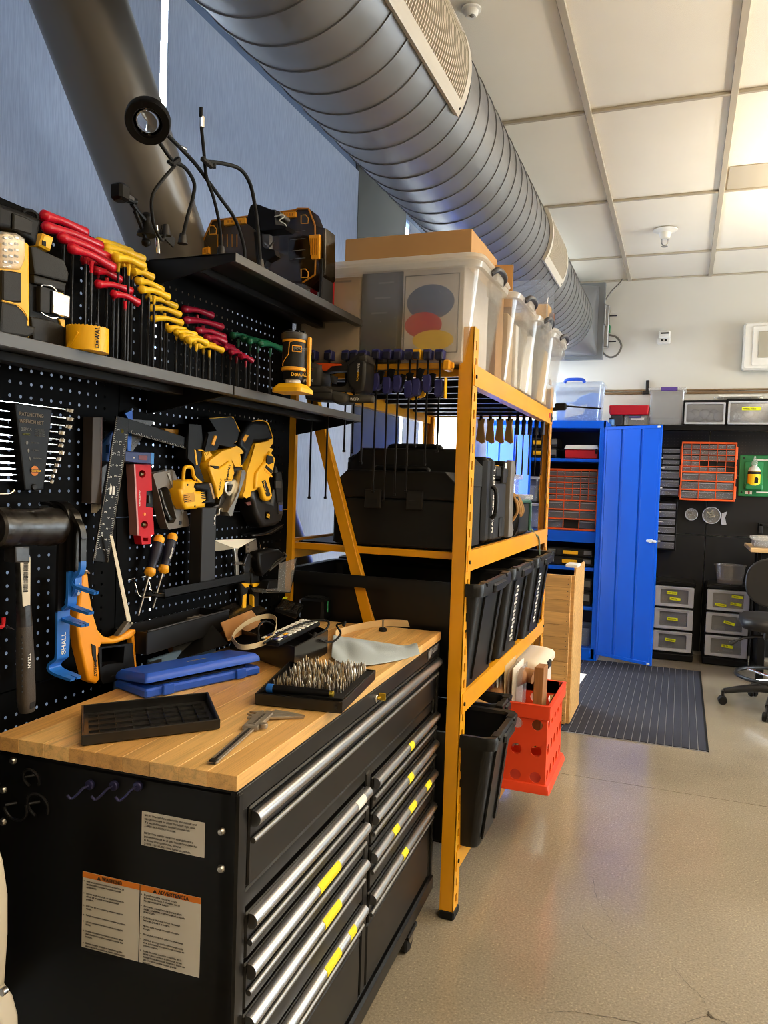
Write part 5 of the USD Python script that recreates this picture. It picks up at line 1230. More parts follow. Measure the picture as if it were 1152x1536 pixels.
for s_, y in (('WARNING', 0.242), ('ADVERTENCIA', 0.136)):
    t.add('heading', MB().text(s_, 0.0056, frame((-0.0005, y, 0.6636), (0, -1, 0), (0, 0, 1)), depth=0.0004, bold=True), INK, False, parent=p)
    t.add('warning_triangle', MB().ext([(-y - 0.0095, .6634), (-y - 0.0025, .6634), (-y - 0.006, .6695)], 0.0004, 0.0009, M=ENDF), INK, False, parent=p)
en = [['Unit must be placed on a level surface, or', 'leveled with included hardware (when', 'applicable).'], ['Do not sit or stand on, or allow children to', 'climb, sit or stand on the assembled', 'product.'], ['Unit can tip over causing severe injury or', 'death.'], ['Never open more than one drawer at a time.'], ['Do not exceed the maximum load weight', 'limits.'], ['Evenly distribute the weight on each level', 'and always keep the heavier loads on the', 'bottom.'], ['Before cutting, drilling or hammering into', 'any wall or floor surface, verify the location', 'of electrical, plumbing and gas lines.', 'Cutting into these will cause injury.']]
es = [['El producto debe colocarse en una', 'superficie nivelada, o nivelarse con el', 'herraje incluido (si aplica).'], ['No intente, pare o permita que los niños', 'suban, se sienten o se paren en el producto', 'ensamblado.'], ['El producto se puede volcar causando', 'lesiones graves o la muerte.'], ['Nunca abra más de un cajón al mismo', 'tiempo.'], ['No rebase el límite de peso recomendado.'], ['Distribuir la carga uniformemente en cada', 'nivel y mantener siempre la más pesada en', 'la parte inferior.'], ['Antes de cortar, perforar o martillar en la', 'pared o piso, verificar la ubicación de las', 'instalaciones eléctricas, tuberías y líneas de', 'gas. Cortarlas puede causar graves', 'lesiones.']]
for col, y in ((en, 0.272), (es, 0.162)):
    z = 0.6555
    for para in col:
        t.add('bullet', MB().box((-0.0006, y + 0.0045, z + 0.0012), (0.0004, 0.0013, 0.0013)), INK, False, parent=p)
        lines(para, y, z, 0.0027, 0.0047, parent=p, wmax=0.094); z -= 0.0047 * len(para) + (0.0062 if col is en else 0.0042)
# swivel casters
for x, y in ((BL - 0.24, 0.02), (0.14, 0.02), (BL - 0.24, BD - 0.06), (0.14, BD - 0.06)):
    c = t.add('caster', MB().box((x, y, 0.079), (0.085, 0.06, 0.012), 0.002), CABM)
    t.add('wheel', MB().lathe([(0.012, -.014), (0.032, -.014), (0.037, -.008), (0.037, .008), (0.032, .014), (0.012, .014)], 28, M=frame((x + 0.03, y, 0.0375), (1, 0, 0), (0, 0, 1))), RUBBER, 30, parent=c)
    t.add('fork', MB().ext([(x - 0.03, 0.078), (x + 0.03, 0.078), (x + 0.045, 0.034), (x + 0.02, 0.03)], -y - 0.019, -y - 0.016, M=FRONTF).ext([(x - 0.03, 0.078), (x + 0.03, 0.078), (x + 0.045, 0.034), (x + 0.02, 0.03)], -y + 0.016, -y + 0.019, M=FRONTF), STEEL, parent=c, kind='stuff')

# ------------------------------------------------------------------ things on the bench top
def bt(x, y, z=BT):
    p = np.linalg.inv(BENCH) @ np.array([*at(x, y, Z=z), 1]); return p[:2]


def open_tray(t, name, quad, z0, h, wall, m, inner=None, floor=0.003, tilt=0):
    """A shallow tray standing on a quadrilateral."""
    q = np.array(quad)
    if np.sum(q[:, 0] * np.roll(q[:, 1], -1) - np.roll(q[:, 0], -1) * q[:, 1]) < 0: q = q[::-1]
    qi = inset(q, wall)
    L3 = lambda p, z: np.column_stack([p, np.full(len(p), z)])
    return t.add(name, MB().loft([L3(inset(q, .003), z0), L3(q, z0 + .003), L3(q, z0 + h - .001), L3(inset(q, .001), z0 + h), L3(inset(qi, -.001), z0 + h), L3(qi, z0 + h - .001), L3(qi, z0 + floor)]), m, False)


# black lid tray with pocket ribs
q = [bt(122, 1121), bt(330, 1095), bt(312, 1052), bt(122, 1073)]
t = Thing('tray_lid', 'empty black plastic tray lid with pocket ribs on the near half of the bench', 'tray', A=BENCH, o=(*np.mean(q, 0), BT))
TRAYM = mat('tray_black_gloss', (19, 18, 17), 0.3, spec=0.5)
open_tray(t, 'shell', q, BT + 0.0005, 0.019, 0.004, TRAYM)
q = np.array(q); u_, v_ = q[1] - q[0], q[3] - q[0]
for a in range(1, 6):
    p0, p1 = q[0] + v_ * a / 6 + u_ * .05, q[0] + v_ * a / 6 + u_ * .95
    t.add('rib', MB().box((0, 0, 0), (np.linalg.norm(p1 - p0), 0.0015, 0.004), M=frame((*((p0 + p1) / 2), BT + 0.0055), (*(u_ / np.linalg.norm(u_)), 0), (*(v_ / np.linalg.norm(v_)), 0))), TRAYM)
for a in range(1, 8):
    p0, p1 = q[0] + u_ * a / 8 + v_ * .08, q[0] + u_ * a / 8 + v_ * .92
    t.add('rib', MB().box((0, 0, 0), (np.linalg.norm(p1 - p0), 0.0015, 0.003), M=frame((*((p0 + p1) / 2), BT + 0.005), (*(v_ / np.linalg.norm(v_)), 0), (*(-u_ / np.linalg.norm(u_)), 0))), TRAYM)

# caliper
a0, a1 = bt(318, 1148), bt(405, 1070)
t = Thing('caliper', 'steel vernier caliper lying on the bench top beside the black tray lid', 'caliper', A=BENCH, o=(*((a0 + a1) / 2), BT))
L = np.linalg.norm(a1 - a0); ux = (a1 - a0) / L
CM = frame((*a0, BT + 0.0005), (*ux, 0), (-ux[1], ux[0], 0))
CST = mat('caliper_steel', (160, 150, 136), 0.4, 0.6, var=0.08, scale=60)
t.add('beam', MB().box((L * .5, 0, 0.0035), (L * 1.0, 0.016, 0.0035), 0.0008, M=CM), CST)
t.add('beam_groove', MB().box((L * .42, 0, 0.0054), (L * .78, 0.005, 0.0008), 0, M=CM), DSTEEL)
t.add('end_stop', MB().box((0.006, 0, 0.004), (0.012, 0.013, 0.006), 0.001, M=CM), DSTEEL)
t.add('slider', MB().ext([(L * .60, -.014), (L * .92, -.014), (L * .92, .016), (L * .60, .014)], 0.001, 0.0095, 0.0012, M=CM), CST)
t.add('scale_window', MB().box((L * .76, 0.001, 0.0098), (L * .24, 0.012, 0.0006), 0, M=CM), mat('scale_light_steel', (150, 142, 130), 0.4, 0.6))
tk = MB()
for k in range(20): tk.box((L * (.655 + .011 * k), -0.002, 0.0102), (0.0004, 0.004 + .002 * (k % 5 == 0), 0.0003), 0, M=CM)
t.add('graduation', tk, INK, False, kind='stuff')
t.add('jaw', MB().ext([(L * .92, -.008), (L * 1.02, -.008), (L * .99, -.05), (L * .955, -.073), (L * .945, -.05)], 0.001, 0.0065, 0.0012, M=CM), CST)
t.add('jaw', MB().ext([(L * .84, -.012), (L * .93, -.012), (L * .925, -.073), (L * .905, -.05)], 0.001, 0.0065, 0.0012, M=CM), CST)
t.add('upper_jaw', MB().ext([(L * .92, .012), (L * 1.0, .012), (L * .985, .02), (L * .95, .036)], 0.001, 0.005, 0.001, M=CM), CST); t.add('upper_jaw', MB().ext([(L * .80, .014), (L * .90, .014), (L * .90, .036), (L * .87, .025)], 0.001, 0.005, 0.001, M=CM), CST)
t.add('thumb_wheel', MB().cyl((0, 0, -.004), (0, 0, .004), 0.0075, n=20, b=0.001, M=CM @ tr(L * .66, -0.020, 0.007)), CST); t.add('lock_screw', MB().cyl((L * .80, .014, .006), (L * .80, .024, .006), 0.003, n=10, M=CM), CST)

# drill bit set
q = np.array([bt(382, 1058), bt(513, 1072), bt(563, 1021), bt(432, 1008)])
t = Thing('drill_bit_set', 'open black box bristling with rows of small drill bits, over the drawer edge', 'drill bit set', A=BENCH, o=(*np.mean(q, 0), BT))
H = 0.024
u_, v_ = q[1] - q[0], q[3] - q[0]; lu, lv = np.linalg.norm(u_), np.linalg.norm(v_)
DMF = frame((*q[0], BT + 0.0005), (*(u_ / lu), 0), (*(v_ / lv), 0))
open_tray(t, 'box', q, BT + 0.0005, H, 0.004, TRAYM, floor=0.012)
t.add('foam', MB().box((lu * .5, lv * .52, 0.017), (lu * .92, lv * .86, 0.012), 0.001, M=DMF), RUBBER)
rs = random.Random(11); nu, nv = 19, 15; BITS = [mat('bit_steel', (214, 204, 184), 0.35, 0.7), mat('bit_bronze', (186, 160, 120), 0.35, 0.7), mat('bit_dark', (130, 116, 98), 0.35, 0.8)]
for j in range(nv):
    for i in range(nu):
        x = lu * (.075 + .80 * i / (nu - 1)); y = lv * (.24 + .70 * j / (nv - 1))
        if rs.random() < .08: continue
        hh = rs.uniform(.012, .020) + .006 * (j / nv); r = rs.uniform(.0012, .0026); lean = rs.uniform(-.10, .10), rs.uniform(-.16, .04)
        t.add('drill_bit', MB().tube([(x, y, .020), (x + lean[0] * hh, y + lean[1] * hh, .022 + hh * .6), (x + lean[0] * hh * 1.5, y + lean[1] * hh * 1.5, .022 + hh)], [r, r, r * .35], 5, M=DMF), BITS[rs.randrange(3)], 40)
b0 = np.array([lu * .10, lv * .10, .0285]); b1 = np.array([lu * .80, lv * .12, .0285])
t.add('driver_handle', MB().tube([b0, b0 + (.008, 0, 0), b0 + (.01, 0, 0), b1 - (.012, 0, 0), b1], [.006, .0088, .0088, .0080, .0064], 16, M=DMF), BLACKPL, 40)
t.add('driver_cap', MB().cyl(b0 - (.004, 0, 0), b0 + (.012, 0, 0), .0092, n=16, b=.002, M=DMF), BARBLUE); t.add('driver_tip', MB().cyl(b1 - (.001, 0, 0), b1 + (.008, 0, 0), .0062, n=12, b=.001, M=DMF), mat('brass_tip', (200, 170, 60), 0.3, 0.9))
t.add('catch', MB().box((lu * .93, -.001, .012), (.005, .002, .006), .0005, M=DMF), DSTEEL)

# blue case, lid ajar
q = np.array([bt(216, 1048), bt(330, 1041), bt(392, 1004), bt(262, 1000)])
cen = np.mean(q, 0)
t = Thing('blue_case', 'blue plastic socket set case with its lid slightly ajar on the bench top', 'case', A=BENCH, o=(*cen, BT))
p0, p1 = bt(218, 1050), bt(391, 1012)
ue = (p1 - p0) / np.linalg.norm(p1 - p0); le = np.linalg.norm(p1 - p0); ve = np.array([-ue[1], ue[0]])
if ve[0] < 0 and False: ve = -ve
BM = frame((*p0, BT + 0.0005), (*ue, 0), (*ve, 0)); wd = 0.115
sgn = 1.0
t.add('base', MB().box((le / 2, sgn * wd / 2, .010), (le, wd, .019), .004, M=BM), BLUEC)
LM = BM @ tr(0, sgn * wd, .021) @ rot(RX, -sgn * 5.5)
t.add('lid', MB().loft([[(x, y - sgn * 0, z) for x, y in rrect(le * k, wd * k2, .006, 4, le / 2, -sgn * wd / 2)] for k, k2, z in ((1, 1, 0), (1, 1, .006), (.985, .96, .012), (.95, .84, .018))], M=LM), BLUEC, 30)
for fx in (.17, .80): t.add('clasp', MB().box((le * fx, -sgn * .003, .013), (.026, .007, .022), .002, M=BM), BLUEC)
t.add('gap_content', MB().box((le * .5, sgn * wd * .4, .021), (le * .8, wd * .5, .006), .001, M=BM), HEXDARK)
t.add('lettering', MB().text('PITTSBURGH', .0055, LM @ frame((le * .46, -wd * .55, .0182), (1, 0, 0), (0, 1, 0)), depth=.0004, bold=True), mat('case_gold_print', (170, 150, 60), 0.5))

# black glossy box with remote, strap and cables
q = np.array([bt(345, 975), bt(441, 1011), bt(491, 981), bt(402, 945)])
H = 0.062
t = Thing('black_box', 'open glossy black cardboard box holding a remote control and cables on the bench', 'box', A=BENCH, o=(*np.mean(q, 0), BT))
GLB = mat('gloss_black_card', (26, 23, 21), 0.18, spec=0.5)
open_tray(t, 'carton', q, BT + 0.0005, H, 0.003, GLB, floor=.004)
u_, v_ = q[1] - q[0], q[3] - q[0]
t.add('flap', MB().ext([(0, 0), (np.linalg.norm(v_) * .95, 0), (np.linalg.norm(v_) * .9, .07), (np.linalg.norm(v_) * .05, .065)], -.001, .001, M=frame((*q[0], BT + H), (*(v_ / np.linalg.norm(v_)), 0), (-u_[0], -u_[1], .13)) ), GLB, False)
rm = Thing('remote_control', 'white-keyed black remote control lying across the open black box', 'remote', A=BENCH, o=(*(q[0] + .55 * u_ + .45 * v_), BT + H))
ra, rb = bt(402, 968, BT + H), bt(462, 944, BT + H); ru = (rb - ra) / np.linalg.norm(rb - ra)
RL = np.linalg.norm(rb - ra) + .02
RMF = frame((*ra, BT + H - .002), (*ru, .04), (-ru[1], ru[0], .02))
rm.add('body', MB().box((RL / 2, 0, .007), (RL, .052, .013), .003, M=RMF), BLACKPL)
keyc = [WHITE, WHITE, WHITE, WHITE, WHITE, WHITE]
kc = [RED, NAVY, GRIPGRN, TIPS]
for a in range(9):
    for b in range(5):
        rm.add('key', MB().box((RL * (.08 + .84 * a / 8), -.0195 + .0098 * b, .0145), (RL * .075, .0072, .003), .0008, M=RMF), kc[(a + b) % 4] if a < 3 and (a * 5 + b) % 2 else WHITE, False)
t = Thing('elastic_strap', 'cream elastic strap looped in the open black box', 'strap', A=BENCH, o=(*(q[0] + .3 * u_ + .3 * v_), BT + H))
sp = [np.array([*bt(x, y, BT + .075), BT + z]) for x, y, z in ((348, 952, .066), (355, 945, .073), (375, 938, .086), (400, 934, .092), (414, 939, .09), (409, 955, .074), (385, 962, .066), (360, 963, .064))]
pp = smooth_line(sp + [sp[0]], 6)
v = []; 
for p in pp: v.append([p + (0, 0, .006), p - (0, 0, .006)])
v = np.array(v); vn = np.array([np.cross(np.gradient(pp, axis=0)[i], (0, 0, 1)) for i in range(len(pp))]); vn /= np.linalg.norm(vn, axis=1, keepdims=True) + 1e-9
rings = [[a - n_ * .0006, b - n_ * .0006, b + n_ * .0006, a + n_ * .0006] for (a, b), n_ in zip(v, vn)]
t.add('band', MB().loft(rings), mat('strap_cream', (196, 178, 144), 0.8), 40)
for j, (nm_, pl) in enumerate((('cable', ((388, 962, .07), (388, 940, .09), (398, 932, .098), (412, 940, .08), (418, 955, .07))), ('cable', ((395, 965, .07), (430, 945, .085), (465, 932, .09), (492, 932, .09), (488, 945, .08), (470, 955, .068))), ('cable', ((462, 950, .06), (485, 962, .045), (500, 962, .03), (511, 950, .04), (505, 938, .065), (514, 935, .072), (515, 938, .076))))):
    t = Thing('black_cable', ('black cable looping up out of the middle of the open black box', 'black cable running along the far side of the open black box', 'black cable end curling over the right side of the black box')[j], 'cable', A=BENCH, o=(*bt(430, 960), BT + .06))
    t.add('cord', MB().tube(smooth_line([np.array([*bt(x, y, BT + z), BT + z]) for x, y, z in pl]), .0028, 8), RUBBER, 60)
    e = pl[-1]; e = np.array([*bt(e[0], e[1], BT + e[2]), BT + e[2]]); t.add('plug', MB().cyl(e - (0, 0, .002), e + (.006, -.002, .010), .0042, n=10, b=.001), RUBBER)
# opened cardboard box behind it
q = np.array([bt(310, 968), bt(345, 985), bt(430, 935), bt(392, 925)])
t = Thing('cardboard_box', 'opened kraft cardboard box with black outside flaps behind the blue case', 'box', A=BENCH, o=(*np.mean(q, 0), BT))
CARDIN = mat('carton_kraft_inside', (150, 104, 56), 0.8)
open_tray(t, 'carton', [bt(285, 968), bt(336, 971), bt(390, 940), bt(345, 930)], BT + 0.0005, .05, .003, CARDIN)
f0, f1 = bt(338, 960, BT + .05), bt(418, 930, BT + .05)
tp = lambda x, y, z: np.array([*bt(x, y, BT + z), BT + z])
def sheet(pts, thick=.002):
    p = np.array(pts); n = np.cross(p[1] - p[0], p[2] - p[0]); n = n / np.linalg.norm(n) * thick / 2
    return MB().loft([p - n, p + n])
t.add('back_flap', sheet([tp(342, 962, .05), tp(394, 936, .05), tp(377, 915, .10), tp(331, 934, .09)]), CARDIN, False)
t.add('front_flap', sheet([tp(258, 992, .002), tp(343, 966, .055), tp(318, 936, .08), tp(262, 956, .055)]), mat('carton_black_print', (20, 19, 19), 0.45), False)
t.add('side_flap', sheet([tp(246, 955, .05), tp(258, 992, .002), tp(262, 956, .055), tp(250, 946, .06)]), CARDIN, False)
# soft cloth
t = Thing('cleaning_cloth', 'crumpled pale grey-blue cleaning cloth lying on the far part of the bench top', 'cloth', A=BENCH, o=(*bt(545, 980), BT))
ca, cb_, cc_, cd = bt(497, 990), bt(540, 1002), bt(630, 984), bt(500, 957)
N1, N2 = 40, 22; g = np.zeros((N1, N2, 3)); rs2 = np.random.RandomState(5)
for i in range(N1):
    for j in range(N2):
        s_, r_ = i / (N1 - 1), j / (N2 - 1)
        lo = (1 - s_) * ca + s_ * cc_ + (cb_ - (ca * .5 + cc_ * .5)) * math.sin(s_ * math.pi) ** 1 * .95
        hi = (1 - s_) * cd + s_ * bt(622, 972)
        xy = lo * (1 - r_) + hi * r_
        z = .0022 + .006 * (1 - s_) + .008 * abs(math.sin(3.1 * r_ + 5 * s_ + 1)) ** 2 * math.sin(math.pi * min(r_ * 1.1, 1)) + .004 * abs(math.sin(9 * s_ + 2 * r_)) * math.sin(math.pi * r_)
        if s_ > .86: z += .012 * ((s_ - .86) / .14) ** 1.5 * (.4 + .6 * r_)
        g[i, j] = (*xy, BT + z)
idx = np.arange(N1 * N2).reshape(N1, N2)
F = np.stack([idx[:-1, :-1], idx[1:, :-1], idx[1:, 1:], idx[:-1, 1:]], -1).reshape(-1, 4)
V = g.reshape(-1, 3); V2 = V - (0, 0, .0012)
rim = np.concatenate([idx[:, 0], idx[-1, 1:], idx[-2::-1, -1], idx[0, -2:0:-1]]); n_ = len(V); rr = np.roll(rim, -1)
t.add('fabric', (np.vstack([V, V2]), np.vstack([F, F[:, ::-1] + n_, np.stack([rim, rim + n_, rr + n_, rr], 1)])), mat('cloth_grey_blue', (176, 188, 196), 0.9, bump=0.25, bscale=900), True)
# wooden strip with a knob
t = Thing('wood_strip', 'thin bent light wooden strip lying along the far end of the bench top', 'strip', A=BENCH, o=(*bt(560, 942), BT))
pts = [np.array([*bt(x, y, BT + .012), BT + .012]) for x, y in ((503, 950), (512, 947), (537, 940), (575, 934), (619, 935))]
pp = smooth_line(pts, 6); gx = np.gradient(pp, axis=0); nn = np.cross(gx, (0, 0, 1)); nn /= np.linalg.norm(nn, axis=1, keepdims=True)
t.add('lath', MB().loft([[p - n * .0012 - (0, 0, .0115), p + n * .0012 - (0, 0, .0115), p + n * .0012 + (0, 0, .009), p - n * .0012 + (0, 0, .009)] for p, n in zip(pp, nn)]), mat('lath_pale_wood', (214, 182, 130), 0.6), 40)
p = bt(574, 947)
t = Thing('leveling_foot', 'small black levelling foot with a steel stud standing on the bench top', 'foot', A=BENCH, o=(*p, BT))
t.add('pad', MB().lathe([(0, .0005), (.012, .0005), (.0125, .004), (.011, .010), (.006, .012), (0, .012)], 20, o=(*p, BT)), RUBBER, 40); t.add('stud', MB().cyl((*p, BT + .011), (*p, BT + .034), .003, n=10), STEEL)
# black device with green line, and flat black thing
p = bt(470, 930, BT)
t = Thing('charger_block', 'black block-shaped charger with a thin green line at the far end of the bench', 'charger', A=BENCH, o=(*p, BT))
t.add('body', MB().box((p[0] + .02, p[1] - .0, BT + .036), (.09, .085, .071), .008), BLACKPL)
t.add('recess', MB().box((p[0] + .02, p[1], BT + .0725), (.05, .05, .003), .001), INK); t.add('green_line', MB().box((p[0] + .012, p[1] - .0435, BT + .045), (.004, .002, .035), .0008), mat('line_green', (70, 170, 120), 0.4))
p = bt(425, 942)
t = Thing('keypad', 'flat black keypad lying behind the open black box', 'keypad', A=BENCH, o=(*p, BT))
KM = frame((p[0] + .06, p[1] + .01, BT + .05), (1, .3, .05), (-.3, 1, .25))
t.add('body', MB().box((0, 0, 0), (.14, .07, .016), .003, M=KM), BLACKPL)
for a in range(6):
    for b in range(3): t.add('key', MB().box((-.055 + .02 * a, -.022 + .02 * b, .009), (.014, .014, .003), .0006, M=KM), DARKPL, False)
t.add('lime_tab', MB().box((.085, .03, .006), (.04, .012, .003), .0006, M=KM), LIME)
# pale plastic arm at the lower left corner
t = Thing('robot_arm', 'cream white moulded robot arm with a steel screw at the lower left corner', 'arm', A=BACK, o=(-.89, .5, -.85))
ARMM = mat('arm_cream_plastic', (222, 216, 202), 0.35)
f = lambda pts, c: bp(pts, .85)
t.add('upper', MB().ext(bp([(-40, 1262), (0, 1264), (8, 1290), (15, 1340), (15, 1400), (11, 1460), (8, 1500), (-60, 1500)], .85), -.85, -.825, .008, 4), ARMM, 60)
t.add('lower', MB().ext(bp([(-60, 1470), (8, 1470), (22, 1490), (30, 1520), (32, 1580), (-60, 1600)], .85), -.85, -.815, .008, 4), ARMM, 60)
q = at(5, 1487, Y=.815); t.add('screw', MB().cyl((q[0], q[2], -.82), (q[0], q[2], -.811), .0055, n=18, b=.001), STEEL)
# ------------------------------------------------------------------ yellow storage rack
RX0, RX1, RY0, RY1, RH = -1.212, -0.588, 2.235, 3.73, 1.785
DECKS = [0.205, 0.688, 1.118, 1.672]
t = Thing('storage_rack', 'tall yellow steel storage rack with black decks full of totes and cases', 'rack', o=((RX0 + RX1) / 2, (RY0 + RY1) / 2, 0))
PW, PD = 0.042, 0.056
SUPM = mat('deck_support_black', (38, 38, 42), 0.35, 0.3)


def post(x0, y0, sx, sy):
    """A folded post: faces outwards at x0 (its side) and y0 (its end); sx, sy point inwards."""
    th = 0.003
    mb = MB().box((x0 + sx * PW / 2, y0 + sy * th / 2, RH / 2 + .01), (PW, th, RH - .02), .001)
    pz = []
    p = t.add('post', mb, RACKY, False)
    # the slotted side face, built as strips round the keyholes
    sd = MB(); z = 0.02; pitch = 0.0508; hw = .007
    ya, yb = sorted((y0, y0 + sy * PD)); yc = (ya + yb) / 2
    for a, b in ((ya, yc - hw), (yc + hw, yb)): sd.box((x0 + sx * th / 2, (a + b) / 2, RH / 2 + .01), (th, b - a, RH - .02))
    while z < RH - .04:
        sd.box((x0 + sx * th / 2, yc, z + .012), (th, 2 * hw, .024)); z += pitch
    sd.box((x0 + sx * th / 2, yc, (z + RH) / 2), (th, 2 * hw, RH - z))
    t.add('slotted_face', sd, RACKY, False, parent=p, label='post side pierced by a row of slots')
    t.add('slot_back', MB().box((x0 + sx * .012, yc, RH / 2), (.004, 2 * hw + .01, RH - .06)), mat('slot_dark_yellow', (120, 74, 6), 0.6), False, parent=p)
    t.add('lip', MB().box((x0 + sx * PW, y0 + sy * .010, RH / 2 + .01), (th, .02, RH - .02)), RACKY, False, parent=p)
    t.add('foot', MB().box((x0 + sx * PW / 2, y0 + sy * PD / 2, .014), (PW + .006, PD + .006, .028), .004), RUBBER, False, parent=p)


for x0, sx in ((RX1, -1), (RX0, 1)):
    for y0, sy in ((RY0, 1), (RY1, -1)): post(x0, y0, sx, sy)
for z in DECKS:
    for x0, sx, nm in ((RX1, -1, 'beam'), (RX0, 1, 'beam')):
        b = t.add(nm, MB().ext([(0, -.058), (0, .004), (.016, .004), (.016, -.004), (.030, -.004), (.030, -.058)], RY0 + .012, RY1 - .012, .001, M=np.array([[sx, 0, 0, x0 + (-sx) * .003], [0, 0, 1, 0], [0, 1, 0, z], [0, 0, 0, 1.0]])), RACKY, False)
        for y in (RY0 + .028, RY1 - .028):
            t.add('bolt', MB().cyl((x0 - sx * .0025, y, z - .03), (x0 - sx * .0065, y, z - .03), .006, n=10), HEXDARK, parent=b)
    for y0, sy in ((RY0, 1), (RY1, -1))[0 if z > 1 else 1:]:
        t.add('end_rail', MB().box(((RX0 + RX1) / 2, y0 + sy * .05, z - .016), (RX1 - RX0 - .06, .022, .022), .002), RACKY)
    t.add('deck', MB().box(((RX0 + RX1) / 2, (RY0 + RY1) / 2, z - .004), (RX1 - RX0 - .066, RY1 - RY0 - .14, .006)), BLACK, False)
    for k in range(8):
        t.add('deck_support', MB().box(((RX0 + RX1) / 2, RY0 + .12 + k * (RY1 - RY0 - .24) / 7, z - .016), (RX1 - RX0 - .066, .03, .018), .003), SUPM, False)
ba, bb = at(478, 640, Y=RY0 + .02), at(552, 932, Y=RY0 + .02); d = (bb - ba) / np.linalg.norm(bb - ba)
ba = ba - d * .22; bb = bb + d * .25
for dx, dy in ((0, 0),):
    M1 = frame((ba + bb) / 2, d, (0, 1, 0))
    t.add('brace', MB().box((0, 0, 0), (np.linalg.norm(bb - ba), .003, .034), .0008, M=M1).box((0, .012, .017), (np.linalg.norm(bb - ba), .024, .003), .0008, M=M1), RACKY, False)
p = at(822, 640, X=RX1 + .001)
t.add('beam_tag', MB().box((RX1 + .004, RY1 - .10, DECKS[3] - .022), (.002, .03, .022), .0004), RED, False); t.add('beam_tag', MB().box((RX1 + .004, RY1 - .05, DECKS[3] - .028), (.002, .035, .04), .0004), DARKPL, False)

# ---- milky totes on the top deck
ZT = DECKS[3] + .002


def tote(t, x0, x1, y0, y1, z0, h, taper, wall, lip, m, lipm, r=.035, mats=None):
    """An open tapered tote: base rectangle x0..x1, y0..y1 shrunk by taper; returns nothing."""
    cx, cy, w, d_ = (x0 + x1) / 2, (y0 + y1) / 2, x1 - x0, y1 - y0
    R = lambda k, z, rr=r: [(x, y, z) for x, y in rrect(w - 2 * k, d_ - 2 * k, rr, 5, cx, cy)]
    t.add('tub', MB().loft([R(taper + .01, z0 + .0005, r * .7), R(taper, z0 + .012), R(.012, z0 + h - .02), R(.012, z0 + h - .004), R(.012 + wall, z0 + h - .004), R(taper + wall, z0 + .014), R(taper + wall + .008, z0 + wall)]), m, 40)
    if lip:
        t.add('rim', MB().loft([R(.012, z0 + h - .024), R(0, z0 + h - .022), R(-.002, z0 + h - .006), R(.004, z0 + h), R(.012 + wall, z0 + h), R(.012 + wall, z0 + h - .008)], cap=(False, False)), lipm, 40)


LATCH = mat('latch_dark_grey', (58, 58, 64), 0.4)
spec = [(2.17, 2.585, 'largest milky storage tote, at the near end of the rack top', .31), (2.59, 2.95, 'second milky tote on the rack top, holding brown cardboard', .315),
        (2.955, 3.295, 'third milky tote on the rack top, holding papers', .315), (3.30, 3.67, 'fourth milky tote, at the far end of the rack top', .315)]
for i, (y0, y1, lb, h) in enumerate(spec):
    x1 = (-.562, -.535, -.528, -.52)[i]
    t = Thing('storage_tote', lb, 'tote', o=(-.88, (y0 + y1) / 2, ZT), group=None)
    tote(t, -1.245, x1, y0, y1, ZT, h - .016, .045, .003, True, TOTE, TOTELID, .045)
    if i in (0, 3):
        L = lambda k, z: [(x, y, z) for x, y in rrect(x1 + 1.245 - 2 * k, y1 - y0 - 2 * k, .05, 6, (x1 - 1.245) / 2, (y0 + y1) / 2)]
        t.add('lid', MB().loft([L(-.004, ZT + h - .020), L(-.008, ZT + h - .014), L(-.004, ZT + h - .002), L(.02, ZT + h), L(.03, ZT + h - .005)]), TOTELID, 40)
    cy = (y0 + y1) / 2
    hd = t.add('latch', MB().tube(smooth_line([(x1 + .000, cy - .07, ZT + h - .030), (x1 + .014, cy - .055, ZT + h - .016), (x1 + .018, cy, ZT + h - .010), (x1 + .014, cy + .055, ZT + h - .016), (x1 + .000, cy + .07, ZT + h - .030)]), .009, 10), LATCH, 60)
    t.add('latch_plate', MB().box((x1 + .008, cy, ZT + h - .030), (.010, .09, .026), .003), TOTELID, parent=hd)
    t.add('handle_recess', MB().box((x1 - .004, cy, ZT + h - .075), (.012, .16, .05), .005), TOTE)
    if i == 3:
        t.add('print', MB().box((x1 - .034, cy - .06, ZT + .10), (.002, .06, .022)), mat('tote_grey_print', (150, 138, 130), 0.7), False)


def crate(name, lb, cat, c, s, m, b=.002, group=None, rz=0.0, A=WORLD, part='carton'):
    t = Thing(name, lb, cat, A=A, o=(c[0], c[1], c[2] - s[2] / 2), group=group)
    M = tr(*c) @ rot(RZ, rz) @ tr(-c[0], -c[1], -c[2]) if rz else None
    t.add(part, MB().box(c, s, b, M=M), m, False)
    return t, M


# what is inside and on the totes
t, _ = crate('cardboard_box', 'large kraft cardboard box lying on the lid of the biggest milky tote', 'box', (-.88, 2.61, ZT + .31 + .076), (.44, .36, .15), CARD, .002)
t.add('tape', MB().box((-.88, 2.61, ZT + .31 + .1515), (.441, .05, .0008)), LCARD, False)
t, _ = crate('packed_carton', 'pale tan carton inside the left part of the biggest milky tote', 'box', (-1.05, 2.37, ZT + .14), (.20, .30, .27), LCARD)
t.add('print', MB().box((-1.05, 2.219, ZT + .262), (.14, .001, .006)), mat('carton_print_grey', (120, 110, 98), 0.8), False)
t, _ = crate('packed_box', 'dark grey printed box in the middle of the biggest milky tote', 'box', (-.885, 2.37, ZT + .15), (.12, .30, .29), mat('box_slate_grey', (48, 52, 58), 0.6))
for k in range(3): t.add('print', MB().box((-.865 - .01 * k, 2.2195, ZT + .25 - k * .045), (.05, .001, .005)), GPRINT, False)
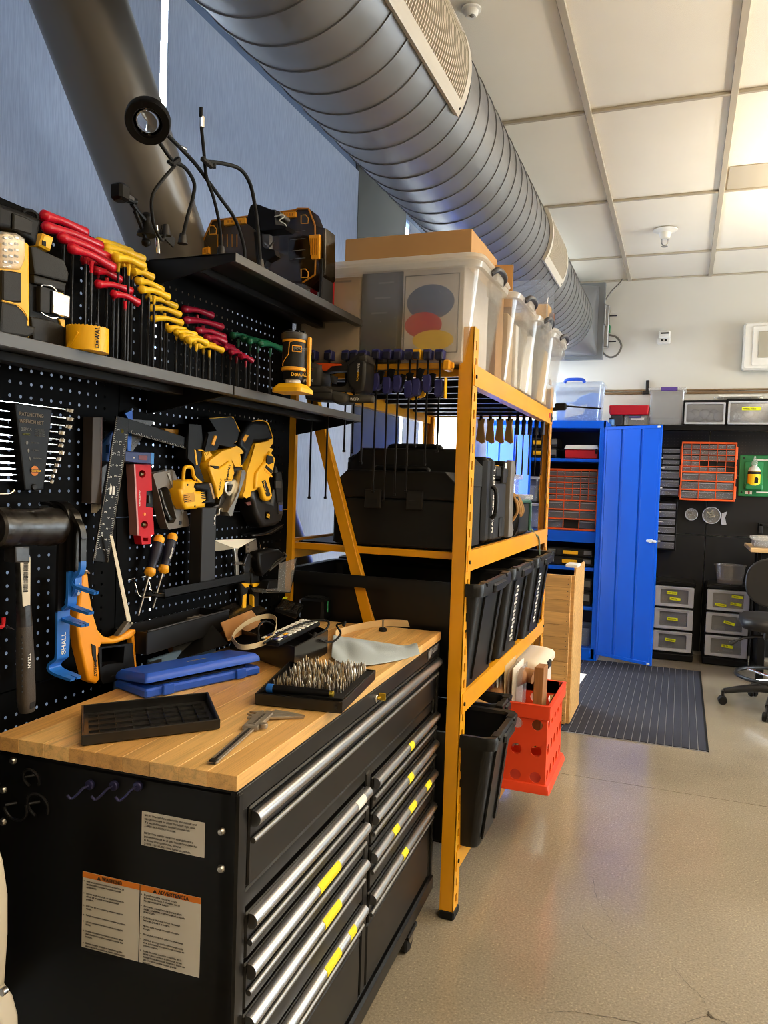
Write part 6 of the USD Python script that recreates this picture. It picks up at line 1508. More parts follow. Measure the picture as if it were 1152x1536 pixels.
t, _ = crate('disc_carton', 'white carton with red, yellow and blue ovals showing through the biggest milky tote', 'box', (-.715, 2.37, ZT + .148), (.19, .30, .285), mat('carton_white_grey', (214, 206, 198), 0.6))
ov = lambda cx, cz, rx, rz, y, rr: MB().ext([(cx + rx * math.cos(a), cz + rz * math.sin(a)) for a in np.linspace(0, 2 * math.pi, 36, endpoint=False)], -y, -y + .0006, M=BACK)
t.add('frame_line', MB().tube([(-.803, 2.2192, ZT + .035), (-.803, 2.2192, ZT + .265), (-.635, 2.2192, ZT + .265), (-.635, 2.2192, ZT + .035)], .0025, 6, closed=True), mat('frame_line_grey', (110, 110, 112), 0.6))
cxx = -.722
t.add('blue_oval', ov(cxx, ZT + .185, .074, .052, 2.2198, 0), mat('oval_blue_grey', (58, 84, 130), 0.5), False)
t.add('red_oval', ov(cxx - .02, ZT + .118, .058, .038, 2.2190, 0), mat('oval_red', (196, 24, 60), 0.5), False)
t.add('yellow_oval', ov(cxx + .012, ZT + .072, .064, .030, 2.2182, 0), mat('oval_yellow', (240, 200, 20), 0.5), False)
crate('kraft_carton', 'kraft carton standing upright in the near side of the second milky tote', 'box', (-.80, 2.70, ZT + .17), (.36, .10, .33), CARD)
t, _ = crate('kraft_sheet_stack', 'pale folded cardboard stack in the second milky tote', 'cardboard', (-.78, 2.83, ZT + .14), (.34, .10, .25), LCARD)
crate('white_carton', 'white paper carton in the second milky tote behind the cardboard', 'box', (-.70, 2.91, ZT + .13), (.20, .05, .23), PAPER)
crate('kraft_parcel', 'tilted kraft parcel sticking out of the top of the second milky tote', 'box', (-.72, 2.83, ZT + .36), (.22, .16, .15), CARD, rz=12)
crate('paper_bundle', 'pale paper bundle in the third milky tote', 'papers', (-.78, 3.12, ZT + .14), (.36, .24, .24), PAPER)
crate('paper_carton', 'pale tan paper carton in the fourth milky tote', 'box', (-.78, 3.485, ZT + .14), (.36, .25, .24), LCARD)
t = Thing('plastic_cover', 'clear bluish plastic lid sticking up out of the third milky tote', 'lid', o=(-.60, 3.08, ZT + .3))
t.add('sheet', MB().ext([(x, z) for x, z in rrect(.20, .22, .05, 6, -.60, ZT + .35)], -3.10, -3.094, .001, M=BACK), CLEARBL, 30)
t.add('rib', MB().tube([(x, 3.093, z) for x, z in rrect(.15, .17, .04, 6, -.60, ZT + .35)], .003, 6, closed=True), CLEARBL)
t = Thing('yellow_roll_box', 'small yellow box with a brown roll on top of the third milky tote', 'box', o=(-.57, 3.22, ZT + .36))
t.add('carton', MB().box((-.572, 3.235, ZT + .352), (.07, .08, .07), .002), YEL, False); t.add('roll', MB().cyl((-.535, 3.235, ZT + .33), (-.52, 3.235, ZT + .33), .028, n=20), mat('roll_brown', (104, 62, 40), 0.7))
t = Thing('bar_clamp', 'black bar clamp sticking out past the far end of the rack top', 'clamp', o=(-.53, 3.72, ZT))
q0, q1 = at(832, 610, Y=3.75), at(902, 613, Y=3.75)
t.add('head', MB().box(q0 + (.028, 0, 0), (.055, .03, .034), .006), BLACKPL); t.add('bar', MB().cyl(q0 + (.04, 0, .003), q1, .004, n=8), HEXDARK); t.add('jaw', MB().box(q0 + (-.002, 0, -.012), (.03, .025, .014), .004), BLACKPL)

# ---- quick clamps along the near end of the top deck
zc_ = (440, 500), 4.43
YC = RY0 - .035
bz = at(600, 549, Y=YC)[2]
t = Thing('clamp_rail', 'yellow rail holding a row of navy quick clamps across the near end of the rack', 'rail', o=(-.9, YC, bz))
t.add('bar', MB().box((-.90, YC + .012, bz), (.52, .008, .018), .002), RACKY)
t.add('bracket', MB().box((-1.10, YC + .02, bz), (.02, .05, .03), .003), RACKY); t.add('bracket', MB().box((-.66, YC + .02, bz), (.02, .05, .03), .003), RACKY)
cl = [(122, 1100, 0), (230, 1100, 0), (345, 790, 0), (400, 800, 0), (460, 870, 0), (545, 1060, 1), (620, 1120, 1), (690, 1080, 1), (765, 1060, 2), (815, 760, 3), (885, 880, 1), (965, 790, 4)]
for i, (xp, yb, kind) in enumerate(cl):
    top = at(440 + xp / 4.43, 500 + (118 if i < 5 else 112) / 4.43, Y=YC); bot = at(440 + xp / 4.43 - (yb - 120) * .022 / 4.43, 500 + yb / 4.43, Y=YC)
    x = top[0] + .006
    hm = YEL if kind == 3 else NAVY
    t = Thing('quick_clamp', ('yellow-headed' if kind == 3 else 'navy') + f' quick-release bar clamp hanging on the rack, {ORD[i]} of twelve from the left', 'clamp', o=(x, YC, top[2]), group='quick clamps on the rack end')
    hd = t.add('fixed_jaw', MB().ext([(-.013, -.010), (.013, -.010), (.014, .016), (.006, .020), (-.012, .018)], -.018, .012, .003, M=frame((x, YC - .004, top[2] - .018), (1, 0, 0), (0, 0, 1))), hm, 30)
    t.add('pad', MB().box((x + .004, YC - .026, top[2] - .020), (.020, .008, .022), .002), DNAVY, parent=hd)
    t.add('bar', MB().box((x, YC, (top[2] + bot[2]) / 2 - .005), (.0055, .0035, top[2] - bot[2] - .01), .0005), HEXDARK)
    t.add('end_stop', MB().cyl((x - .004, YC, bot[2] + .004), (x + .004, YC, bot[2] + .004), .004, n=8), HEXDARK)
    if kind:
        zz = top[2] - (.084, .094, .088, .104, .098, .086, .100)[i - 5]
        s_ = t.add('sliding_body', MB().ext([(-.012, .012), (.008, .014), (.014, .004), (.015, -.016), (.009, -.034), (-.005, -.040), (-.013, -.030)], -.018, .012, .004, 2, M=frame((x, YC, zz), (1, 0, 0), (0, 0, 1))), NAVY, 40)
        t.add('trigger', MB().ext([(.002, .018), (-.012, .022), (-.022, .016), (-.018, .004), (-.022, -.02), (-.008, -.02)], -.014, -.004, .002, M=frame((x - .012, YC - .01, zz + .012), (1, 0, 0), (0, 0, 1))), BLACKPL, 40, parent=s_)
        if kind in (2, 3): t.add('yellow_release', MB().ext([(-.022, -.006), (-.006, -.010), (.0, .004), (.010, -.006), (.026, -.006), (.018, -.026), (.004, -.030), (-.012, -.024)], -.03, -.014, .003, M=frame((x, YC, zz - .012), (1, 0, 0), (0, 0, 1))), YEL, parent=s_)
        if kind == 4: t.add('label_strip', MB().box((x + .022, YC - .008, zz - .012), (.004, .02, .06), .001), YEL, parent=s_)

# ---- far end clamps under the top deck
for i in range(5):
    xx = at(707 + i * 14.2, 640, Y=3.62)[0]; z1_, z0_ = at(707 + i * 14, 628, Y=3.62)[2], at(707 + i * 14, 660, Y=3.62)[2]
    t = Thing('spring_clamp', f'tan-handled clamp hanging under the top deck, {ORD[i]} of five from the left', 'clamp', o=(xx, 3.62, z1_), group='tan clamps under the top deck')
    t.add('handle', MB().ext([(-.017, 0), (.017, 0), (.013, -.03), (.022, z0_ - z1_ - .01), (.008, z0_ - z1_ - .018), (-.020, z0_ - z1_), (-.012, -.03)], -.012, .012, .004, 2, M=frame((xx, 3.62, z1_), (1, 0, 0), (0, 0, 1))), mat('clamp_tan', (196, 146, 70), 0.5), 40)
    t.add('jaw', MB().box((xx, 3.62, z1_ + .022), (.012, .018, .05), .003), HEXDARK); t.add('pivot', MB().cyl((xx, 3.605, z1_ - .006), (xx, 3.598, z1_ - .006), .005, n=10), CHROME)
for i in range(5):
    xx = at(776 + i * 9.5, 640, Y=3.55)[0]; z1_, z0_, zt_ = at(776, 628, Y=3.55)[2], at(776, 652, Y=3.55)[2], at(776, 712, Y=3.55)[2]
    t = Thing('bar_clamp', f'black-handled bar clamp hanging inside the far rack post, {ORD[i]} of five from the left', 'clamp', o=(xx, 3.55, z1_), group='black bar clamps by the far post')
    t.add('handle', MB().tube([(xx, 3.55, z1_), (xx, 3.55, z1_ - .01), (xx, 3.55, (z1_ + z0_) / 2), (xx, 3.55, z0_)], [.006, .0105, .009, .010], 10), DNAVY, 60)
    t.add('rod', MB().cyl((xx, 3.55, z0_), (xx, 3.55, zt_), .0032, n=6), HEXDARK); t.add('jaw', MB().box((xx, 3.55, z1_ + .022), (.012, .02, .05), .003), HEXDARK)

# ---- middle deck
ZM = DECKS[2] + .001
CASEM = mat('case_black_matt', (15, 15, 15), 0.5, bump=0.25, bscale=350, spec=0.3)


def toolcase(t, x0, x1, y0, y1, z0, z1, ch, m, latch=DARKPL, ribs=2):
    """A moulded carry case with cut top corners seen from its end."""
    zm_ = z0 + (z1 - z0) * .62
    sec = lambda k, za, zb, c: [(x0 + k, za + k), (x1 - k, za + k), (x1 - k, zb - c), (x1 - c - k, zb - k), (x0 + c + k, zb - k), (x0 + k, zb - c)]
    t.add('body', MB().ext([(x0, z0 + .004), (x0 + .012, z0), (x1 - .012, z0), (x1, z0 + .004), (x1, zm_), (x0, zm_)], -y1, -y0, .006, 2, M=BACK), m, 30)
    t.add('lid', MB().ext([(x0 - .003, zm_ + .002), (x1 + .003, zm_ + .002), (x1 + .003, z1 - ch), (x1 - ch, z1), (x0 + ch, z1), (x0 - .003, z1 - ch)], -y1 - .002, -y0 + .002, .006, 2, M=BACK), m, 30)
    for k in range(ribs):
        xx = x0 + (x1 - x0) * (k + 1) / (ribs + 1)
        lt = t.add('latch', MB().box((xx, y0 - .006, zm_), (.055, .012, .06), .004), latch); t.add('latch_slot', MB().box((xx, y0 - .0125, zm_ - .008), (.032, .002, .014), .0005), INK, parent=lt)
    xm = (x0 + x1) / 2
    t.add('handle', MB().tube(smooth_line([(xm - .09, (y0 + y1) / 2, z1 - .006), (xm - .08, (y0 + y1) / 2, z1 + .008), (xm, (y0 + y1) / 2, z1 + .010), (xm + .08, (y0 + y1) / 2, z1 + .008), (xm + .09, (y0 + y1) / 2, z1 - .006)]), .009, 10), m)


xl_, xr_ = at(502, 800, Y=2.30)[0], at(688, 800, Y=2.30)[0]
zt1, zt2 = at(600, 706, Y=2.30)[2], at(600, 672, Y=2.40)[2]
t = Thing('carry_case', 'big black moulded carry case with two latches, at the near end of the middle deck', 'case', o=((xl_ + xr_) / 2, 2.34, ZM))
toolcase(t, xl_, xr_, 2.285, 2.40, ZM, zt1, .045, CASEM)
t = Thing('carry_case', 'taller black carry case directly behind the big latched one on the middle deck', 'case', o=((xl_ + xr_) / 2, 2.46, ZM))
toolcase(t, xl_ - .01, xr_ + .008, 2.415, 2.53, ZM, zt2, .05, CASEM)
t = Thing('carry_case', 'slim black case with white vertical lettering on its side, third along the middle deck', 'case', o=(-.86, 2.60, ZM))
zt3 = at(708, 680, X=-.61)[2]
t.add('shell', MB().box((-.865, 2.575, (ZM + zt3) / 2), (.51, .065, zt3 - ZM - .004), .014), CASEM); t.add('shell', MB().box((-.865, 2.645, (ZM + zt3) / 2), (.51, .065, zt3 - ZM - .004), .014), CASEM)
t.add('handle', MB().tube(smooth_line([(-.605, 2.61, zt3 - .10), (-.59, 2.61, zt3 - .12), (-.59, 2.61, zt3 - .19), (-.605, 2.61, zt3 - .21)]), .008, 8), CASEM)
t.add('lettering', MB().text('HAMMER DRILL', .022, frame((-.6085, 2.662, ZM + .035), (0, 0, 1), (0, -1, 0)), depth=.001, bold=True), WPRINT)
t = Thing('carry_case', 'black case with a yellow latch tab, fourth along the middle deck', 'case', o=(-.86, 2.79, ZM))
zt4 = at(735, 697, X=-.61)[2]
t.add('body', MB().box((-.865, 2.79, ZM + .11), (.50, .20, .216), .012), mat('case_charcoal', (28, 28, 30), 0.45)); t.add('lid', MB().box((-.865, 2.79, (ZM + .225 + zt4) / 2), (.51, .21, zt4 - ZM - .225), .016), CASEM)
t.add('latch_tab', MB().box((-.655, 2.80, zt4 + .0005), (.05, .05, .006), .002), YEL); t.add('latch', MB().box((-.608, 2.80, ZM + .24), (.012, .06, .06), .004), DARKPL); t.add('white_tag', MB().box((-.6015, 2.80, ZM + .275), (.001, .03, .02)), PAPER, False)
t.add('red_line', MB().box((-.75, 2.74, zt4 + .001), (.20, .012, .005), .001), RED); t.add('foot_recess', MB().box((-.613, 2.80, ZM + .05), (.004, .05, .07), .001), INK)
t = Thing('carry_case', 'grey-edged black case with cut corners, fifth along the middle deck', 'case', o=(-.86, 2.96, ZM))
zt5 = at(765, 690, X=-.61)[2]
t.add('shell', MB().box((-.865, 2.955, (ZM + zt5) / 2), (.48, .09, zt5 - ZM - .01), .01), CASEM)
edge = [(2.915, ZM + .005), (2.99, ZM + .005), (3.01, ZM + .03), (2.98, ZM + .06), (2.98, zt5 - .07), (3.01, zt5 - .04), (2.985, zt5), (2.93, zt5), (2.915, zt5 - .03)]
t.add('bumper', MB().ext(edge, -.628, -.605, .004, 2, M=WALL), mat('case_bumper_grey', (112, 108, 102), 0.45), 30)
t = Thing('tool_bag', 'small black and tan cloth tool bag on the middle deck behind the grey-edged case', 'bag', o=(-.70, 3.08, ZM))
rs = np.random.RandomState(2)
zt6 = at(780, 748, X=-.63)[2]
bagr = []
for z, k in ((0.001, .9), (.03, 1.0), (.10, 1.02), (.16, .94), (zt6 - ZM, .6)):
    bagr.append([(x + rs.normal(0, .003), y + rs.normal(0, .003), ZM + z) for x, y in rrect(.24 * k, .10 * k, .03, 5, -.72, 3.075)])
t.add('body', MB().loft(bagr), BLACKPL, 60)
for k in range(6): t.add('flap', MB().tube(smooth_line([(-.62, 3.03 + .018 * k, ZM + .06), (-.600 + .006 * (k % 2), 3.035 + .018 * k, ZM + .10), (-.61, 3.03 + .018 * k, ZM + .15), (-.64, 3.04 + .016 * k, ZM + .17)]), [.006] * 19, 8), mat('bag_tan', (150, 112, 62), 0.8), 60)
t = Thing('handheld_case', 'black box with a dark green rounded edge on the far part of the middle deck', 'case', o=(-.70, 3.28, ZM))
zt7 = at(800, 750, X=-.61)[2]
GRE = mat('edge_dark_green', (52, 98, 82), 0.45)
t.add('body', MB().box((-.75, 3.24, (ZM + zt7) / 2), (.28, .22, zt7 - ZM - .004), .012), CASEM)
t.add('green_edge', MB().tube(smooth_line([(-.606, 3.125 + .0, zt7 - .002), (-.606, 3.32, zt7 - .004), (-.606, 3.345, zt7 - .02), (-.606, 3.35, ZM + .10), (-.606, 3.35, ZM + .01)]), .007, 8), GRE)
t.add('strap', MB().tube(smooth_line([(-.60, 3.35, ZM + .02), (-.586, 3.40, ZM - .01), (-.580, 3.45, ZM - .03), (-.578, 3.47, ZM - .10)]), .004, 6), mat('strap_grey_green', (96, 112, 100), 0.7))
for i, (x0, x1, y0, y1, zt_, lb) in enumerate(((at(770, 740, Y=3.40)[0] - .03, -.62, 3.37, 3.50, at(800, 742, Y=3.45)[2], 'clear bluish bin with a white rim at the far end of the middle deck'), (-.95, -.70, 3.52, 3.66, at(790, 712, Y=3.55)[2], 'taller clear bluish bin behind the rimmed one on the middle deck'))):
    t = Thing('clear_bin', lb, 'bin', o=((x0 + x1) / 2, (y0 + y1) / 2, ZM))
    tote(t, x0, x1, y0, y1, ZM, zt_ - ZM, .02, .003, True, CLEARBL, TOTELID, .02)
    crate('bin_content', ('pale blue contents of the rimmed bin on the middle deck', 'pale blue contents of the taller bin on the middle deck')[i], 'contents', ((x0 + x1) / 2, (y0 + y1) / 2, ZM + (zt_ - ZM) * .38), ((x1 - x0) * .75, (y1 - y0) * .68, (zt_ - ZM) * .68), mat('content_pale_blue', (150, 172, 206), 0.7), part='filling')
t = Thing('grey_wrap', 'crumpled grey plastic wrap between the tan bag and the clear bins', 'wrap', o=(-.72, 3.40, ZM + .16))
t.add('sheet', MB().loft([[(x + rs.normal(0, .004), y + rs.normal(0, .004), zt7 + z) for x, y in rrect(.22 * k, .16 * k, .03, 5, -.76, 3.26)] for z, k in ((.002, 1), (.02, .9), (.045, .6), (.06, .25))]), mat('wrap_grey', (122, 118, 110), 0.6), 60)

# ---- black totes on the third and lowest decks
TOTEB = mat('tote_black', (15, 15, 16), 0.42, bump=0.2, bscale=250, spec=0.35)


def black_tote(lb, x0, x1, y0, y1, z0, h, sticker=None):
    t = Thing('black_tote', lb, 'tote', o=((x0 + x1) / 2, (y0 + y1) / 2, z0))
    cx, cy, w, d_ = (x0 + x1) / 2, (y0 + y1) / 2, x1 - x0, y1 - y0
    R = lambda k, z, rr=.03: [(x, y, z) for x, y in rrect(w - 2 * k, d_ - 2 * k, rr, 5, cx, cy)]
    t.add('tub', MB().loft([R(.062, z0 + .0005, .02), R(.055, z0 + .01), R(.022, z0 + h - .06), R(.020, z0 + h - .012), R(.024, z0 + h - .012), R(.028, z0 + h - .06), R(.06, z0 + .014), R(.07, z0 + .006, .02)]), TOTEB, 40)
    t.add('rim', MB().loft([R(.020, z0 + h - .040), R(.002, z0 + h - .038), R(0, z0 + h - .012), R(.004, z0 + h), R(.022, z0 + h - .002), R(.026, z0 + h - .012)], cap=(False, False)), TOTEB, 40)
    t.add('handle', MB().box((x1 - .004, cy, z0 + h - .026), (.026, min(.16, d_ * .4), .03), .006), TOTEB); t.add('handle', MB().box((x0 + .004, cy, z0 + h - .026), (.026, min(.16, d_ * .4), .03), .006), TOTEB)
    for yy in (y0 + d_ * .18, y1 - d_ * .18): t.add('latch', MB().box((x1 - .012, yy, z0 + h - .006), (.03, .055, .016), .004), TOTEB)
    for yy in (cy - d_ * .24, cy + d_ * .24):
        t.add('rib', MB().loft([[(x1 - .052 + a, yy - .016, z0 + .03), (x1 - .052 + a, yy + .016, z0 + .03), (x1 - .019 + a, yy + .016, z0 + h - .05), (x1 - .019 + a, yy - .016, z0 + h - .05)] for a in (0, .006)]), TOTEB, False)
    if sticker:
        for k in range(7):
            f0 = .16 + .09 * k
            zz = z0 + h * f0; xx = x1 - .055 + .035 * f0 + .006
            t.add('print', MB().text(('27 GAL', 'TOTE', 'HEAVY', 'DUTY', 'BIN', '102 L', 'BLACK')[k], .010, frame((xx, cy + sticker - .022, zz), (0, 1, 0), (.09, 0, 1)), depth=.0008, bold=True).box((xx, cy + sticker, zz + .019), (.001, .046, .008)), WPRINT, False, kind='stuff')
    return t


Z3 = DECKS[1] + .001; HT3 = at(740, 868, X=-.545)[2] - Z3
black_tote('big black tote on the third deck right behind the front rack post', -1.22, -.535, 2.235, 2.68, Z3, HT3)
black_tote('middle black tote on the third deck with white print down its end', -1.22, -.530, 2.69, 3.10, Z3, HT3 + .004, -.02)
black_tote('far black tote on the third deck with white print down its end', -1.22, -.520, 3.11, 3.55, Z3, HT3 + .008, -.02)
Z4 = DECKS[0] + .001; HT4 = at(740, 1100, X=-.50)[2] - Z4
black_tote('open black tote at the near end of the lowest deck, beside the orange crate', -1.15, -.475, 2.235, 2.57, Z4, HT4)
black_tote('smaller open black bin just behind the near tote on the lowest deck, holding wood', -1.10, -.545, 2.63, 2.80, Z4, HT4 - .01)
t = Thing('wood_block', 'pale wooden block standing in the small black bin on the lowest deck', 'wood', o=(-.66, 2.72, Z4 + .1))
t.add('block', MB().box((-.68, 2.715, Z4 + .19), (.12, .05, .30), .003, M=tr(-.68, 2.715, Z4 + .19) @ rot(RY, 14) @ tr(.68, -2.715, -Z4 - .19)), PINE, False)

# orange crate with round holes
t = Thing('milk_crate', 'bright orange-red plastic crate with round holes, overhanging the lowest deck', 'crate', o=(-.55, 3.0, Z4))
cx0, cx1, cy0, cy1 = -.78, -.415, 2.815, 3.19; zc1 = at(770, 1052, Y=cy0)[2]; zc0 = Z4 + .002; hc = zc1 - zc0
def wallp(L, n, m):
    q = Polygon([(0, 0), (L, 0), (L, hc - .0), (0, hc - .0)], [circ(L * (a + .5) / n, .055 + (hc - .13) * b / (m - 1), .020, 16) for a in range(n) for b in range(m)])
    g = trimesh.creation.extrude_polygon(q, .004); return np.array(g.vertices), np.array(g.faces)
for nm_, M_, L in (('near_wall', frame((cx0, cy0, zc0), (1, 0, 0), (0, 0, 1)), cx1 - cx0), ('far_wall', frame((cx0, cy1, zc0), (1, 0, 0), (0, 0, 1)), cx1 - cx0), ('end_wall', frame((cx1 - .004, cy0, zc0), (0, 1, 0), (0, 0, 1)), cy1 - cy0), ('inner_wall', frame((cx0, cy0, zc0), (0, 1, 0), (0, 0, 1)), cy1 - cy0)):
    t.add(nm_, MB().add(*wallp(L, 5, 3), M_), ORED, False)
Rk = lambda k, z: [(x, y, z) for x, y in rrect(cx1 - cx0 + 2 * k, cy1 - cy0 + 2 * k, .012, 3, (cx0 + cx1) / 2, (cy0 + cy1) / 2)]
t.add('top_band', MB().loft([Rk(-.002, zc1 - .055), Rk(.012, zc1 - .05), Rk(.012, zc1 - .006), Rk(.014, zc1), Rk(-.004, zc1), Rk(-.004, zc1 - .05)], cap=(False, False)), ORED, 30)
t.add('base_band', MB().loft([Rk(-.004, zc0), Rk(.018, zc0), Rk(.018, zc0 + .012), Rk(.012, zc0 + .030), Rk(-.002, zc0 + .034), Rk(-.004, zc0 + .01)], cap=(False, False)), ORED, 30)
t.add('floor', MB().box(((cx0 + cx1) / 2, (cy0 + cy1) / 2, zc0 + .004), (cx1 - cx0, cy1 - cy0, .006)), ORED, False)
for z in (zc1 - .02, zc0 + .02): t.add('grip_lug', MB().box(((cx0 + cx1) / 2 - .03, cy0 - .016, z), (.06, .012, .014), .003), ORED)
for k, (dx, hh, m) in enumerate(((-.10, .075, CLEARPL), (-.085, .095, PAPER), (-.072, .088, CLEARPL), (-.058, .10, LCARD), (-.045, .085, CLEARPL), (-.030, .092, PAPER), (-.016, .08, CLEARPL))):
    x = -.525 + dx; t = Thing('file_folder', f'upright paper or clear sleeve in the orange crate, {ORD[k]} from the left', 'folder', o=(x, 2.95, zc1 - .1), group='sleeves in the orange crate')
    t.add('sleeve', MB().box((x, 2.95, zc1 - .08 + hh / 2), (.005, .20, .20 + hh), .001, M=tr(x, 2.95, zc1) @ rot(RY, -5 + k) @ tr(-x, -2.95, -zc1)), m, False)
t = Thing('plank', 'short brown wooden plank standing in the orange crate beside the sleeves', 'plank', o=(-.46, 2.93, zc1 - .2))
t.add('board', MB().box((-.462, 2.91, zc1 + .0), (.035, .10, .24), .002, M=tr(-.462, 2.91, zc1) @ rot(RX, -4) @ tr(.462, -2.91, -zc1)), DWOOD, False)
t = Thing('driftwood', 'rough brown piece of wood lying above the small black bin', 'wood', o=(-.72, 2.74, Z4 + HT4))
p0, p1 = at(738, 1045, Y=2.85), at(785, 1012, Y=3.0)
t.add('log', MB().tube(smooth_line([p0 + (-.12, 0, -.02), p0, (p0 + p1) / 2 + (0, 0, .012), p1, p1 + (.04, 0, -.005)]), [.02] * 6 + [.03] * 6 + [.034] * 6 + [.028] * 7, 9), DWOOD, 40)
t = Thing('lidded_box', 'white lidded storage box with a dark latch at the far end of the lowest deck', 'box', o=(-.62, 3.45, Z4))
bz1 = at(790, 995, Y=3.25)[2]
t.add('tub', MB().box((-.72, 3.47, (Z4 + bz1 - .04) / 2), (.38, .36, bz1 - .04 - Z4), .02), mat('tub_white', (206, 196, 186), 0.5)); t.add('lid', MB().loft([[(x, y, bz1 - .045 + z) for x, y in rrect(.41 - 2 * k, .39 - 2 * k, .04, 6, -.72, 3.47)] for z, k in ((0, 0), (.02, -.002), (.034, .006), (.045, .03), (.047, .05))]), mat('lid_cream', (218, 206, 186), 0.45), 40)
t.add('latch', MB().box((-.515, 3.44, bz1 - .035), (.02, .07, .03), .005), DARKPL)
t = Thing('paper_roll', 'white paper roll standing on the lowest deck left of the white lidded box', 'roll', o=(-.78, 3.22, Z4))
q = at(752, 1000, Y=3.22); t.add('roll', MB().lathe([(.03, .001), (.06, .001), (.06, q[2] - Z4), (.03, q[2] - Z4)], 28, o=(q[0], 3.22, Z4)), PAPER, 30); t.add('core', MB().lathe([(.028, .0), (.0295, .0), (.0295, q[2] - Z4 + .001), (.028, q[2] - Z4 + .001)], 20, o=(q[0], 3.22, Z4 + .001)), CARD, 30)
# ------------------------------------------------------------------ far end of the room
PY = 6.70                                    # face of the black panels on the end wall
t = Thing('tool_panel_wall', 'black wall panels with a perforated upper band on the end wall', 'panel', A=BACK, o=(.9, 0, -PY))
sx = at(1058, 800, Y=PY)[0]; sz = at(1060, 803, Y=PY)[2]; TOPZ = 1.80
BKP = mat('wall_panel_black', (20, 20, 20), 0.55, spec=0.3)
for x0, x1 in ((-.46, sx - .002), (sx + .002, 1.42), (1.424, 2.6)):
    t.add('panel', MB().box(((x0 + x1) / 2, (sz + .04) / 2 - .002, -PY - .01), (x1 - x0, sz - .044, .02), .002), BKP, False)
    t.add('panel', MB().box(((x0 + x1) / 2, (sz + 1.45) / 2 + .001, -PY - .01), (x1 - x0, 1.45 - sz - .002, .02), .002), BKP, False)
    _px = PX; PX = -PY
    t.add('perforated_panel', pegpanel(x0, x1, 1.452, TOPZ, m=.012, r=.0036), mat('panel_grey_black', (34, 34, 35), 0.5), False); PX = _px
    t.add('panel_backing', MB().box(((x0 + x1) / 2, 1.626, -PY - .024), (x1 - x0, .34, .004)), SHELFLIP, False)
t = Thing('wall_shelf', 'long black shelf along the top of the end wall panels', 'shelf', A=BACK, o=(1.0, TOPZ, -PY))
t.add('board', MB().box((1.04, TOPZ + .012, -PY + .14), (3.1, .02, .30), .002), BLACK, False)
t.add('lip', MB().box((1.04, TOPZ + .004, -PY + .291), (3.1, .036, .004), .001), BLACK, False)
ZSH = TOPZ + .023; YSH = PY - .15

# blue cabinet with its doors open
CX0, CX1, CYF, CYB, CH = -1.46, -.548, 6.04, 6.50, 1.828
t = Thing('steel_cabinet', 'tall blue steel cabinet with open doors at the end wall', 'cabinet', o=((CX0 + CX1) / 2, 6.27, 0))
sh = .0015
t.add('side_panel', MB().box((CX0 + .01, (CYF + CYB) / 2, CH / 2), (.02, CYB - CYF, CH), .002), CABBLUE); t.add('side_panel', MB().box((CX1 - .01, (CYF + CYB) / 2, CH / 2), (.02, CYB - CYF, CH), .002), CABBLUE)
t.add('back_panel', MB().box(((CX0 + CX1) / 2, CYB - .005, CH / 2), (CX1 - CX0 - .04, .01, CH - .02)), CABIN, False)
t.add('top_panel', MB().box(((CX0 + CX1) / 2, (CYF + CYB) / 2, CH - .03), (CX1 - CX0 - .002, CYB - CYF, .058), .003), CABBLUE)
t.add('plinth', MB().box(((CX0 + CX1) / 2, (CYF + CYB) / 2, .05), (CX1 - CX0 - .002, CYB - CYF - .004, .098), .003), CABBLUE)
for a in (CX0 + .028, CX1 - .028): t.add('front_stile', MB().box((a, CYF + .012, CH / 2), (.034, .02, CH - .04), .002), CABBLUE)
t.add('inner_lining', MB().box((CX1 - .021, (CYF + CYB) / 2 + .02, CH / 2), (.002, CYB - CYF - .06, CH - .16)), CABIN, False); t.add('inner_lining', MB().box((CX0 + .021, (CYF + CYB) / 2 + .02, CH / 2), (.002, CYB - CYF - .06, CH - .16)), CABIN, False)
SHZ = [1.540, .985, .712, .412]
for z, th in zip(SHZ, (.025, .085, .028, .028)):
    t.add('shelf', MB().box(((CX0 + CX1) / 2, (CYF + CYB) / 2 + .015, z - th / 2), (CX1 - CX0 - .05, CYB - CYF - .04, th), .003), CABBLUE)


def door(hx, hy, ang, mirror, label):
    w, h = .446, CH - .11
    M = tr(hx, hy, .062) @ rot(RZ, ang) @ (np.diag([-1.0, 1, 1, 1]) if mirror else np.eye(4))
    prof = [(0, 0), (.130, 0), (.136, .009), (.152, .009), (.158, 0), (.285, 0), (.291, .009), (.305, .009), (.311, 0), (w, 0), (w, .018), (0, .018)]
    d = t.add('door', MB().ext(prof, 0, h, M=M), CABBLUE, False, label=label)
    t.add('door_edge', MB().box((w / 2, .003, h - .012), (w, .012, .024), .002, M=M).box((w / 2, .003, .012), (w, .012, .024), .002, M=M).box((.008, .003, h / 2), (.016, .012, h), .002, M=M).box((w - .008, .003, h / 2), (.016, .012, h), .002, M=M), CABBLUE, False, parent=d, kind='stuff')
    return d, M, w, h


ang = math.degrees(math.atan2(5.84 - 6.03, -.172 + .555))
d, M, w, h = door(CX1 - .004, CYF - .012, ang, False, 'right cabinet door swung open, showing its ribbed inside')
t.add('handle', MB().box((w - .035, -.006, h * .52), (.075, .018, .018), .005, M=M).cyl((w - .035, .0, h * .52), (w - .035, -.022, h * .52), .014, n=14, M=M), mat('handle_bright_steel', (228, 230, 234), .3, .3), parent=d)
t.add('corner_pad', MB().box((w - .016, -.006, h - .012), (.022, .006, .014), .002, M=M), WHITE, parent=d); t.add('corner_pad', MB().box((w - .016, -.006, .012), (.022, .006, .014), .002, M=M), WHITE, parent=d)
d, M, w, h = door(CX0 + .004, CYF - .012, -30, False, 'left cabinet door half open, seen through the rack')

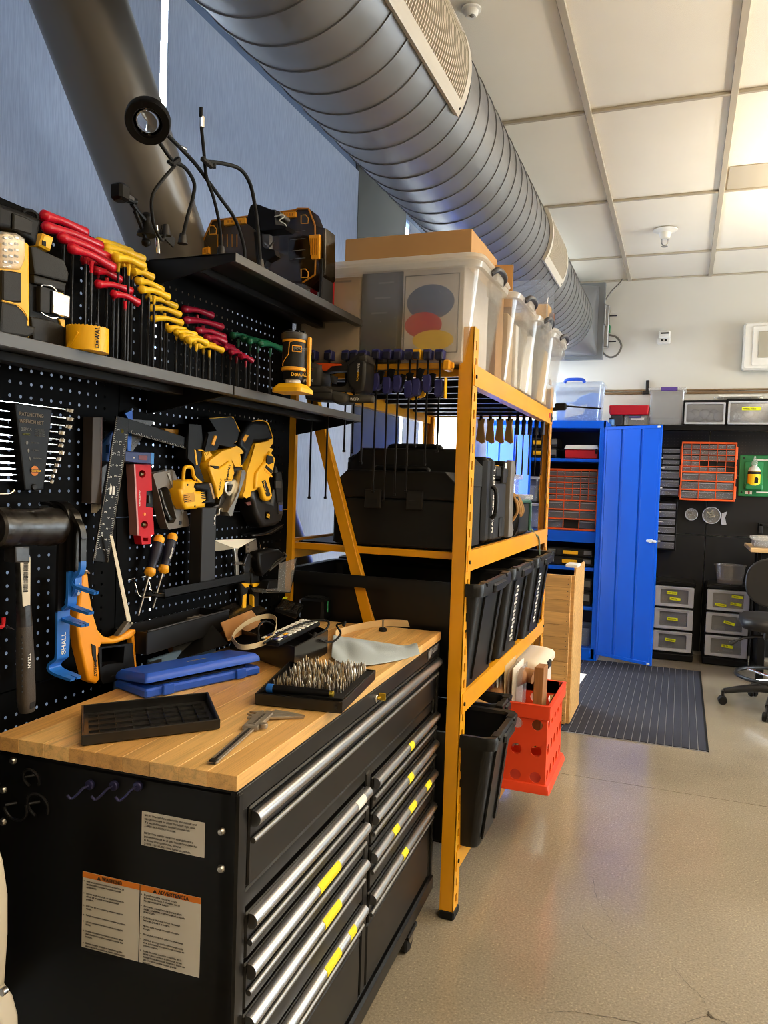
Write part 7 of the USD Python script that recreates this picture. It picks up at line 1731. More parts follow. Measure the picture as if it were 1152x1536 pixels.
ORF = mat('organizer_orange', (232, 92, 30), 0.45)


def organizer(t, A, x0, x1, z0, z1, y, rows, m, front=True, dep=.15, dark=(), fr=.016, win=WIN, items=True):
    """A small-parts cabinet: frame and drawers. rows: (count, height share). Facing -Y."""
    tot = sum(h for _, h in rows); bz = z1 - fr * .8; hh = (z1 - z0 - 1.8 * fr); rs = random.Random(int(x0 * 1000) + 50)
    t.add('shell', MB().box(((x0 + x1) / 2, (z0 + z1) / 2, -y - dep / 2 - .012), (x1 - x0 - .004, z1 - z0 - .004, dep - .012), .003), INK if m is ORF else m, False)
    for xx in (x0 + fr * .35, x1 - fr * .35): t.add('side', MB().box((xx, (z0 + z1) / 2, -y - dep / 2), (fr * .7, z1 - z0, dep), .003), m, False)
    t.add('top', MB().box(((x0 + x1) / 2, z1 - fr * .35, -y - dep / 2), (x1 - x0, fr * .7, dep), .003), m, False); t.add('bottom', MB().box(((x0 + x1) / 2, z0 + fr * .45, -y - dep / 2), (x1 - x0, fr * .9, dep), .003), m, False)
    k = 0
    for n, h in rows:
        H = hh * h / tot; w = (x1 - x0 - 2 * fr * .7) / n
        t.add('rail', MB().box(((x0 + x1) / 2, bz, -y - .010), (x1 - x0 - fr, .006 if n > 4 else .010, .02), .001), m, False)
        for i in range(n):
            xx = x0 + fr * .7 + (i + .5) * w; zz = bz - H / 2
            if i and n > 3: t.add('mullion', MB().box((xx - w / 2, zz, -y - .012), (.0035, H, .018)), m, False)
            elif i: t.add('mullion', MB().box((xx - w / 2, zz, -y - .012), (.005, H, .018)), m, False)
            if k not in dark:
                d = t.add('drawer', MB().box((xx, zz - .003, -y - .012), (w - .007, H - .012, .004), .001), win, False)
                t.add('drawer_lip', MB().box((xx, zz + H * .22, -y - .006), (w - .012, .004, .008), .001), CARTG if win is WIN else win, False, parent=d)
                if items: t.add('contents', MB().box((xx + rs.uniform(-.1, .1) * w, zz - H * .14, -y - .04), (w * rs.uniform(.4, .85), H * rs.uniform(.25, .5), .04), .002), (PAPER, SHELFLIP, GREYBR, CARTG, mat('contents_pink', (150, 110, 110), .6))[rs.randrange(5)], False, parent=d)
            k += 1
        bz -= H


R3 = [(6, 1)] * 5 + [(3, 1.55)] * 3
x0, z1 = at(1023, 662, Y=6.52)[[0, 2]]; x1, z0 = at(1102, 753, Y=6.52)[[0, 2]]
t = Thing('parts_organizer', 'orange-framed drawer organizer hanging on the black end wall panel', 'organizer', A=BACK, o=((x0 + x1) / 2, z0, -6.60))
organizer(t, BACK, x0, x1, z0, z1, 6.545, R3, ORF, dark={20, 21, 22, 23, 29})
for f in (.0, .34, .66): t.add('frame_step', MB().box((x0 - .003, z0 + (z1 - z0) * f + .07, -6.60), (.010, .10, .09), .003), ORF); t.add('frame_step', MB().box((x1 + .003, z0 + (z1 - z0) * f + .07, -6.60), (.010, .10, .09), .003), ORF)
t.add('wall_bracket', MB().box(((x0 + x1) / 2, z1 - .06, -6.70), (.2, .03, .02)), BLACK, False)
xo = CX1 - .055 - .38
t = Thing('parts_organizer', 'orange-framed drawer organizer standing inside the blue cabinet', 'organizer', A=BACK, o=(xo + .19, SHZ[1], -6.2))
organizer(t, BACK, xo, xo + .385, SHZ[1] + .002, 1.462, 6.13, R3, ORF, dark={37})

# small black drawer units beside the door
for lb, (xa, ya), (xb, yb), rws in (('upper small black drawer unit on the panel beside the open blue door', (986, 670), (1019, 746), [(2, 1)] * 4 + [(1, 1.5)] * 3), ('lower small black drawer unit with clear drawers on the panel beside the blue door', (983, 751), (1013, 826), [(1, 1)] * 6)):
    x0, z1 = at(xa, ya, Y=6.56)[[0, 2]]; x1, z0 = at(xb, yb, Y=6.56)[[0, 2]]; x0 -= .10
    t = Thing('drawer_unit', lb, 'organizer', A=BACK, o=((x0 + x1) / 2, z0, -6.6))
    organizer(t, BACK, x0, x1, z0, z1, 6.56, rws, BLACKPL, dep=.14, fr=.010, win=(WIN))
    rs = random.Random(4)
    for k in range(4): t.add('label', MB().box((x0 + .15 + rs.uniform(-.03, .03), z0 + (z1 - z0) * (.18 + .2 * k), -6.545), (.035, .010, .001)), PAPER, False)

# eyewash station
x0, z1 = at(1110, 682, Y=6.66)[[0, 2]]; z0 = at(1107, 744, Y=6.66)[2]; x1 = x0 + .52
t = Thing('eyewash_station', 'green eyewash station board with a yellow bottle at the right edge', 'first aid board', A=BACK, o=((x0 + x1) / 2, z0, -PY))
t.add('board', MB().box(((x0 + x1) / 2, (z0 + z1) / 2, -PY + .012), (x1 - x0, z1 - z0, .02), .006), GREEN)
bx = x0 + .105; bz = z0 + .075
t.add('holder', MB().box((bx, bz + .0, -PY + .06), (.125, .045, .085), .008), GREEN); t.add('holder_back', MB().box((bx, z0 + .16, -PY + .026), (.13, .22, .012), .006), mat('board_green_light', (40, 140, 84), 0.45))
bt_ = t.add('bottle', MB().lathe([(.0, .0), (.040, .0), (.044, .006), (.044, .115), (.036, .135), (.020, .150), (.018, .158), (0, .158)], 28, o=(0, 0, 0), M=frame((bx, bz + .01, -PY + .065), (1, 0, 0), (0, 0, -1))), mat('bottle_clear_white', (200, 210, 205), 0.25), 40)
t.add('wrap_label', MB().lathe([(.0446, .0), (.0448, .001), (.0448, .108), (.0446, .109)], 28, M=frame((bx, bz + .012, -PY + .065), (1, 0, 0), (0, 0, -1))), mat('label_bright_yellow', (240, 206, 20), 0.5), 40, parent=bt_)
t.add('black_band', MB().lathe([(.0450, .0), (.0452, .001), (.0452, .019), (.0450, .020)], 28, M=frame((bx, bz + .098, -PY + .065), (1, 0, 0), (0, 0, -1))), INK, 40, parent=bt_)
t.add('pictogram', MB().ext([(bx + .0, bz + .03), (bx + .026, bz + .03), (bx + .026, bz + .052), (bx + .03, bz + .06), (bx + .02, bz + .075), (bx + .006, bz + .072), (bx + .002, bz + .055)], -PY + .1, -PY + .1115), INK, parent=bt_)
t.add('spout', MB().lathe([(.0, 0), (.024, 0), (.022, .03), (.010, .045), (.007, .07), (0, .07)], 20, M=frame((bx, bz + .165, -PY + .065), (1, 0, 0), (0, 0, -1))), CLEARPL, 40, parent=bt_)
t.add('poster', MB().box((x0 + .27, z0 + .20, -PY + .024), (.13, .11, .004)), mat('poster_dark_red_brown', (70, 36, 32), 0.5), False)
t.add('poster_hand', MB().ext([(x0 + .22, z0 + .15), (x0 + .30, z0 + .16), (x0 + .32, z0 + .19), (x0 + .27, z0 + .20), (x0 + .23, z0 + .18)], -PY + .026, -PY + .0275), mat('poster_tan', (186, 150, 110), 0.6), False)
for k, (a, b, wd_) in enumerate(((.10, .285, .12), (.22, .27, .0), (.22, .128, .13), (.22, .105, .13), (.13, .035, .11))):
    if wd_: t.add('print', MB().box((x0 + a + wd_ / 2, z0 + b, -PY + .0228), (wd_, .010, .001)), WPRINT, False)
t.add('lettering', MB().text('EYE WASH STATION', .016, frame((x0 + .13, z1 - .045, -PY + .0222), (1, 0, 0), (0, 1, 0)), bold=True), WPRINT)
t.add('sticker', MB().box((x0 + .075, z0 + .03, -PY + .023), (.05, .024, .001)), PAPER, False); t.add('sticker_mark', MB().box((x0 + .078, z0 + .03, -PY + .0237), (.012, .022, .001)), mat('mark_dark_red', (120, 30, 30), .6), False)
for a, b in ((.025, .03), (.03, z1 - z0 - .025)): t.add('mount_hole', MB().cyl((x0 + a, z0 + b, -PY + .0215), (x0 + a, z0 + b, -PY + .0232), .007, n=14), INK)

# clear round clips
for (xp, yp, rp, lb) in ((1037, 771.5, 8, 'small clear round disc pack stuck on the black panel below the orange organizer'), (1067, 773, 11.5, 'larger clear round disc pack with a tag on the black panel')):
    q = at(xp, yp, Y=PY - .01); r = rp / FPX * 6.6
    t = Thing('disc_pack', lb, 'disc pack', A=BACK, o=(q[0], q[2], -PY))
    t.add('rim', MB().tube([(q[0] + r * math.cos(a), q[2] + r * math.sin(a), -PY + .016) for a in np.linspace(0, 2 * math.pi, 28, endpoint=False)], .004, 8, closed=True), CARTG, 60)
    t.add('face', MB().cyl((q[0], q[2], -PY + .002), (q[0], q[2], -PY + .013), r, n=28), CLEARPL, 30)
    for k in range(3): t.add('shard', MB().box((q[0] + r * .3 * (k - 1), q[2] + r * .2 * (1 - k % 2 * 2), -PY + .016), (r * .7, r * .22, .003), .001, M=tr(q[0], q[2], 0) @ rot(RZ, 40 * k - 20) @ tr(-q[0], -q[2], 0)), STEEL)
    if rp > 10: t.add('tag', MB().ext([(q[0] + r * 1.15, q[2] + .02), (q[0] + r * 1.75, q[2] + .035), (q[0] + r * 1.55, q[2] - .015), (q[0] + r * 1.75, q[2] - .07), (q[0] + r * 1.15, q[2] - .07)], -PY + .008, -PY + .014, .001), CARTG)
q = at(1148, 793, Y=PY - .02)
t = Thing('wall_bracket', 'black bracket on the panel at the right edge above the bench', 'bracket', A=BACK, o=(q[0], q[2], -PY))
t.add('arm', MB().box((q[0], q[2] + .03, -PY + .03), (.10, .03, .05), .004), INK); t.add('leg', MB().box((q[0] - .035, q[2], -PY + .03), (.03, .08, .05), .004), INK)

# things on the wall shelf and the cabinet top
def bbox(p0, p1, Y):
    a, b = at(*p0, Y=Y), at(*p1, Y=Y); return a[0], b[0], min(a[2], b[2]), max(a[2], b[2])


x0, x1, _, z1 = bbox((831, 573), (896, 640), 6.12)
t = Thing('clear_tote', 'clear bluish tote with a blue handle on top of the blue cabinet', 'tote', o=((x0 + x1) / 2, 6.3, CH))
tote(t, x0 - .02, x1 + .03, 6.12, 6.48, CH + .001, z1 - CH, .03, .003, True, CLEARBL, CLEARBL, .02)
hx = at(862, 565, Y=6.1)[0]; t.add('handle', MB().tube(smooth_line([(hx - .075, 6.115, z1 - .008), (hx - .06, 6.105, z1 + .012), (hx, 6.10, z1 + .016), (hx + .06, 6.105, z1 + .012), (hx + .075, 6.115, z1 - .008)]), .012, 10), mat('handle_blue', (40, 80, 190), 0.4), 60)
t = Thing('blue_bundle', 'pale blue rounded bundle packed inside the clear tote on the cabinet', 'contents', o=((x0 + x1) / 2, 6.3, CH))
t.add('bundle', MB().ext([(x0 + .02, CH + .01), (x1 - .01, CH + .01), (x1 - .01, z1 - .08), (x1 - .06, z1 - .07), ((x0 + x1) / 2 + .02, z1 - .10), ((x0 + x1) / 2 - .02, z1 - .14), (x0 + .05, z1 - .15), (x0 + .02, z1 - .17)], -6.42, -6.22, .012, 3, M=BACK), mat('content_blue_cloth', (96, 140, 216), 0.7), 50)
rs = np.random.RandomState(9)
t.add('white_scrap', MB().ext([(x0 + .08 + rs.normal(0, .004), CH + .03), (x0 + .22, CH + .06), (x0 + .25, CH + .14), (x0 + .18, CH + .12), (x0 + .12, CH + .15), (x0 + .09, CH + .10)], -6.215, -6.19, .003, M=BACK), WHITE)
x0, x1, z0, z1 = bbox((914, 608), (973, 622), 6.45)
t = Thing('red_lid_box', 'shallow red plastic lid box on the wall shelf right of the cabinet', 'box', o=((x0 + x1) / 2, 6.5, z0))
t.add('lid', MB().loft([[(x, y, z0 + z) for x, y in rrect(x1 - x0 - 2 * k, .24 - 2 * k, .012, 4, (x0 + x1) / 2, 6.56)] for z, k in ((0, .008), (.012, .002), (z1 - z0 - .004, 0), (z1 - z0, .004))]), mat('lid_dark_red', (186, 22, 36), 0.4), 30)
xs0, xs1, zs0, zs1 = bbox((938, 620), (974, 641), 6.45)
t.add('support', MB().box((x0 + .06, 6.56, (ZSH + z0) / 2), (.09, .2, z0 - ZSH - .001), .003), mat('support_dark_grey', (50, 50, 52), 0.5), False)
t = Thing('small_clear_box', 'small clear snap-lid box with a white label under the red lid box', 'box', o=((xs0 + xs1) / 2, 6.5, ZSH))
t.add('tub', MB().loft([[(x, y, z) for x, y in rrect(xs1 - xs0 - 2 * k, .18, .01, 3, (xs0 + xs1) / 2, 6.55)] for z, k in ((ZSH + .0005, .012), (z0 - .022, .002))]), CLEARPL, 30); t.add('lid', MB().box(((xs0 + xs1) / 2, 6.55, z0 - .015), (xs1 - xs0, .2, .02), .004), CLEARPL)
t.add('latch', MB().box(((xs0 + xs1) / 2 - .02, 6.448, z0 - .018), (.09, .006, .016), .002), mat('latch_dull_purple', (84, 78, 120), 0.5)); t.add('label', MB().box(((xs0 + xs1) / 2, 6.457, ZSH + .055), (.10, .001, .022)), PAPER, False)
t.add('contents', MB().box(((xs0 + xs1) / 2, 6.55, ZSH + .04), (xs1 - xs0 - .04, .14, .07), .004), mat('content_beige_grey', (150, 146, 138), .7), False)
x0, x1, z0, z1 = bbox((911, 632), (923, 643), 6.45)
t = Thing('blue_pot', 'tiny light blue jar with a black cap on the wall shelf corner', 'jar', o=((x0 + x1) / 2, 6.46, ZSH))
t.add('jar', MB().lathe([(0, .0005), (.022, .0005), (.022, .045), (0, .045)], 18, o=((x0 + x1) / 2, 6.46, ZSH)), mat('jar_blue', (88, 140, 196), .4), 30); t.add('cap', MB().cyl(((x0 + x1) / 2, 6.46, ZSH + .0452), ((x0 + x1) / 2, 6.46, ZSH + .06), .019, n=16), BLACKPL)
x0, x1, z0, z1 = bbox((973, 581), (1027, 643), 6.42)
t = Thing('tall_clear_bin', 'tall clear bin with a purple handle on the wall shelf', 'bin', o=((x0 + x1) / 2, 6.55, ZSH))
tote(t, x0, x1, 6.42, 6.69, ZSH, z1 - ZSH, .02, .003, True, CLEARPL, TOTELID, .015)
t.add('handle', MB().box((x0 + (x1 - x0) * .55, 6.418, z1 - .014), (.12, .012, .03), .004), mat('handle_purple', (84, 60, 128), .4))
t.add('contents', MB().box(((x0 + x1) / 2, 6.56, ZSH + .035), (x1 - x0 - .06, .18, .055), .006), mat('content_grey_bag', (146, 150, 158), .6), False)
for lb, p0, p1, lbl in (('left clear-fronted single drawer box with crumpled bags on the wall shelf', (1025, 600), (1090, 641), False), ('right clear-fronted single drawer box with a lime label on the wall shelf', (1090, 598), (1160, 640), True)):
    x0, x1, z0, z1 = bbox(p0, p1, 6.42)
    t = Thing('shelf_drawer', lb, 'drawer box', A=BACK, o=((x0 + x1) / 2, ZSH, -6.55))
    xm, w_ = (x0 + x1) / 2, x1 - x0 - .004; zm_, h_ = (ZSH + z1) / 2, z1 - ZSH - .001
    for nm_, c_, s_ in (('top', (xm, z1 - .006, -6.56), (w_, .012, .27)), ('bottom', (xm, ZSH + .007, -6.56), (w_, .012, .27)), ('side', (xm - w_ / 2 + .005, zm_, -6.56), (.010, h_, .27)), ('side', (xm + w_ / 2 - .005, zm_, -6.56), (.010, h_, .27))):
        t.add(nm_, MB().box(c_, s_, .002), BLACKPL, False)
    d = t.add('drawer', MB().box((xm, zm_ - .004, -6.424), (w_ - .03, h_ - .034, .004), .001), WIN, False)
    t.add('drawer_frame', MB().loft([[(x, y, z) for x, y in rrect(w_ - .024 - 2 * k, h_ - .028 - 2 * k, .006, 3, xm, zm_ - .004)] for z, k in ((-6.426, 0), (-6.416, 0), (-6.416, .014), (-6.426, .014))], closed=True), CARTG, 30, parent=d)
    for k in range(7): t.add('crumpled_bag', MB().lathe([(0, -.03), (.03, -.02), (.04, 0), (.026, .022), (0, .03)], 7, o=(xm + (k - 3) * w_ * .11, zm_ - .02 + .02 * (k % 2), -6.50 - .02 * (k % 3))), mat('bag_white_translucent', (206, 208, 212), .4), 60, parent=d)
    if lbl: t.add('label', MB().box((xm + .01, zm_ + .025, -6.4205), (.13, .022, .001)), LIME, False); t.add('label_print', MB().text('WIRE TIES', .012, frame((xm - .045, zm_ + .019, -6.4199), (1, 0, 0), (0, 1, 0)), bold=True), INK)
q = at(1105, 592, Y=6.5)
t = Thing('clear_lid_stack', 'clear white plastic lids lying on the right drawer box on the wall shelf', 'lids', o=(q[0], 6.55, z1))
t.add('lid', MB().box((q[0] + .01, 6.56, z1 + .010), (.34, .2, .016), .006), CLEARPL); t.add('lid', MB().box((q[0] + .02, 6.56, z1 + .026), (.30, .18, .012), .005), WHITE)

# inside the cabinet
def bigcase(lb, x0, x1, z0, h, y=6.10, cat='case', band=YEL):
    t = Thing('parts_case', lb, cat, o=((x0 + x1) / 2, y + .15, z0))
    t.add('body', MB().box(((x0 + x1) / 2, y + .16, z0 + h / 2), (x1 - x0, .30, h), .01), DARKPL); t.add('lid_seam', MB().box(((x0 + x1) / 2, y + .008, z0 + h * .62), (x1 - x0 + .002, .004, .006)), INK, False)
    t.add('handle', MB().box((x0 + (x1 - x0) * .52, y + .004, z0 + h * .5), (.115, .012, h * .42), .004), band)
    for f in (.12, .88): t.add('latch', MB().box((x0 + (x1 - x0) * f, y + .005, z0 + h * .58), (.06, .012, h * .5), .003), mat('latch_mid_grey', (96, 96, 92), .45))
    return t


xi0, xi1 = CX0 + .06, CX1 - .06
bigcase('upper dark parts case with a yellow handle, on the cabinet shelf under the organizer', xi1 - .36, xi1, SHZ[2] + .072, .066); bigcase('lower dark parts case with a yellow handle, on the cabinet shelf under the organizer', xi1 - .37, xi1, SHZ[2] + .001, .068)
bigcase('upper dark case with grey latches on the lowest cabinet shelf, behind the planks', xi1 - .36, xi1, SHZ[3] + .112, .10); bigcase('lower dark case with grey latches on the lowest cabinet shelf, behind the planks', xi1 - .36, xi1, SHZ[3] + .001, .108)
bigcase('upper dark case with yellow labels at the left of the top cabinet shelf', xi0 + .22, xi0 + .48, SHZ[0] + .082, .076); bigcase('lower dark case with yellow labels at the left of the top cabinet shelf', xi0 + .22, xi0 + .48, SHZ[0] + .001, .078)
t = Thing('red_white_box', 'red box with a white lid on the top shelf inside the blue cabinet', 'box', o=(-.75, 6.2, SHZ[0]))
x0, x1, z0, z1 = bbox((846, 671), (898, 686), 6.12)
t.add('box', MB().box(((x0 + x1) / 2, 6.24, SHZ[0] + .036), (x1 - x0 - .015, .22, .07), .006), RED); t.add('lid', MB().loft([[(x, y, SHZ[0] + .072 + z) for x, y in rrect(x1 - x0 - 2 * k, .24 - 2 * k, .01, 3, (x0 + x1) / 2, 6.24)] for z, k in ((0, .002), (.004, 0), (.034, .012))]), WHITE, 30)
t.add('latch', MB().box((x1 - .02, 6.125, SHZ[0] + .06), (.014, .01, .04), .002), BLACKPL)
t = Thing('clear_bin', 'clear bin with a pale blue strip on the cabinet floor behind the planks', 'bin', o=(-.75, 6.2, .1))
tote(t, -.97, -.60, 6.09, 6.40, .101, .14, .01, .003, True, CLEARBL, CLEARBL, .015); t.add('strip', MB().box((-.80, 6.087, .15), (.20, .004, .03), .001), mat('strip_pale_cyan', (120, 200, 224), .5))
for k, (a, b) in enumerate(((xi0 + .05, xi0 + .36), (xi0 + .08, xi0 + .40))):
    t = Thing('clear_bin', ('upper', 'lower')[k] + ' clear bin at the left of the middle cabinet shelf', 'bin', o=((a + b) / 2, 6.2, SHZ[1]))
    tote(t, a, b, 6.10, 6.40, SHZ[1] + (.21 if k == 0 else .001), .20, .02, .003, True, CLEARBL, CARTG, .015)
    crate('bin_content', 'grey-white contents of the ' + ('upper', 'lower')[k] + ' clear bin in the cabinet', 'contents', ((a + b) / 2, 6.25, SHZ[1] + (.28 if k == 0 else .07)), (.22, .2, .11), mat('content_pale_grey', (170, 178, 190), .7), part='filling')

# drawer carts
def cart(lb, xa, xb, y, labels, bowl=False):
    t = Thing('drawer_cart', lb, 'drawer cart', A=BACK, o=((xa + xb) / 2, 0, -y))
    w = xb - xa; D = .37; yb = -y - D / 2; xm = (xa + xb) / 2; H = .612
    t.add('top', MB().box((xm, H - .014, yb), (w + .01, .028, D + .01), .006), BLACKPL); t.add('top_tray', MB().box((xm, H + .002, yb), (w - .03, .006, D - .04), .002), DARKPL)
    t.add('base', MB().box((xm, .030, yb), (w + .012, .052, D + .01), .006), BLACKPL); t.add('back', MB().box((xm, H / 2, -y - D + .006), (w, H - .06, .012)), BLACKPL, False)
    for sx in (-1, 1): t.add('side_post', MB().box((xm + sx * (w / 2 - .004), H / 2, -y - .02), (.012, H - .05, .02), .002), BLACKPL, False); t.add('side_post', MB().box((xm + sx * (w / 2 - .004), H / 2, -y - D + .03), (.012, H - .05, .04), .002), BLACKPL, False)
    hh = (H - .03 - .058) / 3
    for k in range(3):
        z1 = H - .032 - k * hh; z0 = z1 - hh + .014; zm_ = (z0 + z1) / 2
        t.add('shelf_rail', MB().box((xm, z0 - .007, yb), (w, .010, D), .002), BLACKPL, False)
        d = t.add('drawer', MB().box((xm, zm_, -y - .16), (w - .03, z1 - z0 - .02, .28), .004), mat('drawer_inside_grey', (118, 118, 122), .5), False)
        t.add('drawer_frame', MB().loft([[(x, yy, z) for x, yy in rrect(w - .012 - 2 * k2, z1 - z0 - .004 - 2 * k3, .008, 3, xm, zm_)] for z, k2, k3 in ((-y - .016, 0, 0), (-y + .006, 0, 0), (-y + .010, .004, .004), (-y + .006, .040, .022), (-y - .014, .042, .024))], closed=True), CARTG, 30, parent=d)
        t.add('drawer_window', MB().box((xm, zm_, -y - .010), (w - .08, z1 - z0 - .05, .003)), WIN, False, parent=d)
        rs = random.Random(int(xa * 100) + k)
        for q in range(3): t.add('contents', MB().box((xm + rs.uniform(-.08, .08), zm_ - .02 + rs.uniform(-.02, .01), -y - .017), (rs.uniform(.04, .09), rs.uniform(.02, .05), .004), .002), (GREYBR, CARTG, mat('contents_pinkish', (150, 128, 122), .6))[q], False, parent=d)
        for lx, lz, ang, s_ in labels[k]:
            M = tr(xm + lx * w, zm_ + lz * hh, -y + .004) @ rot(RZ, ang)
            t.add('label', MB().box((0, 0, 0), (.078, .021, .006), .0006, M=M), LIME, False, parent=d); t.add('label_print', MB().text(s_, .009, M @ tr(-.032, -.004, .0031), depth=.0004, bold=True), INK, parent=d)
    return t, H


xa, xb = at(981, 900, Y=6.40)[0], at(1042, 900, Y=6.40)[0]
t, H = cart('black drawer cart with three grey drawers, left of the two beside the blue door', xa, xb, 6.40, [[(-.06, .16, 0, 'HOT GLUE'), (.02, -.10, -4, 'PAINTS')], [(-.02, .0, 0, 'BRUSHES')], [(-.05, .06, -5, 'SANDING')]])
xa2, xb2 = at(1059, 900, Y=6.40)[0], at(1126, 900, Y=6.40)[0]
t, H = cart('black drawer cart with three grey drawers, under the clear bowl near the chair', xa2, xb2, 6.40, [[(.20, .20, -5, 'TAPES'), (.18, -.12, -6, 'GLUES'), (-.16, -.20, -6, 'STICKERS')], [(.05, .04, -14, 'STRING')], [(.03, .02, -4, 'FELTS')]])
q0, q1 = at(1075, 862, Y=6.45), at(1117, 862, Y=6.45); bz = H + .006; zt_ = at(1096, 848, Y=6.45)[2]
t = Thing('plastic_bowl', 'oval clear smoky plastic bowl on top of the right drawer cart', 'bowl', o=((q0[0] + q1[0]) / 2, 6.5, bz))
cxb = (q0[0] + q1[0]) / 2; e = lambda a, b, z: [(cxb + a * math.cos(u), 6.52 + b * math.sin(u), z) for u in np.linspace(0, 2 * math.pi, 32, endpoint=False)]
t.add('bowl', MB().loft([e(.09, .06, bz), e(.108, .078, zt_ - .012), e(.118, .086, zt_ - .008), e(.118, .086, zt_), e(.106, .076, zt_), e(.088, .058, bz + .004)]), clear('smoky_bowl_plastic', (176, 168, 156), .35, .15, .06), 40)
t.add('content', MB().loft([e(.086, .056, bz + .005), e(.092, .062, bz + .03), e(.04, .03, bz + .04)]), mat('bowl_content_tan', (140, 122, 100), .7), 40)

# floor mat
MX0, MX1, MY0, MY1 = -.725, .185, 4.235, 6.10
t = Thing('floor_mat', 'dark navy ribbed entrance mat with light grey lines on the concrete floor', 'mat', o=((MX0 + MX1) / 2, (MY0 + MY1) / 2, 0))
t.add('base', MB().box(((MX0 + MX1) / 2, (MY0 + MY1) / 2, .002), (MX1 - MX0, MY1 - MY0, .0036), .001), MATBASE)
nr = 22; wr = (MX1 - MX0 - .012) / nr
for i in range(nr): t.add('rib', MB().box((MX0 + .006 + (i + .5) * wr, (MY0 + MY1) / 2, .005), (wr - .0042, MY1 - MY0 - .006, .006), .0018), MATRIB, False)
t.add('edge_strip', MB().box((MX1 - .003, (MY0 + MY1) / 2, .004), (.014, MY1 - MY0, .006), .002), RUBBER)
p = [at(x, y, Z=.0095) for x, y in ((857, 1008), (880, 1011), (857, 1044), (840, 1040))]
t = Thing('paper_sheet', 'white paper sheet lying on the mat behind the pine planks', 'paper', o=(*np.mean([q[:2] for q in p], 0), .009))
t.add('sheet', MB().loft([[(q[0], q[1], .0085) for q in p], [(q[0], q[1], .0092) for q in p]]), PAPER, False)

# stack of pine boards on end
bx0, by0 = at(826, 1080, Z=.009)[:2]; bx1, by1 = at(853, 1088, Z=.009)[:2]
zt_ = at(845, 878, X=bx1)[2]
t = Thing('plank_stack', 'tall narrow crate of pale pine boards standing on the mat beyond the rack', 'crate', o=(bx1 - .05, by1 + .2, .009))
nb = 12; hb = (zt_ - .010) / nb; yy0 = by1; yy1 = yy0 + .46
for i in range(nb):
    rs = random.Random(i); z = .010 + i * hb
    t.add('plank', MB().box((bx1 - .17, yy0 + .009 + rs.uniform(-.002, .002), z + hb / 2), (.30, .018, hb - .0016), .0012), PINE, False)
    for zz in (.3, .7): t.add('nail', MB().cyl((bx1 - .035, yy0 - .0015, z + hb * zz), (bx1 - .035, yy0 + .002, z + hb * zz), .0022, n=8), DSTEEL)
t.add('corner_post', MB().box((bx1 - .012, yy0 + .028, (zt_ + .010) / 2), (.022, .02, zt_ - .012), .002), PINE, False); t.add('corner_post', MB().box((bx1 - .012, yy1 - .01, (zt_ + .010) / 2), (.022, .02, zt_ - .012), .002), PINE, False)
t.add('side_board', MB().box((bx1 - .006, (yy0 + yy1) / 2 + .02, (zt_ + .01) / 2 + .02), (.012, yy1 - yy0 - .06, zt_ + .03), .002), PINE, False)
t.add('white_cap', MB().box((bx1 - .03, yy0 + .14, zt_ + .045), (.07, .12, .02), .006), WHITE)

# desk corner and task chair at the right edge
dk = at(1126, 822, Y=5.9)
t = Thing('desk', 'wood-edged desk corner with a black frame at the right picture edge', 'desk', o=(dk[0] + .5, 6.2, 0))
t.add('top', MB().box((dk[0] + .60, 6.2, dk[2] - .014), (1.2, .62, .028), .003), mat('desk_top_maple', (206, 170, 120), .45, var=.1, scale=3, stretch=(1, 12, 12)))
for lx in (.10, 1.15):
    for ly in (5.96, 6.44): t.add('leg', MB().box((dk[0] + lx, ly, (dk[2] - .03) / 2), (.05, .05, dk[2] - .03), .003), BLACK)
t.add('apron', MB().box((dk[0] + .6, 5.97, dk[2] - .07), (1.1, .03, .08), .003), BLACK); t.add('side_panel', MB().box((dk[0] + .10, 6.2, .42), (.02, .44, .70), .003), BLACK)
q = at(1131, 806, Y=5.98)
t = Thing('desk_bin', 'clear plastic bin full of white parts on the desk corner', 'bin', o=(q[0] + .15, 6.1, dk[2]))
tote(t, q[0] - .01, q[0] + .36, 5.95, 6.2, dk[2] + .001, .075, .01, .003, True, CLEARPL, TOTELID, .015)
t.add('parts', MB().box((q[0] + .175, 6.075, dk[2] + .035), (.31, .19, .055), .01), mat('parts_white_blue', (190, 198, 214), .6))

CHB, CHS = mat('chair_black_plastic', (34, 34, 36), .42), mat('chair_blue_grey_fabric', (70, 84, 118), .6)
ccx, ccy = .60, 5.26
t = Thing('task_chair', 'black swivel task chair on a five-star caster base at the right picture edge', 'chair', o=(ccx, ccy, 0))
for k in range(5):
    a = math.radians(183 + 72 * k); dx_, dy_ = math.cos(a), math.sin(a)
    lg = t.add('base_leg', MB().tube([(ccx + dx_ * r, ccy + dy_ * r, z) for r, z in ((.02, .13), (.10, .128), (.22, .105), (.30, .085))], [.032, .028, .022, .017], 12), CHB, 60)
    wx, wy = ccx + dx_ * .305, ccy + dy_ * .305
    for s_ in (-1, 1): t.add('caster', MB().lathe([(0, -.011), (.022, -.010), (.027, -.004), (.027, .006), (.022, .011), (0, .011)], 20, M=frame((wx - dy_ * .014 * s_, wy + dx_ * .014 * s_, .0275), (dx_, dy_, 0), (0, 0, 1))), RUBBER, 40, parent=lg)
    t.add('caster_stem', MB().cyl((wx, wy, .03), (wx, wy, .088), .010, n=10), CHB, parent=lg)
t.add('hub', MB().lathe([(0, .09), (.045, .09), (.05, .11), (.042, .15), (0, .15)], 24, o=(ccx, ccy, 0)), CHB, 40)
t.add('gas_lift', MB().cyl((ccx, ccy, .15), (ccx, ccy, .40), .024, n=18), CHROME)
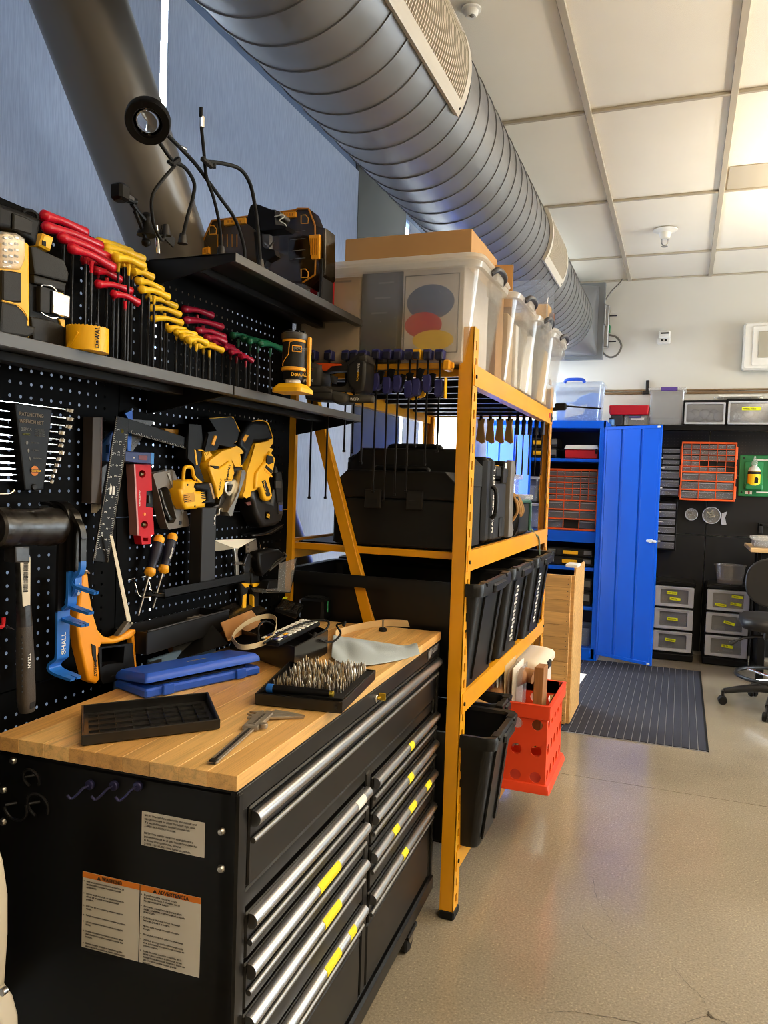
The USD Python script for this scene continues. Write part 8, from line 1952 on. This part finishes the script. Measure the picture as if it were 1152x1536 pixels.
t.add('foot_ring', MB().tube([(ccx + .235 * math.cos(a), ccy + .235 * math.sin(a), .205) for a in np.linspace(0, 2 * math.pi, 48, endpoint=False)], .012, 10, closed=True), CHB, 60)
for k in range(4):
    a = math.radians(45 + 90 * k); t.add('ring_spoke', MB().cyl((ccx, ccy, .19), (ccx + .23 * math.cos(a), ccy + .23 * math.sin(a), .203), .008, n=8), CHROME)
sz_ = .55
t.add('mechanism', MB().box((ccx, ccy, sz_ - .085), (.20, .18, .06), .01), CHB); t.add('lift_upper', MB().cyl((ccx, ccy, .38), (ccx, ccy, sz_ - .10), .03, n=18), CHB)
seat = []
for z, k, rr in ((sz_ - .055, .80, .12), (sz_ - .045, .95, .12), (sz_ - .018, 1.0, .12), (sz_ + .006, .985, .12), (sz_ + .022, .90, .11), (sz_ + .026, .6, .08)):
    seat.append([(x, y, z) for x, y in rrect(.46 * k, .44 * k, rr, 7, ccx - .0, ccy)])
t.add('seat', MB().loft(seat), CHB, 60)
t.add('lever', MB().tube(smooth_line([(ccx - .08, ccy - .05, sz_ - .09), (ccx - .20, ccy - .08, sz_ - .11), (ccx - .265, ccy - .09, sz_ - .145)]), .008, 8), CHB); t.add('lever_grip', MB().cyl((ccx - .25, ccy - .088, sz_ - .135), (ccx - .285, ccy - .094, sz_ - .155), .012, n=10, b=.003), CHB)
bzc = .80; bcx = ccx + .02
outl = [(bcx + .245 * math.copysign(abs(math.cos(a)) ** .75, math.cos(a)), bzc + .155 * math.copysign(abs(math.sin(a)) ** .75, math.sin(a)) - .0) for a in np.linspace(0, 2 * math.pi, 40, endpoint=False)]
t.add('backrest', MB().ext(outl, -5.055, -5.025, .010, 3, M=BACK), CHB, 50)
for k in range(4): t.add('back_slot', MB().box((bcx + .03, 5.0245, bzc + .075 - .042 * k), (.30, .004, .014), .002), INK)
t.add('back_bar', MB().tube(smooth_line([(ccx, ccy - .02, sz_ - .08), (ccx, ccy - .17, sz_ - .08), (ccx, ccy - .215, sz_), (bcx, 5.065, bzc - .05)]), .018, 10), CHB)
# ------------------------------------------------------------------ right end of the lower shelf: trim router and sander
p = at(430, 588, Z=Z1)
cx, cy = p[0], p[1] + .03
px_ = lambda n: n * np.linalg.norm([cx, cy]) * .985 / FPX
t = Thing('trim_router', 'black and yellow trim router standing on the shelf left of the sander', 'power tool', o=(cx, cy, Z1))
zz = lambda y: at(430, y, Y=cy)[2]
r = px_(17.5)
LF = lambda prof, m, nm, par=None: t.add(nm, MB().lathe(prof, 32, o=(cx, cy, 0)), m, 40, parent=par)
LF([(0, zz(553)), (r * .95, zz(553)), (r * 1.0, zz(546)), (r * .98, zz(525)), (r * .96, zz(512)), (r * .90, zz(508)), (0, zz(508))], DARKPL, 'motor')
LF([(0, zz(510)), (r * 1.05, zz(511)), (r * 1.15, zz(506)), (r * 1.1, zz(502)), (r * .9, zz(500)), (0, zz(500))], SHELFLIP, 'top_cap')
for k in range(8):
    a = k * math.pi / 4; t.add('cap_vent', MB().box((cx + r * .8 * math.cos(a), cy + r * .8 * math.sin(a), zz(500)), (.012, .008, .006), .001), BLACKPL)
LF([(r * .97, zz(558)), (r * 1.06, zz(557)), (r * 1.06, zz(553)), (r * .97, zz(552))], TIPS, 'yellow_ring'); LF([(r * .97, zz(515)), (r * 1.0, zz(514)), (r * 1.0, zz(512)), (r * .97, zz(511))], TIPS, 'yellow_ring')
LF([(0, zz(570)), (r * .86, zz(570)), (r * .90, zz(560)), (r * .95, zz(556)), (0, zz(556))], BLACKPL, 'collar'); LF([(0, zz(578)), (r * .62, zz(578)), (r * .66, zz(573)), (r * .6, zz(569)), (0, zz(569))], WHITE, 'ring')
t.add('base', MB().loft([[(x, y, z) for x, y in rrect(2 * r * k, 2 * r * k, r * .5, 5, cx, cy)] for z, k in ((Z1 + .0005, 1.42), (Z1 + .010, 1.42), (zz(584), 1.38), (zz(577), 1.05))]), YEL, 40)
fd = np.array([-cx, -cy]); fd /= np.linalg.norm(fd); a0 = math.atan2(fd[1], fd[0]) - .1
FT = lambda z, a, rr: frame((cx + rr * math.cos(a), cy + rr * math.sin(a), z), (-math.sin(a), math.cos(a), 0), (0, 0, 1))
bd = t.add('badge', MB().box((0, 0, 0), (px_(15), px_(9.5), .002), .0008, M=FT(zz(526), a0 + .35, r + .0005)), TIPS); t.add('badge_face', MB().box((0, 0, .001), (px_(12), px_(6.5), .0015), 0, M=FT(zz(526), a0 + .35, r + .0006)), DARKPL, parent=bd)
t.add('lettering', MB().text('DCW600', px_(3.5), FT(zz(526) - px_(1.7), a0 + .35, r + .0026) @ tr(-px_(5.5), 0, 0), bold=True), GPRINT, parent=bd)
t.add('yellow_line', MB().tube([(cx + (r + .0005) * math.cos(a0 + da), cy + (r + .0005) * math.sin(a0 + da), zz(y)) for da, y in ((-1.0, 551), (-.95, 546), (-.35, 534), (-.3, 517), (.1, 514))], .0012, 6), TIPS)
t.add('lettering', MB().text('DeWALT', px_(5), FT(zz(566), a0 + .25, r * .93) @ tr(-px_(6), 0, 0), bold=True), YPRINT)
t.add('guide_post', MB().box((cx + r * 1.12, cy + .02, (zz(578) + zz(505)) / 2), (.007, .010, zz(505) - zz(578)), .001), TIPS)

zs = ((400, 490), 7.2); YS = 2.12
sp = lambda pts, y0, y1, b=.004: MB().ext(bp(pts, y0, *zs), -y1, -y0, b, 3, M=BACK)
c = at(500, 600, Y=YS)
SANDG = mat('sander_grey', (74, 71, 67), 0.5)
SANDB = mat('sander_black', (34, 33, 33), 0.45)
t = Thing('orbital_sander', 'grey and black cordless orbital sander with an orange accent on the shelf end', 'power tool', o=(c[0], YS + .04, Z1))
t.add('head', sp([(345, 385), (500, 378), (590, 410), (590, 480), (570, 640), (360, 640), (350, 560), (345, 470)], YS, YS + .085, .014), SANDG, 50)
t.add('slot', sp([(362, 445), (495, 445), (500, 460), (490, 475), (368, 472), (360, 460)], YS - .001, YS + .01, .001), mat('slot_orange_brown', (150, 84, 50), .5)); t.add('slot_dark', sp([(374, 452), (486, 452), (486, 467), (374, 466)], YS - .0016, YS + .01, .0004), INK)
t.add('handle', sp([(500, 385), (800, 395), (870, 380), (990, 290), (1050, 290), (1060, 340), (1000, 340), (900, 430), (870, 470), (700, 480), (580, 500), (570, 420)], YS + .012, YS + .062, .012), SANDB, 50)
t.add('orange_accent', sp([(500, 388), (805, 402), (810, 418), (700, 425), (645, 475), (605, 475), (590, 420)], YS + .008, YS + .04, .003), ORANGE, 40)
t.add('grip_lower', sp([(570, 640), (800, 650), (850, 640), (880, 560), (900, 440), (930, 430), (960, 560), (930, 680), (800, 690), (600, 680)], YS + .015, YS + .06, .006), SANDG, 50)
t.add('trigger', sp([(680, 520), (730, 530), (720, 610), (690, 605)], YS + .02, YS + .05, .003), SHELFLIP)
bt_ = t.add('battery', sp([(870, 400), (985, 320), (1070, 360), (1060, 600), (1040, 690), (960, 720), (880, 650), (850, 560)], YS - .004, YS + .075, .010), SANDB, 50)
t.add('battery_cap', sp([(985, 320), (1070, 300), (1078, 380), (1000, 375)], YS - .005, YS + .07, .006), SHELFLIP, 40, parent=bt_)
q = bp([(995, 600)], YS - .0045, *zs)[0]; t.add('lettering', MB().text('POWER', .0058, frame((q[0] - .002, YS - .0046, q[1] + .002), (.09, 0, 1), (-1, 0, .09)), bold=True), YPRINT, parent=bt_)
q = bp([(1002, 500)], YS - .0045, *zs)[0]; t.add('lettering', MB().text('SHARE', .0058, frame((q[0] - .002, YS - .0046, q[1] + .002), (.09, 0, 1), (-1, 0, .09)), bold=True), WPRINT, parent=bt_)
t.add('skirt', sp([(360, 640), (580, 640), (700, 680), (700, 790), (560, 790), (410, 780), (400, 720)], YS - .004, YS + .09, .010), SHELFLIP, 50); t.add('skirt_groove', sp([(410, 700), (690, 700), (690, 712), (410, 712)], YS - .0048, YS + .02, .0004), INK)
t.add('dust_nozzle', sp([(690, 690), (780, 700), (860, 730), (850, 820), (740, 830), (690, 790)], YS, YS + .07, .010), SANDG, 50)
t.add('dust_tube', MB().tube(smooth_line([(*a[:1], YS + .035, a[1]) for a in bp([(840, 775), (960, 780), (1090, 780), (1155, 785)], YS + .03, *zs)]), [.011] * 6 + [.0125] * 6 + [.012] * 6 + [.008], 16), SANDG, 60)
for s_, x, y, h, yo in (('WORX', 385, 600, .0085, -.0006), ('WORX', 900, 795, .0072, .0215)):
    q = bp([(x, y)], YS + yo, *zs)[0]; t.add('lettering', MB().text(s_, h, frame((q[0], YS + yo, q[1]), (1, 0, 0), (0, 0, 1)), bold=True), WPRINT)

# ------------------------------------------------------------------ upper shelf
ZU = Z2 + .001
za = ((290, 290), 5.236); YA = 2.02
ap = lambda pts, y0, y1, b=.004, y=None: MB().ext(bp(pts, y0 if y is None else y, *za), -y1, -y0, b, 2, M=BACK)
out = [(60, 600), (66, 395), (145, 215), (420, 180), (800, 130), (820, 118), (905, 118), (955, 250), (1035, 270), (1035, 640), (930, 745), (850, 710), (400, 660)]
AMBRIM = mat('amber_rim', (176, 112, 20), 0.3)
t = Thing('amber_case', 'smoky amber transparent organizer case with yellow latches on the upper shelf', 'organizer', o=(-1.0, YA + .03, Z2))
bd_ = bp(out, YA, *za); bd_ = [(x, max(z, ZU)) for x, z in bd_]
t.add('body', MB().ext(bd_, -YA - .075, -YA, .006, 2, M=BACK), AMBER, 30)
for nm_, pts, y0 in (('rim', [(66, 395), (145, 215), (420, 182), (800, 132), (820, 120), (905, 120), (955, 250)], YA - .001), ('rim', [(955, 250), (960, 520), (955, 640), (860, 700)], YA - .001)):
    t.add(nm_, MB().tube([(x, y0, max(z, ZU + .004)) for x, z in bp(pts, y0, *za)], .0028, 6), AMBRIM)
for pts in ([(238, 208), (405, 188), (405, 232), (238, 250)], [(695, 150), (800, 140), (800, 180), (715, 195)], [(905, 325), (990, 320), (985, 510), (925, 515)], [(66, 430), (118, 415), (120, 470), (66, 480)]):
    pts = [(x, y) for x, y in pts]; l_ = t.add('latch', ap(pts, YA - .010, YA + .004, .002), TIPS)
    (xa, ya), (xb, yb) = pts[0], pts[2]
    for k in range(4): t.add('latch_rib', ap([(xa + (xb - xa) * (.15 + .2 * k), ya + (yb - ya) * .15), (xa + (xb - xa) * (.23 + .2 * k), ya + (yb - ya) * .15), (xa + (xb - xa) * (.23 + .2 * k), yb - (yb - ya) * .15), (xa + (xb - xa) * (.15 + .2 * k), yb - (yb - ya) * .15)], YA - .0115, YA - .009, .0003), mat('latch_dark_amber', (190, 116, 14), .45), parent=l_)
for cx_, cy_ in ((872, 205), (872, 630), (150, 290)):
    t.add('corner_frame', MB().tube([(x, YA - .001, z) for x, z in bp([(cx_ - 26, cy_ - 34), (cx_ + 10, cy_ - 36), (cx_ + 32, cy_ - 8), (cx_ + 28, cy_ + 30), (cx_ - 26, cy_ + 32)], YA - .001, *za)], .0016, 6, closed=True), TIPS)
for k in range(5): t.add('divider', ap([(185 + k * 38, 320), (193 + k * 38, 319), (193 + k * 38, 420), (185 + k * 38, 424)], YA - .001, YA + .001, .0003), AMBRIM)
for k, yy in enumerate((300, 362, 450, 515)): t.add('moulding_line', MB().tube([(x, YA - .0008, z) for x, z in bp([(760, yy + 4), (880, yy - 8)], YA - .0008, *za)], .0008, 5), GPRINT)
for k, (x, y) in enumerate(((800, 240), (800, 450), (730, 380))): t.add('inner_bin', MB().box((bp([(x, y)], YA + .03, *za)[0][0], YA + .03, max(bp([(x, y)], YA + .03, *za)[0][1], ZU + .04)), (.030, .04, .07), .004), (mat('bin_smoky', (70, 76, 84), .3), mat('bin_smoky_dark', (40, 42, 44), .3))[k % 2])
t.add('side_band', MB().box((bp([(1010, 480)], YA, *za)[0][0], YA + .035, ZU + .07), (.010, .074, .13), .003), DARKPL)
t = Thing('yellow_box', 'small yellow box tucked at the foot of the amber case on the upper shelf', 'box', o=(-1.0, YA - .03, ZU))
q = bp([(660, 575), (735, 660)], YA - .03, *za); t.add('carton', MB().box(((q[0][0] + q[1][0]) / 2, YA - .02, ZU + .022), (abs(q[1][0] - q[0][0]), .03, .044), .001), TIPS, False)
q = at(482, 410, Y=2.13); t = Thing('red_white_carton', 'red and white carton peeking out behind the amber case', 'box', o=(q[0], 2.13, ZU))
t.add('carton', MB().box((q[0] - .005, 2.15, ZU + .055), (.055, .06, .11), .002), RED, False); t.add('white_face', MB().box((q[0] + .008, 2.1195, ZU + .04), (.026, .001, .075)), PAPER, False)
# black clamp holder
t = Thing('clamp_holder', 'black plastic clamp holder standing in front of the amber case on the upper shelf', 'holder', o=(-1.02, 1.86, ZU))
YH = 1.86; hp_ = lambda pts, y0, y1, b=.003: MB().ext(bp(pts, YH, *za), -y1, -y0, b, 2, M=BACK)
t.add('head', hp_([(420, 190), (445, 95), (470, 78), (510, 85), (610, 125), (640, 125), (645, 240), (740, 255), (720, 280), (500, 300), (420, 240)], YH, YH + .05), BLACKPL)
t.add('roller', MB().cyl((*bp([(665, 160)], YH, *za)[0][:1], YH - .002, bp([(665, 160)], YH, *za)[0][1]), (*bp([(665, 160)], YH, *za)[0][:1], YH + .055, bp([(665, 160)], YH, *za)[0][1]), .0075, n=18), SHELFLIP)
t.add('wire', MB().tube(smooth_line([(x, YH - .002, z) for x, z in bp([(640, 185), (700, 170), (718, 185), (680, 215), (720, 240), (735, 260)], YH, *za)]), .0016, 6), WHITE)
t.add('post', hp_([(455, 290), (520, 290), (530, 420), (620, 430), (635, 480), (560, 520), (545, 560), (480, 560)], YH + .01, YH + .04), BLACKPL); t.add('plate', hp_([(520, 310), (580, 310), (580, 430), (525, 410)], YH + .012, YH + .03, .001), SHELFLIP)
t.add('wing_nut', MB().tube([(x, YH - .002, z) for x, z in bp([(565, 390), (600, 420), (640, 380)], YH, *za)], .003, 6), STEEL); q = bp([(545, 590)], YH, *za)[0]; t.add('foot', MB().lathe([(0, 0), (.018, 0), (.014, .012), (.006, .035), (0, .035)], 18, o=(q[0], YH + .02, ZU)), BLACKPL, 40)
# gooseneck helping hands
zq = ((170, 140), 5.906); XG_ = -1.0
def neck(pts, label, depth, r=.0042, clip=None, parts=True):
    q = [np.array([d, *wp([p], d, *zq)[0]]) for p, d in zip(pts, np.linspace(depth[0], depth[1], len(pts)))]
    q[-1][2] = ZU + .012
    t = Thing('gooseneck_arm', label, 'gooseneck', o=(q[-1][0], q[-1][1], ZU))
    s_ = smooth_line(q, 7); t.add('neck', MB().tube(s_, r, 9), RUBBER, 60)
    t.add('foot', MB().lathe([(0, 0), (.011, 0), (.010, .004), (.0065, .022), (0, .022)], 16, o=(q[-1][0], q[-1][1], ZU)), DSTEEL, 40)
    return t, q
t, q = neck([(545, 640), (440, 760), (362, 870), (338, 960), (345, 1080), (365, 1180), (430, 1300), (462, 1440)], 'leftmost gooseneck arm with a small black alligator clip at its top', (-1.0, -1.02), .0034)
c0 = q[0]; t.add('clip', MB().box(c0 + (0, .006, .006), (.010, .034, .010), .002, M=tr(*c0) @ rot(RX, 40) @ tr(*-c0)), BLACKPL); t.add('clip_tail', MB().box(c0 + (0, -.012, .0), (.009, .022, .007), .002), BLACKPL)
t, q = neck([(385, 400), (520, 590), (630, 655), (712, 780), (710, 900), (660, 1080), (620, 1250), (612, 1420)], 'gooseneck arm carrying the round magnifier, bending left', (-1.0, -1.02), .004)
t, q = neck([(480, 370), (610, 500), (730, 630), (840, 780), (950, 930), (1080, 1120), (1155, 1350), (1165, 1440)], 'long gooseneck arm leaning left to the magnifier rim', (-.99, -.99), .0042)
a_, b_ = q[0], q[1]; t.add('rod_clip', MB().cyl(a_ + (b_ - a_) * .15, a_ + (b_ - a_) * .8, .0032, n=8), STEEL); t.add('clamp_screw', MB().cyl(b_ + (0, -.006, .004), b_ + (0, .012, .006), .0035, n=10), STEEL)
t, q = neck([(780, 300), (800, 500), (825, 740), (880, 900), (925, 1080), (950, 1250), (955, 1430)], 'tall gooseneck arm standing nearly upright with a clip on top', (-.98, -.99), .0036)
a_ = q[0]; t.add('clip', MB().box(a_ + (0, .002, .012), (.008, .010, .026), .002), CHROME); t.add('clip_tip', MB().box(a_ + (0, -.002, .030), (.007, .007, .022), .002), BLACKPL)
zg5 = [(820, 605), (960, 620), (1120, 670), (1210, 800), (1255, 1000), (1280, 1200), (1305, 1440)]
t, q = neck(zg5, 'rightmost gooseneck arm curving over to a flat clip at the left', (-.97, -.955), .0044)
a_ = q[0]; t.add('clip', MB().box(a_ + (0, .004, 0), (.010, .038, .010), .002, M=tr(*a_) @ rot(RX, -6) @ tr(*-a_)), DARKPL); t.add('clip_screw', MB().cyl(a_ + (0, .028, -.002), a_ + (0, .028, .010), .006, n=12), BLACKPL)
mc = np.array([-1.0, *wp([(305, 248)], -1.0, *zq)[0]])
nv = np.array([.35, -.52, -.62]); nv /= np.linalg.norm(nv); RM = abs(wp([(495, 300)], -1.0, *zq)[0][0] - wp([(115, 200)], -1.0, *zq)[0][0]) * .335
Mm = np.eye(4); ex = np.cross((0, 0, 1), nv); ex /= np.linalg.norm(ex); Mm[:3, 0], Mm[:3, 1], Mm[:3, 2], Mm[:3, 3] = ex, np.cross(nv, ex), nv, mc
t = Thing('magnifier', 'round black ring magnifier lamp on a gooseneck above the shelf', 'magnifier', o=tuple(mc))
t.add('ring', MB().loft([[(x, y, z) for x, y in circ(0, 0, RM * k, 40)] for k, z in ((1, -.010), (1.0, .006), (.96, .010), (.66, .010), (.62, .006), (.62, -.010))], closed=True, M=Mm), BLACKPL, 40)
t.add('lens', MB().lathe([(0, -.005), (RM * .4, -.0035), (RM * .625, 0), (RM * .4, .0035), (0, .005)], 40, M=Mm), LENSM, True)
# articulated phone arm
t = Thing('phone_arm', 'black jointed phone-holder arm with a clamp head, left of the goosenecks', 'arm', o=(-1.06, 1.6, ZU))
w3 = lambda x, y, d=-1.06: np.array([d, *wp([(x, y)], d, *zq)[0]])
t.add('clamp_head', MB().box(w3(60, 880), (.030, .030, .034), .005), BLACKPL); t.add('knuckle', MB().cyl(w3(85, 930), w3(200, 960), .0065, n=10, b=.001), BLACKPL); t.add('knuckle_nut', MB().box(w3(140, 930), (.014, .018, .010), .002), DSTEEL)
t.add('arm', MB().tube([w3(165, 980), w3(250, 1090), w3(350, 1200)], .0052, 10), BLACKPL); t.add('arm', MB().tube([w3(190, 1040), w3(235, 1150), w3(285, 1290)], .0045, 10), BLACKPL)
t.add('plate', MB().box(w3(480, 1270), (.004, .050, .022), .002, M=tr(*w3(480, 1270)) @ rot(RX, -18) @ tr(*-w3(480, 1270))), BLACKPL)
t.add('stud', MB().cyl(w3(378, 1170), w3(400, 1420), .0042, n=12), CHROME); t.add('stud_nut', MB().cyl(w3(375, 1215), w3(380, 1255), .0065, n=8), STEEL)
e_ = w3(290, 1440); e_[2] = ZU; t.add('base', MB().lathe([(0, 0), (.020, 0), (.018, .008), (.010, .020), (.009, .036), (.012, .040), (.008, .046), (0, .046)], 18, o=e_), BLACKPL, 40); t.add('ball_joint', MB().lathe([(0, -.010), (.008, -.006), (.010, 0), (.008, .006), (0, .010)], 16, o=w3(290, 1320)), BLACKPL, 60)
